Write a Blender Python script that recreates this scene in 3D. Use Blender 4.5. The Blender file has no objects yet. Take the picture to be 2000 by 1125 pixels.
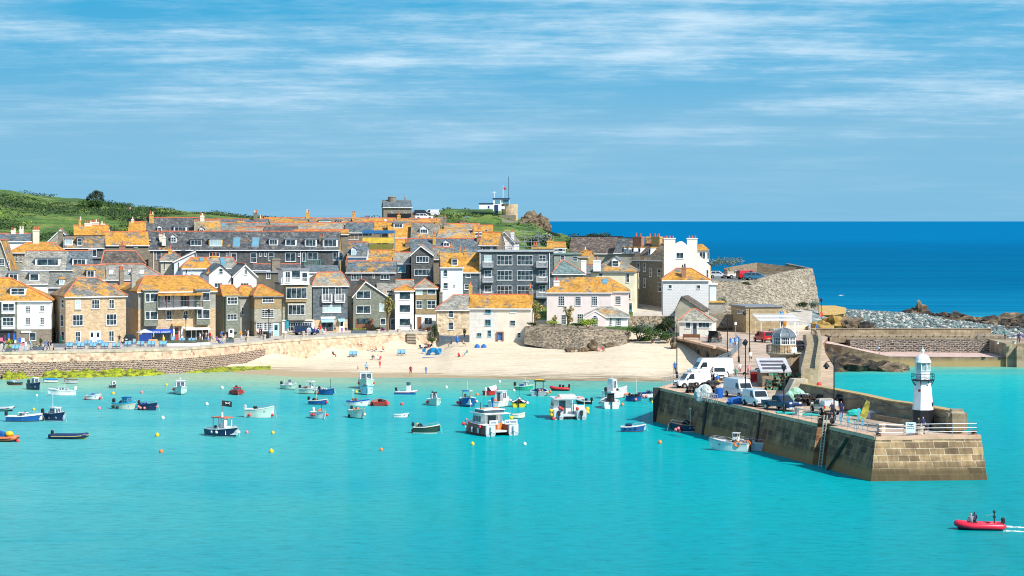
import bpy, bmesh, math, random
from mathutils import Vector, Matrix, noise
R=math.radians; PI=math.pi
random.seed(7)
SC=bpy.context.scene
COL=SC.collection
F=4400.0; H=25.0; HZ=430.0
# ---------------------------------------------------------------- camera
cd=bpy.data.cameras.new('camera'); cam=bpy.data.objects.new('camera',cd); COL.objects.link(cam)
cam.location=(0,0,H); cam.rotation_euler=(R(90),0,0)
cd.sensor_width=36; cd.lens=36*F/2000; cd.shift_y=-132.5/2000; cd.clip_start=1; cd.clip_end=60000
SC.camera=cam
def G(px,py,z=0.0):
    "point on the level z seen at photo pixel px,py"
    Y=F*(H-z)/(py-HZ); return ((px-1000)/F*Y,Y,z)
def PX(px,Y): return (px-1000)/F*Y
def PZ(py,Y): return H-(py-HZ)*Y/F
def lerp(a,b,t): return a+(b-a)*t
# ---------------------------------------------------------------- materials
MC={}
def nodes(name):
    m=bpy.data.materials.new(name); m.use_nodes=True
    nt=m.node_tree; b=nt.nodes['Principled BSDF']
    return m,nt,b
def N(nt,t,**k):
    n=nt.nodes.new('ShaderNode'+t)
    for a,v in k.items(): setattr(n,a,v)
    return n
def L(nt,a,b): nt.links.new(a,b)
def c4(c): return (c[0],c[1],c[2],1)
def mixc(nt,f,a,b,mode='MIX'):
    n=N(nt,'Mix',data_type='RGBA',blend_type=mode)
    for i,v in ((0,f),(6,a),(7,b)):
        if hasattr(v,'links'): L(nt,v,n.inputs[i])
        elif isinstance(v,(int,float)): n.inputs[i].default_value=v
        else: n.inputs[i].default_value=c4(v)
    return n.outputs[2]
def ramp(nt,fac,stops,interp='LINEAR'):
    n=N(nt,'ValToRGB'); cr=n.color_ramp; cr.interpolation=interp
    while len(cr.elements)<len(stops): cr.elements.new(.5)
    for e,(p,c) in zip(cr.elements,stops):
        e.position=p; e.color=c4(c) if not isinstance(c,(int,float)) else (c,c,c,1)
    L(nt,fac,n.inputs[0]); return n.outputs[0]
def noi(nt,vec,scale,detail=4,rough=.55,dim='3D'):
    n=N(nt,'TexNoise'); n.inputs['Scale'].default_value=scale; n.inputs['Detail'].default_value=detail; n.inputs['Roughness'].default_value=rough
    if vec is not None: L(nt,vec,n.inputs['Vector'])
    return n.outputs['Fac']
def mapv(nt,vec,sc=(1,1,1),loc=(0,0,0),rot=(0,0,0)):
    n=N(nt,'Mapping'); n.inputs['Scale'].default_value=sc; n.inputs['Location'].default_value=loc; n.inputs['Rotation'].default_value=rot
    L(nt,vec,n.inputs['Vector']); return n.outputs[0]
def objco(nt): return N(nt,'TexCoord').outputs['Object']
def wallco(nt):
    "x+y along the wall, z up"
    s=N(nt,'SeparateXYZ'); L(nt,objco(nt),s.inputs[0])
    a=N(nt,'Math',operation='ADD'); L(nt,s.outputs[0],a.inputs[0]); L(nt,s.outputs[1],a.inputs[1])
    c=N(nt,'CombineXYZ'); L(nt,a.outputs[0],c.inputs[0]); L(nt,s.outputs[2],c.inputs[1]); return c.outputs[0]
def bump(nt,b,h,st=.3,dist=.05):
    n=N(nt,'Bump'); n.inputs['Strength'].default_value=st; n.inputs['Distance'].default_value=dist
    L(nt,h,n.inputs['Height']); L(nt,n.outputs[0],b.inputs['Normal'])
def M(name,col,rough=.6,var=.12,scale=1.5,metal=0,bmp=0,spec=None):
    if name in MC: return MC[name]
    m,nt,b=nodes(name)
    b.inputs['Roughness'].default_value=rough; b.inputs['Metallic'].default_value=metal
    if spec is not None: b.inputs['Specular IOR Level'].default_value=spec
    if var>0:
        f=noi(nt,objco(nt),scale,5,.65)
        lo=tuple(x*(1-var*2) for x in col); hi=tuple(min(1,x*(1+var)) for x in col)
        L(nt,ramp(nt,f,[(.3,lo),(.6,hi)]),b.inputs['Base Color'])
        if bmp: bump(nt,b,f,bmp,.1)
    else: b.inputs['Base Color'].default_value=c4(col)
    MC[name]=m; return m
def brickmat(name,c1,c2,mort,bw=.5,bh=.22,ms=.02,rough=.85,stain=.35,stcol=(.1,.08,.06),bmp=.4,wsc=.35,wb=.12):
    if name in MC: return MC[name]
    m,nt,b=nodes(name); v=wallco(nt)
    wob=N(nt,'TexNoise'); wob.inputs['Scale'].default_value=1.6; L(nt,v,wob.inputs['Vector'])
    mx=N(nt,'Vector Math' if False else 'VectorMath',operation='MULTIPLY_ADD'); L(nt,wob.outputs['Color'],mx.inputs[0]); mx.inputs[1].default_value=(wb,wb,0); L(nt,v,mx.inputs[2])
    t=N(nt,'TexBrick'); L(nt,mx.outputs[0],t.inputs['Vector'])
    t.inputs['Color1'].default_value=c4(c1); t.inputs['Color2'].default_value=c4(c2); t.inputs['Mortar'].default_value=c4(mort)
    t.inputs['Scale'].default_value=1; t.inputs['Brick Width'].default_value=bw; t.inputs['Row Height'].default_value=bh; t.inputs['Mortar Size'].default_value=ms; t.inputs['Bias'].default_value=0
    f=noi(nt,v,wsc*4,6,.7); s=ramp(nt,f,[(.42,0),(.68,1)])
    ml=N(nt,'Math',operation='MULTIPLY'); L(nt,s,ml.inputs[0]); ml.inputs[1].default_value=stain
    c=mixc(nt,ml.outputs[0],t.outputs['Color'],stcol)
    f2=noi(nt,v,9,3,.6); c=mixc(nt,.35,c,ramp(nt,f2,[(.3,.25),(.7,1)]),'MULTIPLY')
    L(nt,c,b.inputs['Base Color']); b.inputs['Roughness'].default_value=rough; bump(nt,b,t.outputs['Fac'],-bmp,.03)
    MC[name]=m; return m
def rubble(name,cols,mort,scale=2.2,edge=.08,rough=.9,stain=None,zstain=None,bmp=.5):
    "random-stone masonry: voronoi cells with mortar between"
    if name in MC: return MC[name]
    m,nt,b=nodes(name); v=mapv(nt,objco(nt),(1,1,1.15))
    a=N(nt,'TexVoronoi'); a.inputs['Scale'].default_value=scale; L(nt,v,a.inputs['Vector'])
    e=N(nt,'TexVoronoi',feature='DISTANCE_TO_EDGE'); e.inputs['Scale'].default_value=scale; L(nt,v,e.inputs['Vector'])
    sp=N(nt,'SeparateColor'); L(nt,a.outputs['Color'],sp.inputs[0])
    c=ramp(nt,sp.outputs[0],[(i/(len(cols)-1),x) for i,x in enumerate(cols)])
    ef=ramp(nt,e.outputs['Distance'],[(0,1),(edge,0)])
    c=mixc(nt,ef,c,mort)
    c=mixc(nt,.6,c,ramp(nt,noi(nt,objco(nt),.5,6,.75),[(.3,.45),(.6,1.1)]),'MULTIPLY')
    if stain:
        f=noi(nt,objco(nt),.35,6,.7); c=mixc(nt,ramp(nt,f,[(.4,0),(.62,.75)]),c,stain)
    if zstain:   # (colour, full below z, none above z)
        s=N(nt,'SeparateXYZ'); L(nt,objco(nt),s.inputs[0]); mr=N(nt,'MapRange'); L(nt,s.outputs[2],mr.inputs[0])
        mr.inputs[1].default_value=zstain[1]; mr.inputs[2].default_value=zstain[2]; mr.inputs[3].default_value=1; mr.inputs[4].default_value=0
        nn=noi(nt,objco(nt),1.2,4); ad=N(nt,'Math',operation='MULTIPLY'); L(nt,mr.outputs[0],ad.inputs[0]); L(nt,ramp(nt,nn,[(.35,.3),(.6,1)]),ad.inputs[1])
        c=mixc(nt,ad.outputs[0],c,zstain[0])
    L(nt,c,b.inputs['Base Color']); b.inputs['Roughness'].default_value=rough; bump(nt,b,e.outputs['Distance'],bmp,.08)
    MC[name]=m; return m
ORANGE=(.62,.29,.03); ORANGE2=(.82,.43,.08)
def roofmat(am,slate=(.19,.2,.19),key='',seed=0,li=None):
    "slates with lichen; am = share of the roof grown over"
    name='roof_%d_%s_%d'%(int(am*100),key,seed)
    if name in MC: return MC[name]
    m,nt,b=nodes(name); oc=objco(nt)
    v=mapv(nt,oc,(1,1,1),(seed*7.3,seed*3.1,seed))
    t=N(nt,'TexBrick'); L(nt,mapv(nt,wallco(nt),(1,1,1)),t.inputs['Vector'])
    d=tuple(x*.6 for x in slate); l=tuple(min(1,x*1.45) for x in slate)
    t.inputs['Color1'].default_value=c4(d); t.inputs['Color2'].default_value=c4(l); t.inputs['Mortar'].default_value=c4(tuple(x*.45 for x in slate))
    t.inputs['Scale'].default_value=1; t.inputs['Brick Width'].default_value=.42; t.inputs['Row Height'].default_value=.2; t.inputs['Mortar Size'].default_value=.02
    f=noi(nt,v,.34,7,.66)
    str_=noi(nt,mapv(nt,v,(2.2,2.2,.35)),1.0,5,.7)
    ad=N(nt,'Math',operation='ADD'); L(nt,f,ad.inputs[0]); 
    mm=N(nt,'Math',operation='MULTIPLY_ADD'); L(nt,str_,mm.inputs[0]); mm.inputs[1].default_value=.55; mm.inputs[2].default_value=-.275; L(nt,mm.outputs[0],ad.inputs[1])
    th=.70-am*.33
    fac=ramp(nt,ad.outputs[0],[(max(0,th-.05),0),(th+.06,1)])
    sp=noi(nt,v,5,5,.8)
    ml=N(nt,'Math',operation='MULTIPLY'); L(nt,fac,ml.inputs[0]); L(nt,ramp(nt,sp,[(.3,.45),(.48,1)]),ml.inputs[1])
    lic=li or (ORANGE,ORANGE2)
    lc=ramp(nt,noi(nt,v,1.7,5,.7),[(.3,tuple(x*.55 for x in lic[0])),(.47,lic[0]),(.66,lic[1])])
    pale=ramp(nt,noi(nt,mapv(nt,v,(1.6,1.6,.5),(9,0,0)),.9,6,.75),[(.5,0),(.66,.55)])
    base=mixc(nt,pale,t.outputs['Color'],(.42,.42,.36))
    c=mixc(nt,ml.outputs[0],base,lc)
    c=mixc(nt,.5,c,ramp(nt,noi(nt,v,14,3,.6),[(.3,.35),(.65,1)]),'MULTIPLY')
    c=mixc(nt,.8,c,ramp(nt,noi(nt,v,.55,5,.7),[(.33,.5),(.5,.9),(.65,1.1)]),'MULTIPLY')
    L(nt,c,b.inputs['Base Color']); b.inputs['Roughness'].default_value=.75; bump(nt,b,t.outputs['Fac'],-.3,.03)
    MC[name]=m; return m
WHITE=M('white_render',(.8,.79,.77),.8,.07,.5)
CREAM=M('cream_render',(.78,.7,.58),.8,.06,.4)
PINK=M('pink_render',(.8,.69,.66),.8,.05,.4)
PALEB=M('pale_blue_render',(.6,.68,.76),.8,.06,.4)
GREYR=M('grey_render',(.34,.33,.29),.85,.15,.6)
BEIGE=M('beige_render',(.45,.41,.31),.85,.12,.6)
FRAME=M('window_white',(.82,.82,.82),.45,0)
BLUEF=M('window_blue',(.16,.42,.55),.5,0)
TERR=M('terracotta',(.62,.17,.08),.8,.2,3)
POT=M('chimney_pot_clay',(.5,.13,.06),.8,.2,6)
LEAD=M('lead_grey',(.2,.22,.24),.6,.15,2)
WOOD=M('brown_wood',(.2,.09,.04),.6,.2,4)
REDW=M('red_door',(.35,.04,.03),.5,.1,3)
BLACK=M('black_metal',(.012,.012,.014),.45,0)
GALV=M('galvanised_steel',(.42,.46,.5),.4,.1,5,.6)
STONE=brickmat('tan_granite',(.52,.36,.2),(.74,.56,.35),(.62,.5,.35),.5,.24,.022,stain=.3,stcol=(.27,.15,.07))
STONE2=brickmat('brown_granite',(.2,.14,.09),(.4,.3,.19),(.36,.3,.22),.42,.24,.03,stain=.4,stcol=(.08,.06,.045))
STGREY=brickmat('grey_granite',(.2,.17,.13),(.34,.28,.2),(.28,.25,.2),.45,.24,.03,stain=.3)
SLATEW=brickmat('hung_slate_blue',(.07,.1,.125),(.17,.21,.24),(.04,.055,.07),.36,.24,.015,stain=.3,stcol=(.2,.22,.2))
SLATEG=brickmat('hung_slate_green',(.15,.18,.15),(.27,.3,.24),(.12,.13,.11),.36,.24,.015,stain=.35,stcol=(.3,.29,.22))
SLATEP=brickmat('hung_slate_pale',(.32,.33,.27),(.5,.49,.4),(.26,.26,.22),.36,.24,.012,stain=.3,stcol=(.36,.28,.12))
SLATEO=brickmat('hung_slate_lichen',(.24,.22,.15),(.4,.34,.2),(.2,.17,.1),.36,.24,.012,stain=.75,stcol=(.55,.27,.05))
SLATED=brickmat('hung_slate_dark',(.08,.085,.09),(.17,.18,.18),(.05,.05,.05),.36,.24,.015,stain=.2,stcol=(.12,.12,.1))
BRICK=brickmat('red_brick',(.4,.13,.07),(.52,.2,.1),(.4,.3,.22),.23,.09,.012)
WSTONE=brickmat('white_painted_stone',(.78,.78,.77),(.84,.84,.83),(.62,.62,.61),.6,.3,.03,stain=.12,stcol=(.5,.48,.42),bmp=1)
OSTONE=brickmat('ochre_stone',(.5,.32,.1),(.6,.44,.2),(.45,.36,.2),.4,.2,.02,stain=.55,stcol=(.62,.32,.05))
def glassmat():
    m,nt,b=nodes('window_glass')
    L(nt,ramp(nt,noi(nt,objco(nt),1.1,2),[(.35,(.008,.012,.018)),(.5,(.03,.05,.065)),(.7,(.12,.16,.17))]),b.inputs['Base Color'])
    b.inputs['Roughness'].default_value=.08; b.inputs['Specular IOR Level'].default_value=.6; return m
GLASS=glassmat()
CURT=M('glass_with_blind',(.42,.55,.55),.35,.15,1)
GLBLUE=M('glass_blue',(.12,.3,.4),.1,.1,1)
# ---------------------------------------------------------------- mesh builder
class MB:
    def __init__(s): s.v=[]; s.f=[]; s.m=[]; s.x=Matrix(); s.sm=False
    def add(s,vs,fs,mi=0):
        o=len(s.v); s.v+=[tuple(s.x@Vector(p)) for p in vs]; s.f+=[tuple(i+o for i in f) for f in fs]; s.m+=[mi]*len(fs); return s
    def box(s,x0,x1,y0,y1,z0,z1,mi=0):
        return s.add([(x0,y0,z0),(x1,y0,z0),(x1,y1,z0),(x0,y1,z0),(x0,y0,z1),(x1,y0,z1),(x1,y1,z1),(x0,y1,z1)],
              [(0,3,2,1),(4,5,6,7),(0,1,5,4),(1,2,6,5),(2,3,7,6),(3,0,4,7)],mi)
    def prism(s,poly,z0,z1,mi=0,top=None):
        "poly CCW in xy; z0/z1 numbers or lists; top = mat of top"
        n=len(poly); Z0=z0 if isinstance(z0,(list,tuple)) else [z0]*n; Z1=z1 if isinstance(z1,(list,tuple)) else [z1]*n
        vs=[(p[0],p[1],z) for p,z in zip(poly,Z0)]+[(p[0],p[1],z) for p,z in zip(poly,Z1)]
        s.add(vs,[(i,(i+1)%n,n+(i+1)%n,n+i) for i in range(n)]+[tuple(range(n))[::-1]],mi)
        o=len(s.v)-2*n; s.f.append(tuple(o+n+i for i in range(n))); s.m.append(mi if top is None else top); return s
    def extr(s,poly,y0,y1,mi=0,ax='y'):
        "poly in x,z extruded along y (or y,z along x)"
        n=len(poly)
        q=(lambda p,w:(p[0],w,p[1])) if ax=='y' else (lambda p,w:(w,p[0],p[1]))
        return s.add([q(p,y0) for p in poly]+[q(p,y1) for p in poly],[tuple(range(n)),tuple(range(n,2*n))[::-1]]+[(i,n+i,n+(i+1)%n,(i+1)%n) for i in range(n)],mi)
    def tube(s,pts,r,n=6,mi=0,cap=True):
        pts=[Vector(p) for p in pts]; rs=r if isinstance(r,(list,tuple)) else [r]*len(pts); vs=[]
        for i,p in enumerate(pts):
            d=(pts[min(i+1,len(pts)-1)]-pts[max(i-1,0)]).normalized()
            u=d.cross(Vector((0,0,1))); u=Vector((1,0,0)) if u.length<.05 else u.normalized(); w=d.cross(u)
            vs+=[p+rs[i]*(u*math.cos(2*PI*k/n)+w*math.sin(2*PI*k/n)) for k in range(n)]
        fs=[(i*n+k,i*n+(k+1)%n,(i+1)*n+(k+1)%n,(i+1)*n+k) for i in range(len(pts)-1) for k in range(n)]
        if cap: fs+=[tuple(range(n))[::-1],tuple(range((len(pts)-1)*n,len(pts)*n))]
        return s.add(vs,fs,mi)
    def lathe(s,prof,n=12,c=(0,0,0),mi=0,ph=0):
        vs=[(c[0]+r*math.cos(2*PI*k/n+ph),c[1]+r*math.sin(2*PI*k/n+ph),c[2]+z) for r,z in prof for k in range(n)]
        fs=[(i*n+k,i*n+(k+1)%n,(i+1)*n+(k+1)%n,(i+1)*n+k) for i in range(len(prof)-1) for k in range(n)]
        fs+=[tuple(range(n))[::-1],tuple(range((len(prof)-1)*n,len(prof)*n))]
        return s.add(vs,fs,mi)
    def ball(s,c,r,n=8,mi=0,sq=(1,1,1)):
        k=n//2+1; return s.add([(c[0]+sq[0]*r*math.sin(PI*i/k)*math.cos(2*PI*j/n),c[1]+sq[1]*r*math.sin(PI*i/k)*math.sin(2*PI*j/n),c[2]-sq[2]*r*math.cos(PI*i/k)) for i in range(1,k) for j in range(n)]+[(c[0],c[1],c[2]-r*sq[2]),(c[0],c[1],c[2]+r*sq[2])],
          [(i*n+j,i*n+(j+1)%n,(i+1)*n+(j+1)%n,(i+1)*n+j) for i in range(k-2) for j in range(n)]+[((k-1)*n,(j+1)%n,j) for j in range(n)]+[((k-1)*n+1,(k-2)*n+j,(k-2)*n+(j+1)%n) for j in range(n)],mi)
    def grid(s,P,mi=0):
        "P rows of points"
        w=len(P[0]); return s.add([p for r in P for p in r],[(i*w+j,i*w+j+1,(i+1)*w+j+1,(i+1)*w+j) for i in range(len(P)-1) for j in range(w-1)],mi)
    def build(s,name,mats,parent=None,smooth=False,loc=None,rz=0,fixn=True):
        me=bpy.data.meshes.new(name); me.from_pydata(s.v,[],s.f)
        mats=mats if isinstance(mats,(list,tuple)) else [mats]
        for m in mats: me.materials.append(m)
        me.polygons.foreach_set('material_index',s.m)
        if fixn:
            bm=bmesh.new(); bm.from_mesh(me); bmesh.ops.recalc_face_normals(bm,faces=bm.faces); bm.to_mesh(me); bm.free()
        if smooth: me.polygons.foreach_set('use_smooth',[True]*len(me.polygons))
        o=bpy.data.objects.new(name,me); COL.objects.link(o)
        if parent: o.parent=parent
        if loc: o.location=loc
        o.rotation_euler.z=rz
        return o
def tag(o,lab=None,cat=None,group=None,kind=None):
    if lab: o['label']=lab
    if cat: o['category']=cat
    if group: o['group']=group
    if kind: o['kind']=kind
    return o
def empty(name,lab,cat,loc=(0,0,0),rz=0,group=None):
    o=bpy.data.objects.new(name,None); COL.objects.link(o); o.location=loc; o.rotation_euler.z=rz; o.empty_display_size=.3
    return tag(o,lab,cat,group)
def kids(o): return [c for c in COL.objects if c.parent==o]
def copy_tree(o,parent=None,loc=None,rz=None,lab=None):
    c=o.copy(); COL.objects.link(c); c.parent=parent
    if loc is not None: c.location=loc
    if rz is not None: c.rotation_euler.z=rz
    if lab: c['label']=lab
    for ch in o.children: copy_tree(ch,c)
    return c
def fbm(x,y,z=0,o=4):
    return noise.fractal(Vector((x,y,z)),1,2,o)
# ---------------------------------------------------------------- light and sky
w=bpy.data.worlds.new('World'); SC.world=w; w.use_nodes=True; nt=w.node_tree; bg=nt.nodes['Background']
SUN=Vector((.62,-.60,.80)).normalized()
el=math.asin(SUN.z); az=math.atan2(SUN.x,SUN.y)
sky=N(nt,'TexSky',sky_type='NISHITA'); sky.sun_disc=False; sky.sun_elevation=el; sky.sun_rotation=az; sky.air_density=1; sky.dust_density=.2; sky.ozone_density=3
tc=N(nt,'TexCoord'); sep=N(nt,'SeparateXYZ'); L(nt,tc.outputs['Generated'],sep.inputs[0])
# deepen the pale band near the horizon to the photograph's clean blue
elev=N(nt,'MapRange'); L(nt,sep.outputs[2],elev.inputs[0]); elev.inputs[1].default_value=0; elev.inputs[2].default_value=.13
grad=ramp(nt,elev.outputs[0],[(0,(1.24,2.92,4.25)),(.32,(1.3,2.95,4.25)),(.55,(.6,2.58,4.2)),(.8,(.28,2.36,4.1)),(1,(.2,2.15,4.0))])
hi=N(nt,'MapRange'); L(nt,sep.outputs[2],hi.inputs[0]); hi.inputs[1].default_value=.13; hi.inputs[2].default_value=.5
col=mixc(nt,hi.outputs[0],grad,sky.outputs[0])
# cirrus: streaks on a flat layer high above, so they crowd together towards the horizon
den=N(nt,'Math',operation='ADD'); L(nt,sep.outputs[2],den.inputs[0]); den.inputs[1].default_value=.075
vd=N(nt,'VectorMath',operation='DIVIDE'); L(nt,tc.outputs['Generated'],vd.inputs[0]); cmb=N(nt,'CombineXYZ'); [L(nt,den.outputs[0],cmb.inputs[i]) for i in range(3)]; L(nt,cmb.outputs[0],vd.inputs[1])
v1=mapv(nt,vd.outputs[0],(.75,.62,0),(3.1,.4,0),(0,0,R(5)))
n1=noi(nt,v1,1.05,12,.66)
v2=mapv(nt,vd.outputs[0],(.5,1.7,0),(1,7,0),(0,0,R(-3)))
n2=noi(nt,v2,1.9,12,.74)
pr=N(nt,'Math',operation='MULTIPLY_ADD'); L(nt,n2,pr.inputs[0]); pr.inputs[1].default_value=.5; L(nt,n1,pr.inputs[2])
cl=ramp(nt,pr.outputs[0],[(.67,0),(.76,.16),(.83,.45),(.93,.9)])
fade=N(nt,'MapRange'); L(nt,sep.outputs[2],fade.inputs[0]); fade.inputs[1].default_value=.022; fade.inputs[2].default_value=.055; fade.inputs[3].default_value=.15; fade.inputs[4].default_value=1
cm=N(nt,'Math',operation='MULTIPLY'); L(nt,cl,cm.inputs[0]); L(nt,fade.outputs[0],cm.inputs[1])
col=mixc(nt,cm.outputs[0],col,(3.5,4.7,5.6))
L(nt,col,bg.inputs[0]); bg.inputs[1].default_value=.135
sd=bpy.data.lights.new('sun','SUN'); sd.energy=4.6; sd.angle=R(.5); sd.color=(1,.95,.87)
so=bpy.data.objects.new('sun',sd); COL.objects.link(so); so.rotation_euler=SUN.to_track_quat('Z','Y').to_euler(); so.location=(50,-50,100)
vs=SC.view_settings; vs.view_transform='Standard'; vs.look='None'; vs.exposure=.4; vs.gamma=1
SC.cycles.max_bounces=5; SC.cycles.filter_width=1.05; SC.cycles.caustics_reflective=False; SC.cycles.caustics_refractive=False
# ---------------------------------------------------------------- water
def watermat():
    m,nt,b=nodes('sea_water'); g=N(nt,'NewGeometry'); s=N(nt,'SeparateXYZ'); L(nt,g.outputs['Position'],s.inputs[0])
    P=g.outputs['Position']
    big=noi(nt,mapv(nt,P,(.012,.022,0)),1,5,.6)
    # harbour: turquoise, greener and paler over the sand towards the beach
    wob=N(nt,'Math',operation='MULTIPLY_ADD'); L(nt,noi(nt,mapv(nt,P,(.03,.12,0)),1,5,.6),wob.inputs[0]); wob.inputs[1].default_value=36; rs=N(nt,'MapRange'); L(nt,s.outputs[0],rs.inputs[0]); rs.inputs[1].default_value=30; rs.inputs[2].default_value=44; rs.inputs[3].default_value=0; rs.inputs[4].default_value=-42; sa=N(nt,'Math',operation='ADD'); L(nt,s.outputs[1],sa.inputs[0]); L(nt,rs.outputs[0],sa.inputs[1]); L(nt,sa.outputs[0],wob.inputs[2])
    mr=N(nt,'MapRange'); L(nt,wob.outputs[0],mr.inputs[0]); mr.inputs[1].default_value=158; mr.inputs[2].default_value=383
    hb=ramp(nt,mr.outputs[0],[(0,(.0,.25,.27)),(.3,(.0,.315,.34)),(.62,(.0,.36,.38)),(.79,(.02,.42,.40)),(.85,(.1,.42,.32)),(.91,(.24,.42,.25)),(1,(.36,.38,.2))])
    # left part of the harbour is paler
    ml=N(nt,'MapRange'); L(nt,s.outputs[0],ml.inputs[0]); ml.inputs[1].default_value=-60; ml.inputs[2].default_value=-3; ml.inputs[3].default_value=.45; ml.inputs[4].default_value=0
    hb=mixc(nt,ml.outputs[0],hb,(.26,.52,.47))
    dk=ramp(nt,big,[(.40,0),(.62,.45)]); hb=mixc(nt,dk,hb,(.0,.28,.36))
    st=ramp(nt,noi(nt,mapv(nt,P,(.05,.35,0)),1,6,.7),[(.52,0),(.70,.35)]); hb=mixc(nt,st,hb,(.0,.29,.35))
    # open sea
    sr=N(nt,'MapRange'); L(nt,s.outputs[1],sr.inputs[0]); sr.inputs[1].default_value=560; sr.inputs[2].default_value=3000
    se=ramp(nt,sr.outputs[0],[(0,(.02,.3,.42)),(.03,(.004,.2,.36)),(.12,(.0,.125,.26)),(.5,(.0,.115,.26)),(1,(.0,.16,.36))])
    cs=ramp(nt,noi(nt,mapv(nt,P,(.0012,.012,0)),1,7,.65),[(.45,0),(.62,.35)]); se=mixc(nt,cs,se,(.0,.17,.31)); cs2=ramp(nt,noi(nt,mapv(nt,P,(.006,.07,0)),1,8,.75),[(.45,0),(.6,.5)]); se=mixc(nt,cs2,se,(.0,.075,.18))
    wr=N(nt,'MapRange'); L(nt,s.outputs[1],wr.inputs[0]); wr.inputs[1].default_value=420; wr.inputs[2].default_value=560
    c=mixc(nt,wr.outputs[0],hb,se)
    L(nt,c,b.inputs['Base Color'])
    b.inputs['Roughness'].default_value=.9; b.inputs['Specular IOR Level'].default_value=0
    w1=noi(nt,mapv(nt,P,(.55,1.0,1)),1.0,6,.65); w2=noi(nt,mapv(nt,P,(2.2,3.4,1)),1.0,4,.6)
    ad=N(nt,'Math',operation='MULTIPLY_ADD'); L(nt,w2,ad.inputs[0]); ad.inputs[1].default_value=.35; L(nt,w1,ad.inputs[2])
    bump(nt,b,ad.outputs[0],.7,.16)
    dkw=ramp(nt,ad.outputs[0],[(.5,.66),(.62,.92),(.78,1.1)]); c2=mixc(nt,.6,c,dkw,'MULTIPLY'); L(nt,c2,b.inputs['Base Color'])  # ripple shading put into the colour: troughs darker, crests lighter
    gl=N(nt,'BsdfGlossy'); gl.inputs['Roughness'].default_value=.07; ms=N(nt,'MixShader'); out=[n for n in nt.nodes if n.type=='OUTPUT_MATERIAL'][0]
    L(nt,b.inputs['Normal'].links[0].from_socket,gl.inputs['Normal']); L(nt,b.outputs[0],ms.inputs[1]); L(nt,gl.outputs[0],ms.inputs[2]); L(nt,ms.outputs[0],out.inputs[0])
    fr=N(nt,'MapRange'); L(nt,s.outputs[1],fr.inputs[0]); fr.inputs[1].default_value=350; fr.inputs[2].default_value=620; fr.inputs[3].default_value=.12; fr.inputs[4].default_value=.02; L(nt,fr.outputs[0],ms.inputs[0])
    return m
wm=MB(); wm.add([(-30000,-300,0),(30000,-300,0),(30000,45000,0),(-30000,45000,0)],[(0,1,2,3)])
tag(wm.build('water',watermat()),kind='structure')
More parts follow.
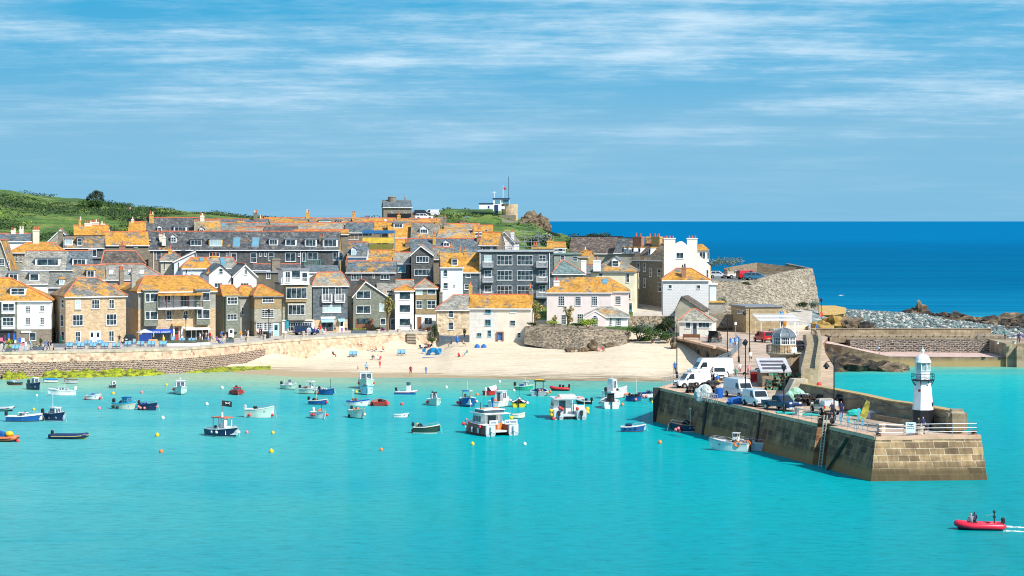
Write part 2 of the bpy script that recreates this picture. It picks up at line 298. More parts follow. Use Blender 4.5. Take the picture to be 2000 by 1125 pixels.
# ---------------------------------------------------------------- terrain: heights along sight directions
COLS={-500:[(300,-5),(350,-4),(366,3),(395,3.7),(470,10),(600,22),(800,40),(900,42),(1300,20)],
 -80:[(300,-5),(359,-4),(368,3),(395,3.7),(430,6),(470,10),(560,17.5),(640,24),(700,30),(800,37),(880,36),(1200,10)],
 130:[(300,-5),(365,-4),(374,3),(400,3.8),(432,6),(470,10),(560,17.5),(640,22),(700,27),(800,33.2),(880,31),(1200,5)],
 300:[(300,-5),(369,-4),(378,3),(408,3.8),(435,6),(470,10),(540,17),(620,21),(700,25),(800,29.3),(860,27),(1100,0)],
 400:[(300,-4),(362,-.3),(376,0),(383,3.5),(418,3.8),(438,6),(470,10),(540,17),(620,21.5),(700,25),(800,28),(860,25),(1100,-2)],
 490:[(300,-3),(358,-.1),(386,.3),(391,3.6),(425,3.8),(440,6),(470,11),(540,18),(620,22),(720,25.4),(800,26.0),(860,20),(960,-4)],
 600:[(300,-3),(357,-.02),(400,.5),(405,3.6),(436,3.8),(446,7),(470,11),(540,18),(620,22),(720,25),(800,25),(860,14),(960,-4)],
 740:[(300,-3),(357,.0),(413,1.0),(419,3.7),(440,3.8),(450,7.5),(470,11),(540,18.5),(600,23.5),(640,25.7),(700,25),(760,12),(840,-5)],
 850:[(300,-3),(357,.0),(418,1.5),(423,3.2),(438,3.8),(446,6),(470,11),(540,19),(590,24.5),(625,28.0),(670,28),(720,14),(790,-5)],
 890:[(300,-3),(357,.0),(404,2.3),(430,3.2),(470,11),(540,19),(590,24.5),(625,28.5),(670,28),(720,14),(790,-5)],
 960:[(300,-3),(355,.0),(408,2.5),(430,5),(470,11),(530,17),(590,23.8),(625,28.0),(670,27.5),(710,14),(770,-5)],
 1030:[(300,-3),(353,.0),(408,2.5),(430,6),(470,11),(530,15.5),(590,22.3),(625,25.2),(660,24.5),(700,10),(750,-5)],
 1085:[(300,-3),(351,.0),(405,2.5),(430,6),(470,11),(530,14.5),(580,19.2),(612,21.2),(640,20),(680,6),(720,-5)],
 1150:[(300,-3),(350,.0),(400,2.4),(430,6),(470,10.5),(530,14.5),(575,17.6),(602,19.2),(625,17),(660,4),(700,-5)],
 1230:[(300,-3),(349,.0),(390,2.6),(420,4.6),(470,9),(530,14),(570,17),(590,17),(612,12),(640,0),(680,-5)],
 1310:[(300,-3),(349,.0),(380,1.3),(404,3.9),(430,5),(470,9.5),(500,12.6),(560,13),(585,8),(610,-3),(680,-5)],
 1345:[(300,-4),(349,-.5),(380,1.0),(398,3.8),(430,4.2),(465,10.5),(500,12.8),(550,12.5),(580,2),(610,-4),(680,-5)],
 1390:[(300,-4),(340,-3),(372,.5),(395,3.9),(430,4.2),(452,9),(488,12.6),(540,12.4),(560,2),(600,-4),(680,-5)],
 1590:[(300,-5),(330,-5),(352,-5),(396,-3),(404,3.9),(420,4),(440,6.2),(460,7.5),(480,6),(520,0),(600,-4)],
 1650:[(300,-5),(350,-5),(398,-3),(405,3.5),(420,4.2),(460,4.6),(500,4.4),(560,2.6),(620,-1.5),(700,-6)],
 1800:[(300,-5),(365,-5),(398,-3),(405,3.2),(420,3.6),(460,3.2),(500,2.9),(560,1.5),(600,-1),(640,-4)],
 2000:[(300,-5),(375,-5),(389,-3),(397,1),(420,2.5),(450,2.2),(490,1.4),(530,-1),(600,-4)],
 2300:[(300,-5),(380,-5),(400,-4),(430,-2),(480,-4),(600,-6)]}
CK=sorted(COLS)
def prof(k,Y):
    P=COLS[k]
    if Y<=P[0][0]: return P[0][1]
    for (a,b),(c,d) in zip(P,P[1:]):
        if Y<=c:
            t=(Y-a)/(c-a); return lerp(b,d,t)
    return P[-1][1]
def ground(X,Y):
    a=1000+F*X/Y; a=max(CK[0],min(CK[-1],a))
    for k0,k1 in zip(CK,CK[1:]):
        if a<=k1:
            t=(a-k0)/(k1-k0); t=t*t*(3-2*t) if k1<1300 else t
            return lerp(prof(k0,Y),prof(k1,Y),t)
    return -5
def terrmat():
    m,nt,b=nodes('hill_grass'); g=N(nt,'NewGeometry'); P=g.outputs['Position']
    f=noi(nt,mapv(nt,P,(.05,.05,.05)),1,8,.7); f2=noi(nt,mapv(nt,P,(.3,.3,.3),(5,5,5)),1,6,.7)
    c=ramp(nt,f,[(.3,(.02,.045,.012)),(.42,(.04,.10,.015)),(.5,(.10,.2,.02)),(.58,(.19,.26,.04)),(.7,(.05,.1,.02))])
    c=mixc(nt,ramp(nt,f2,[(.46,0),(.62,.75)]),c,(.025,.055,.012))
    f3=noi(nt,mapv(nt,P,(.12,.12,.12),(1,9,5)),1,7,.75); c=mixc(nt,ramp(nt,f3,[(.62,0),(.68,.8)]),c,(.36,.3,.2))
    L(nt,c,b.inputs['Base Color']); b.inputs['Roughness'].default_value=.95; bump(nt,b,f2,1,1.2); return m
def sandmat():
    m,nt,b=nodes('beach_sand'); g=N(nt,'NewGeometry'); P=g.outputs['Position']; s=N(nt,'SeparateXYZ'); L(nt,P,s.inputs[0])
    f=noi(nt,mapv(nt,P,(.12,.5,1)),1,6,.7); c=ramp(nt,f,[(.3,(.6,.48,.32)),(.5,(.72,.6,.43)),(.7,(.78,.67,.5))])
    f2=noi(nt,mapv(nt,P,(1.2,2.5,1)),1,6,.75); c=mixc(nt,.4,c,ramp(nt,f2,[(.38,.45),(.55,1)]),'MULTIPLY')
    # wet sand at the tide line, darker weed on the right half
    ad=N(nt,'Math',operation='MULTIPLY_ADD'); L(nt,f,ad.inputs[0]); ad.inputs[1].default_value=-.75; L(nt,s.outputs[2],ad.inputs[2])
    ad2=N(nt,'Math',operation='ADD'); L(nt,ad.outputs[0],ad2.inputs[0]); ad2.inputs[1].default_value=.22; wt=ramp(nt,ad2.outputs[0],[(0,.85),(.08,0)]); c=mixc(nt,wt,c,(.36,.27,.15))
    f3=noi(nt,mapv(nt,P,(.15,1.1,1)),1,7,.8)
    mr=N(nt,'MapRange'); L(nt,s.outputs[0],mr.inputs[0]); mr.inputs[1].default_value=-16; mr.inputs[2].default_value=5
    mz=N(nt,'MapRange'); L(nt,s.outputs[2],mz.inputs[0]); mz.inputs[1].default_value=.75; mz.inputs[2].default_value=.3
    k=N(nt,'Math',operation='MULTIPLY'); L(nt,mr.outputs[0],k.inputs[0]); L(nt,mz.outputs[0],k.inputs[1])
    k2=N(nt,'Math',operation='MULTIPLY'); L(nt,k.outputs[0],k2.inputs[0]); L(nt,ramp(nt,f3,[(.45,0),(.56,.8)]),k2.inputs[1])
    c=mixc(nt,k2.outputs[0],c,(.12,.09,.05))
    L(nt,c,b.inputs['Base Color']); b.inputs['Roughness'].default_value=.9; bump(nt,b,f2,.5,.25); return m
SAND=sandmat(); GRASS=terrmat()
PEB=None
def pebmat():
    m,nt,b=nodes('grey_pebbles'); g=N(nt,'NewGeometry'); P=g.outputs['Position']
    a=N(nt,'TexVoronoi'); a.inputs['Scale'].default_value=.8; L(nt,P,a.inputs['Vector']); sp=N(nt,'SeparateColor'); L(nt,a.outputs['Color'],sp.inputs[0])
    c=ramp(nt,sp.outputs[0],[(0,(.09,.12,.12)),(.5,(.2,.26,.26)),(.8,(.3,.35,.33)),(1,(.5,.46,.38))])
    L(nt,c,b.inputs['Base Color']); b.inputs['Roughness'].default_value=.9; bump(nt,b,a.outputs['Distance'],.8,.4); return m
PEBM=pebmat()
ASPH=M('paving_grey',(.46,.42,.36),.9,.14,.8,bmp=.2)
tm=MB(); AS=[-500,-300,-150]+list(range(-80,2001,14))+[2060,2150,2300]
YS=[300,320,335,342]+list(range(346,560,6))+list(range(560,900,10))+[950,1000,1100,1200,1300]
for j,Y in enumerate(YS):
    for a in AS:
        X=(a-1000)/F*Y; z=ground(X,Y)
        if Y>560 and z>8: z+=fbm(X*.03,Y*.03)*.8+fbm(X*.2,Y*.2,3)*.35
        tm.v.append((X,Y,z))
n=len(AS)
for j in range(len(YS)-1):
    for i in range(n-1):
        tm.f.append((j*n+i,j*n+i+1,(j+1)*n+i+1,(j+1)*n+i)); a=AS[i]; Y=YS[j]
        z_=tm.v[j*n+i][2]; tm.m.append(2 if a>=1585 else 3 if (1225<a<1420 and 408<Y<470) else 1 if (Y<426 and a>860) or (z_<3.4 and Y<425) else 3 if (Y<450 and a<860) or (a>1400 and Y<470) else 0)
tag(tm.build('ground',[GRASS,SAND,PEBM,ASPH],fixn=False,smooth=True),kind='structure')
# ---------------------------------------------------------------- promenade and its sea wall (level 4)
ZP=4.0
edge=[(-160,694),(0,689),(120,686),(240,684),(350,681),(430,675),(520,667),(600,661),(700,655),(770,651),(830,650),(862,649)]
top=[G(x,y,ZP) for x,y in edge]
base=[(-160,741),(0,737),(120,735),(240,733),(350,730),(450,722),(520,709),(600,700),(700,688),(770,681),(840,677),(868,676)]
def base_pt(px,Yt,i):
    z=max(-.6,ground(PX(px,Yt),Yt-1)-.6); return z
KERB=M('granite_coping',(.5,.43,.32),.85,.2,.7)
back=[(x,455) for x in (862,400,-300)]
pm=MB(); poly=[(t[0],t[1]+.45) for t in top]+[(PX(x,Y),Y) for x,Y in back]
pm.prism(poly,ZP-2,ZP); tag(pm.build('promenade',ASPH),kind='structure')
SEAW=rubble('sea_wall_rubble',[(.2,.12,.08),(.5,.34,.22),(.72,.56,.4),(.36,.24,.16)],(.62,.48,.34),1.7,.05,stain=(.6,.43,.29))
SEAWD=brickmat('sea_wall_dark_rubble',(.05,.04,.035),(.3,.2,.14),(.6,.47,.36),.7,.3,.05,stain=.75,stcol=(.09,.06,.045),wsc=.5,wb=.5)
wl=MB(); rows=[]
cop=MB()
for fr,mi in ((0,0),(.5,0),(1,0)): pass
P=[]; zs=[]
for (px,py),t in zip(edge,top):
    zb=min(-.8,0) if px<480 else ground(t[0],t[1]-1.5)-.5
    lean=(1.5 if px<480 else 1.1)
    zm=lerp(ZP-.3,max(zb,0),.36)
    P.append([(t[0],t[1],ZP-.28),(t[0]-.05,t[1]-lean*.5,zm),(t[0]-.1,t[1]-lean,zb)])
A=[[p[0] for p in P],[p[1] for p in P]]; B=[[p[1] for p in P],[p[2] for p in P]]
wl.grid(A,0); wl.grid(B,1)
# darker below on the left half only
for i in range(len(wl.f)):
    if wl.m[i]==1 and (i-(len(P)-1))>=6: wl.m[i]=0
sw=wl.build('sea_wall',[SEAW,SEAWD]); tag(sw,'long battered rubble sea wall below the promenade and its granite coping','sea wall')
for a,b in zip(top,top[1:]):
    d=(Vector(b)-Vector(a)).normalized(); nn=Vector((-d.y,d.x,0))
    q=[Vector(a)-nn*.12,Vector(b)-nn*.12,Vector(b)+nn*.6,Vector(a)+nn*.6]
    cop.prism([(v.x,v.y) for v in q],ZP-.3,ZP+.08)
cop.build('coping',KERB,sw)
# long ledge half way along the wall on the left
lg=MB()
for a,b in zip(top[:6],top[1:6]):
    lg.prism([(a[0],a[1]-1.5),(b[0],b[1]-1.5),(b[0],b[1]-.2),(a[0],a[1]-.2)],1.9,2.25)
# weed-grown apron at the foot of the wall
def weedmat():
    m,nt,b=nodes('green_weed'); f=noi(nt,mapv(nt,objco(nt),(1,1,3)),.9,6,.75)
    L(nt,ramp(nt,f,[(.36,(.06,.05,.03)),(.45,(.12,.15,.01)),(.52,(.3,.36,.008)),(.66,(.46,.5,.02))]),b.inputs['Base Color']); b.inputs['Roughness'].default_value=.8; bump(nt,b,f,.9,.4); return m
wd=MB(); P=[]
for i in range(120):
    px=5+i*4.4
    if 50<px<88: h=.05
    else: h=1
    k=px/530*11; 
    e=[(a,b) for a,b in zip(edge,edge[1:]) if a[0]<=px<=b[0]][0]; t=(px-e[0][0])/(e[1][0]-e[0][0]); py=lerp(e[0][1],e[1][1],t); tp=G(px,py,ZP)
    nz=fbm(px*.05,0,2)*.9+fbm(px*.21,3,2)*.5
    if px<340:
        w_=max(.12,.7+nz*.6)*h; yb=tp[1]-1.4; yf=yb-1.2-2.6*w_; zb=.15+1.2*w_
    else:
        t2=(px-340)/200; yb=G(px,lerp(720,716,t2),.35)[1]; yf=G(px,lerp(730,724,t2)+2*nz,0)[1]; zb=.5+.2*nz; w_=.8
    if 300<px<=340:
        t3=(px-300)/40; y2=G(px,720,.35)[1]; y3=G(px,730,0)[1]; yb=lerp(yb,y2,t3); yf=lerp(yf,y3,t3); zb=lerp(zb,.5,t3)
    P.append([(PX(px,yb),yb,zb),(PX(px,lerp(yb,yf,.35)),lerp(yb,yf,.35),zb*.62+.2*fbm(px*.4,4)),(PX(px,lerp(yb,yf,.7)),lerp(yb,yf,.7),zb*.25+.1+.2*fbm(px*.5,9)),(PX(px,yf),yf,-.12)])
wd.grid([list(r) for r in zip(*P)]); tag(wd.build('seaweed_bank',weedmat(),smooth=True),'bright yellow green seaweed along the foot of the left sea wall','seaweed',kind='stuff')
# ---------------------------------------------------------------- houses
def winmesh(w,h,nx,ny,fr=.07,bar=.045,glass=None):
    "white frame standing 5 cm proud, glass set back inside it; local x,z centred, facing -y"
    f=MB(); p=.07
    f.box(-w/2,-w/2+fr,-p,0,-h/2,h/2); f.box(w/2-fr,w/2,-p,0,-h/2,h/2); f.box(-w/2+fr,w/2-fr,-p,0,h/2-fr,h/2); f.box(-w/2-.04,w/2+.04,-p-.05,0,-h/2-.07,-h/2+fr)
    for i in range(1,nx):
        x=-w/2+w*i/nx; f.box(x-bar/2,x+bar/2,-p+.012,0,-h/2+fr,h/2-fr)
    for j in range(1,ny):
        z=-h/2+h*j/ny; f.box(-w/2+fr,w/2-fr,-p+.016,0,z-bar/2,z+bar/2)
    return f
class House:
    def __init__(s,lab,x0,x1,ye,Y,D=9,a=0,yb=None,zb=None,name='house',cat='house',group=None):
        s.a=R(a); s.c=math.cos(s.a); s.s=math.sin(s.a); s.D=D; s.Y=Y
        s.A=(PX((x0+x1)/2,Y),Y); s.t0=s.T(x0); s.t1=s.T(x1); s.ze=s.Z(ye,(s.t0+s.t1)/2)
        cx=s.A[0]-s.s*D/2; cy=s.A[1]+s.c*D/2
        s.zb=(zb if zb is not None else s.Z(yb,(s.t0+s.t1)/2) if yb else min(ground(cx,cy),ground(cx,cy-D*.45),s.ze-3))
        s.base=s.zb-(.0 if (yb or zb is not None) else 1.0)
        s.root=empty(name,lab,cat,(s.A[0],s.A[1],s.base),s.a,group)
    def T(s,px,d=0):
        k=(px-1000)/F; return (k*(s.A[1]+s.c*d)-s.A[0]+s.s*d)/(s.c-k*s.s)
    def dep(s,t,d=0): return s.A[1]+t*s.s+d*s.c
    def Z(s,py,t=0,d=0): return H-(py-HZ)*s.dep(t,d)/F
    def dL(s,px,t):
        k=(px-1000)/F; return (s.A[0]+t*s.c-k*(s.A[1]+t*s.s))/(k*s.c+s.s)
    def z(s,zz): return zz-s.base   # to local
    def part(s,mb,name,mats,parent=None,**k): return mb.build(name,mats,parent or s.root,**k)
    def walls(s,mat,gable=None,zr=None,zb2=None):
        m=MB(); t0,t1,D,e=s.t0,s.t1,s.D,s.z(s.ze); b=0
        if gable=='side':
            m.extr([(0,b),(D,b),(D,e),(D/2,s.z(zr)-.12),(0,e)],t0,t1,ax='x')
        elif gable=='front':
            tr=s.tr; m.extr([(t0,b),(t1,b),(t1,e),(tr,s.z(zr)-.12),(t0,s.z(s.zeL) if hasattr(s,'zeL') else e)],0,D)
        else: m.box(t0,t1,0,D,b,e)
        s.wall=s.part(m,'wall',mat); return s
    def roof(s,kind,yr,mat,r0=None,r1=None,oh=.3,ridge=TERR,zr=None,ends=True):
        t0,t1,D=s.t0,s.t1,s.D; tm_=(t0+t1)/2; e=s.z(s.ze); m=MB(); rd=MB()
        if kind=='flat':
            m.box(t0-oh,t1+oh,-oh,D+oh,e,e+.25); s.roofo=s.part(m,'roof',mat); return s
        if kind=='front':
            tr=s.T(r0) if r0 else tm_; s.tr=tr; zr=s.Z(yr,tr) if zr is None else zr; s.zr=zr; r=s.z(zr); th=.14
            sl0=(r-e)/(tr-t0); sl1=(r-e)/(t1-tr)
            m.extr([(t0-oh,e-oh*sl0),(tr,r),(t1+oh,e-oh*sl1),(t1+oh,e-oh*sl1+th),(tr,r+th),(t0-oh,e-oh*sl0+th)],-oh,D+oh)
            rd.box(tr-.13,tr+.13,-oh,D+oh,r+th-.06,r+th+.12)
            if ends and ridge is not None:
                bg=MB(); bg.extr([(t0-oh,e-oh*sl0-.22),(tr,r-.22),(t1+oh,e-oh*sl1-.22),(t1+oh,e-oh*sl1+.02),(tr,r+.02),(t0-oh,e-oh*sl0+.02)],-oh-.05,-oh-.003); s.part(bg,'bargeboard',FRAME)
        else:
            tr=tm_; zr=s.Z(yr,tm_,D/2) if zr is None else zr; s.zr=zr; r=s.z(zr)
            if kind=='side':
                a,b=t0-oh*.4,t1+oh*.4; th=.14; sl=(r-e)/(D/2)
                m.extr([(-oh,e-oh*sl),(D/2,r),(D+oh,e-oh*sl),(D+oh,e-oh*sl+th),(D/2,r+th),(-oh,e-oh*sl+th)],a,b,ax='x')
                rd.box(a,b,D/2-.16,D/2+.16,r+th-.08,r+th+.12)
            else: # hip
                a=s.T(r0,D/2) if r0 is not None else t0+D/2*.9; b=s.T(r1,D/2) if r1 is not None else t1-D/2*.9
                if b<a+.1: a=b=(a+b)/2; b+=.05
                q=[(t0-oh,-oh,e),(t1+oh,-oh,e),(t1+oh,D+oh,e),(t0-oh,D+oh,e)]; q2=[(x,y,z-.16) for x,y,z in q]
                m.add(q2+q+[(a,D/2,r),(b,D/2,r)],[(3,2,1,0),(0,1,5,4),(1,2,6,5),(2,3,7,6),(3,0,4,7),(4,5,9,8),(5,6,9),(6,7,8,9),(7,4,8)])
                rd.tube([(a,D/2,r),(b,D/2,r)],.14,5)
                for cnr,rp in ((q[0],a),(q[1],b)): rd.tube([cnr,(rp,D/2,r)],.11,5)
                s.h0,s.h1=a,b
        s.roofo=s.part(m,'roof',mat); s.rk=kind; s.rz=r
        if ridge is not None: s.part(rd,'ridge_tiles',ridge,s.roofo)
        # gutter
        if kind!='front':
            g=MB(); g.box(t0-oh*.8,t1+oh*.8,-oh-.1,-oh-.004,e-.3,e-.12)
            s.part(g,'gutter',FRAME if s.white else LEAD,s.roofo)
        return s
    white=True
    def win(s,L_,mat=None,glass=None,d=0):
        for q in L_:
            px,py,w,h,nx,ny=q[:6]; dd=q[6] if len(q)>6 and isinstance(q[6],(int,float)) else d; g=q[7] if len(q)>7 else glass or (CURT if random.random()<.04 else GLASS)
            a,b=s.T(px-w/2,dd),s.T(px+w/2,dd); tc=(a+b)/2; z0=s.Z(py+h/2,tc,dd); z1=s.Z(py-h/2,tc,dd)
            W=b-a; HH=z1-z0; f=winmesh(W,HH,nx,ny,min(.075,W*.14))
            fo=s.part(f,'window',mat or FRAME,loc=(tc,dd,s.z((z0+z1)/2)))
            gm=MB(); gm.box(-W/2+.02,W/2-.02,-.035,-.004,-HH/2+.02,HH/2-.02); gm.build('pane',g,fo)
        return s
    def winside(s,L_,side='L',mat=None):
        t=s.t0 if side=='L' else s.t1
        for px,py,w,h,nx,ny in L_:
            a,b=s.dL(px-w/2,t),s.dL(px+w/2,t); dc=(a+b)/2; W=abs(b-a); z0=s.Z(py+h/2,t,dc); z1=s.Z(py-h/2,t,dc); HH=z1-z0
            f=winmesh(W,HH,nx,ny,min(.08,W*.14)); fo=s.part(f,'window',mat or FRAME,loc=(t,dc,s.z((z0+z1)/2)),rz=R(-90 if side=='L' else 90))
            gm=MB(); gm.box(-W/2+.02,W/2-.02,-.035,-.004,-HH/2+.02,HH/2-.02); gm.build('pane',GLASS,fo)
        return s
    def box(s,name,px0,px1,py0,py1,d0,d1,mat,parent=None,dref=None,extra=None):
        dr=d0 if dref is None else dref; a,b=s.T(px0,dr),s.T(px1,dr); tc=(a+b)/2
        m=MB(); m.box(a,b,d0,d1,s.z(s.Z(py1,tc,dr)),s.z(s.Z(py0,tc,dr))); return s.part(m,name,mat,parent)
    def door(s,px,py,w,h,mat,d=0,glaze=True):
        a,b=s.T(px-w/2,d),s.T(px+w/2,d); tc=(a+b)/2; z0=s.Z(py+h/2,tc,d); z1=s.Z(py-h/2,tc,d); W=b-a; HH=z1-z0
        m=MB(); m.box(-W/2-.08,-W/2,-.09,-.002,0,HH+.08,1); m.box(W/2,W/2+.08,-.09,-.002,0,HH+.08,1); m.box(-W/2,W/2,-.09,-.002,HH,HH+.08,1); m.box(-W/2,W/2,-.05,-.002,0,HH,0)
        o=s.part(m,'door',[mat,FRAME],loc=(tc,d,s.z(z0)))
        if glaze:
            g=MB(); g.box(-W*.3,W*.3,-.062,-.052,HH*.5,HH*.9); g.build('pane',GLASS,o)
        k=MB(); k.ball((W*.36,-.09,HH*.47),.045,6); k.build('handle',GALV,o)
        return o
    def chim(s,px,yt,w,dfr=.5,np=2,mat=None,pot=None,dw=None,y0=None):
        d=s.D*dfr; a,b=s.T(px-w/2,d),s.T(px+w/2,d); tc=(a+b)/2; zt=s.z(s.Z(yt,tc,d)); W=b-a; dw=dw or min(W,.8); zb=s.z(s.ze)-.4 if y0 is None else s.z(s.Z(y0,tc,d))
        mat=mat or STGREY; m=MB(); m.box(a,b,d-dw/2,d+dw/2,zb,zt-.3); m.box(a-.07,b+.07,d-dw/2-.07,d+dw/2+.07,zt-.3,zt-.12); m.box(a,b,d-dw/2,d+dw/2,zt-.12,zt)
        o=s.part(m,'chimney',mat)
        for i in range(np):
            x=a+W*(i+.5)/np; p=MB(); h=random.uniform(.45,.8); p.lathe([(.15,0),(.12,h*.8),(.16,h*.85),(.15,h)],8,(x,d,zt)); p.build('chimney_pot',pot or (POT if random.random()<.75 else CREAM),o)
        return s
    def dorm(s,px,py,w,h,kind='f',nx=2,ny=1,wall=None,rm=None,ridge=TERR,pad=1.16,dback=None):
        "window rectangle px,py,w,h sits in the dormer's front"
        e=s.ze; slope=(s.zr-s.ze)/(s.D/2) if s.rk!='front' else 1; d=.5
        for _ in range(6):
            tc=s.T(px,d); zb=s.Z(py+h/2,tc,d)-.15; d=max(.05,min(s.D/2-.3,(zb-e)/max(slope,.2)))
        tc=s.T(px,d); a,b=s.T(px-w/2,d),s.T(px+w/2,d); z0=s.Z(py+h/2,tc,d); z1=s.Z(py-h/2,tc,d); W=b-a; HH=z1-z0
        hw=W/2*pad; dl=min(s.D*.5,(s.zr-z1)*.0+(z1+.3-e)/max(slope,.2)+.4) if dback is None else dback; dl=max(dl,d+.6)
        wm_=wall or WHITE; m=MB(); zt=s.z(z1)+.12; zbm=s.z(zb)-.1
        m.box(tc-hw,tc+hw,d,dl,zbm,zt)
        rm=rm or LEAD; r=MB()
        if kind=='f': r.box(tc-hw-.12,tc+hw+.12,d-.2,dl+.3,zt,zt+.14)
        elif kind=='g':
            g=hw*.85; m.extr([(tc-hw,zt),(tc+hw,zt),(tc,zt+g)],d,dl+.5)
            th=.12; r.extr([(tc-hw-.2,zt-.2*.85),(tc,zt+g),(tc+hw+.2,zt-.2*.85),(tc+hw+.2,zt-.2*.85+th),(tc,zt+g+th),(tc-hw-.2,zt-.2*.85+th)],d-.18,dl+.9)
        else:
            g=hw*.8; q=[(tc-hw-.2,d-.2,zt),(tc+hw+.2,d-.2,zt),(tc+hw+.2,dl+.6,zt),(tc-hw-.2,dl+.6,zt)]
            r.add(q+[(tc,d+hw*.8,zt+g),(tc,dl+.9,zt+g)],[(3,2,1,0),(0,1,4),(1,2,5,4),(2,3,5),(3,0,4,5)])
        o=s.part(m,'dormer',wm_); r.build('dormer_roof',rm,o)
        if kind=='g' and ridge:
            q=MB(); q.box(tc-.1,tc+.1,d-.18,dl+.9,zt+hw*.85+.08,zt+hw*.85+.2); q.build('ridge_tiles',ridge,o)
        f=winmesh(W,HH,nx,ny,min(.08,W*.14)); fo=f.build('window',FRAME,o,loc=(tc,d,s.z((z0+z1)/2)))
        gm=MB(); gm.box(-W/2+.02,W/2-.02,-.035,-.004,-HH/2+.02,HH/2-.02); gm.build('pane',CURT if random.random()<.15 else GLASS,o,loc=(tc,d,s.z((z0+z1)/2)))
        return s
    def sky(s,px,py,w,h,g=None):
        slope=(s.zr-s.ze)/(s.D/2); d=1.5
        for _ in range(8):
            tc=s.T(px,d); zz=s.Z(py,tc,d); d=(zz-s.ze)/slope
        W=abs(s.T(px+w/2,d)-s.T(px-w/2,d)); hz=h*s.dep(tc,d)/F; L_=hz/2/slope if slope>.3 else 1
        n=.2; m=MB(); P=lambda x,k,o:(tc+x,d+k*L_,s.z(zz)+k*hz/2+o)
        m.add([P(-W/2,-1,n),P(W/2,-1,n),P(W/2,1,n),P(-W/2,1,n),P(-W/2,-1,0),P(W/2,-1,0),P(W/2,1,0),P(-W/2,1,0)],[(0,1,2,3),(0,4,5,1),(1,5,6,2),(2,6,7,3),(3,7,4,0)])
        fo=s.part(m,'skylight',LEAD); g_=MB(); q=.85; g_.add([P(-W/2*q,-q,n+.03),P(W/2*q,-q,n+.03),P(W/2*q,q,n+.03),P(-W/2*q,q,n+.03)],[(0,1,2,3)]); g_.build('pane',g or GLBLUE,fo); return s
    def rail(s,px0,px1,py0,py1,d,mat=FRAME,n=12,ret=True,dw=0):
        "railing with balusters in front of the facade"
        a,b=s.T(px0,d),s.T(px1,d); tc=(a+b)/2; z0=s.z(s.Z(py1,tc,d)); z1=s.z(s.Z(py0,tc,d)); m=MB()
        m.box(a,b,d-.03,d+.03,z1-.06,z1); m.box(a,b,d-.02,d+.02,z0+.05,z0+.1)
        for i in range(n+1):
            x=lerp(a,b,i/n); m.box(x-.02,x+.02,d-.015,d+.015,z0,z1-.06)
        for x in (a,b):
            if ret: m.box(x-.03,x+.03,d+.03,dw,z1-.06,z1); 
            for k in range(1,5): y=lerp(d,dw,k/5); m.box(x-.02,x+.02,y-.02,y+.02,z0,z1-.06) if ret else None
        return s.part(m,'railing',mat)
    def slab(s,px0,px1,py,th,d0,d1,mat,name='balcony'):
        a,b=s.T(px0,d0),s.T(px1,d0); z=s.z(s.Z(py,(a+b)/2,d0)); m=MB(); m.box(a,b,d0,d1,z-th,z); return s.part(m,name,mat)
def text(s_,size,mat,parent,loc,rot,depth=.01,name='lettering'):
    cu=bpy.data.curves.new('t','FONT'); cu.body=s_; cu.size=size; cu.extrude=depth; cu.align_x='CENTER'; cu.align_y='CENTER'
    o=bpy.data.objects.new('t',cu); COL.objects.link(o); dg=bpy.context.evaluated_depsgraph_get(); me=bpy.data.meshes.new_from_object(o.evaluated_get(dg)); bpy.data.objects.remove(o)
    me.materials.clear(); me.materials.append(mat); q=bpy.data.objects.new(name,me); COL.objects.link(q); q.parent=parent; q.location=loc; q.rotation_euler=rot; return q
R1=lambda am,seed=0,sl=(.19,.2,.19),key='': roofmat(am,sl,key,seed)
GR=(.24,.25,.22); DK=(.09,.1,.11); BR=(.12,.09,.07); BL=(.12,.17,.2); PL=(.36,.35,.3)
def quick(lab,x0,x1,ye,Y,rk,yr,wall,rm,D=8,a=0,r0=None,r1=None,yb=None,win=(),chim=(),dorm=(),sky=(),ridge=TERR,oh=.3,white=True,zb=None,wing=(),winL=(),doors=(),name='house',cat='house',zr=None):
    h=House(lab,x0,x1,ye,Y,D,a,yb,zb,name,cat); h.white=white
    h.roof(rk,yr,rm,r0,r1,oh,ridge,zr); h.walls(wall,rk if rk in('side','front') else None,h.zr if rk!='flat' else None)
    h.win(win); h.winside(winL)
    for c in chim: h.chim(*c)
    for d in dorm: h.dorm(*d) if not isinstance(d,dict) else h.dorm(**d)
    for k in sky: h.sky(*k)
    for d in doors: h.door(*d)
    return h
AWN=M('awning_blue',(.01,.07,.42),.7,.08,2); AWN2=M('awning_pale_blue',(.3,.5,.62),.7,.1,2); DOORB=M('door_pale_blue',(.35,.58,.62),.6,.06,2); DOORG=M('door_grey',(.1,.13,.16),.6,.1,2); DBL=M('door_blue',(.02,.12,.4),.6,.1,2)
WPAINT=M('white_paint',(.82,.82,.82),.5,.03,2); OCH=M('ochre_board',(.55,.33,.08),.8,.2,2); YEL=M('yellow_sheeting',(.7,.5,.06),.7,.15,1); NAVY=M('navy_paint',(.02,.04,.15),.5,.05,2)
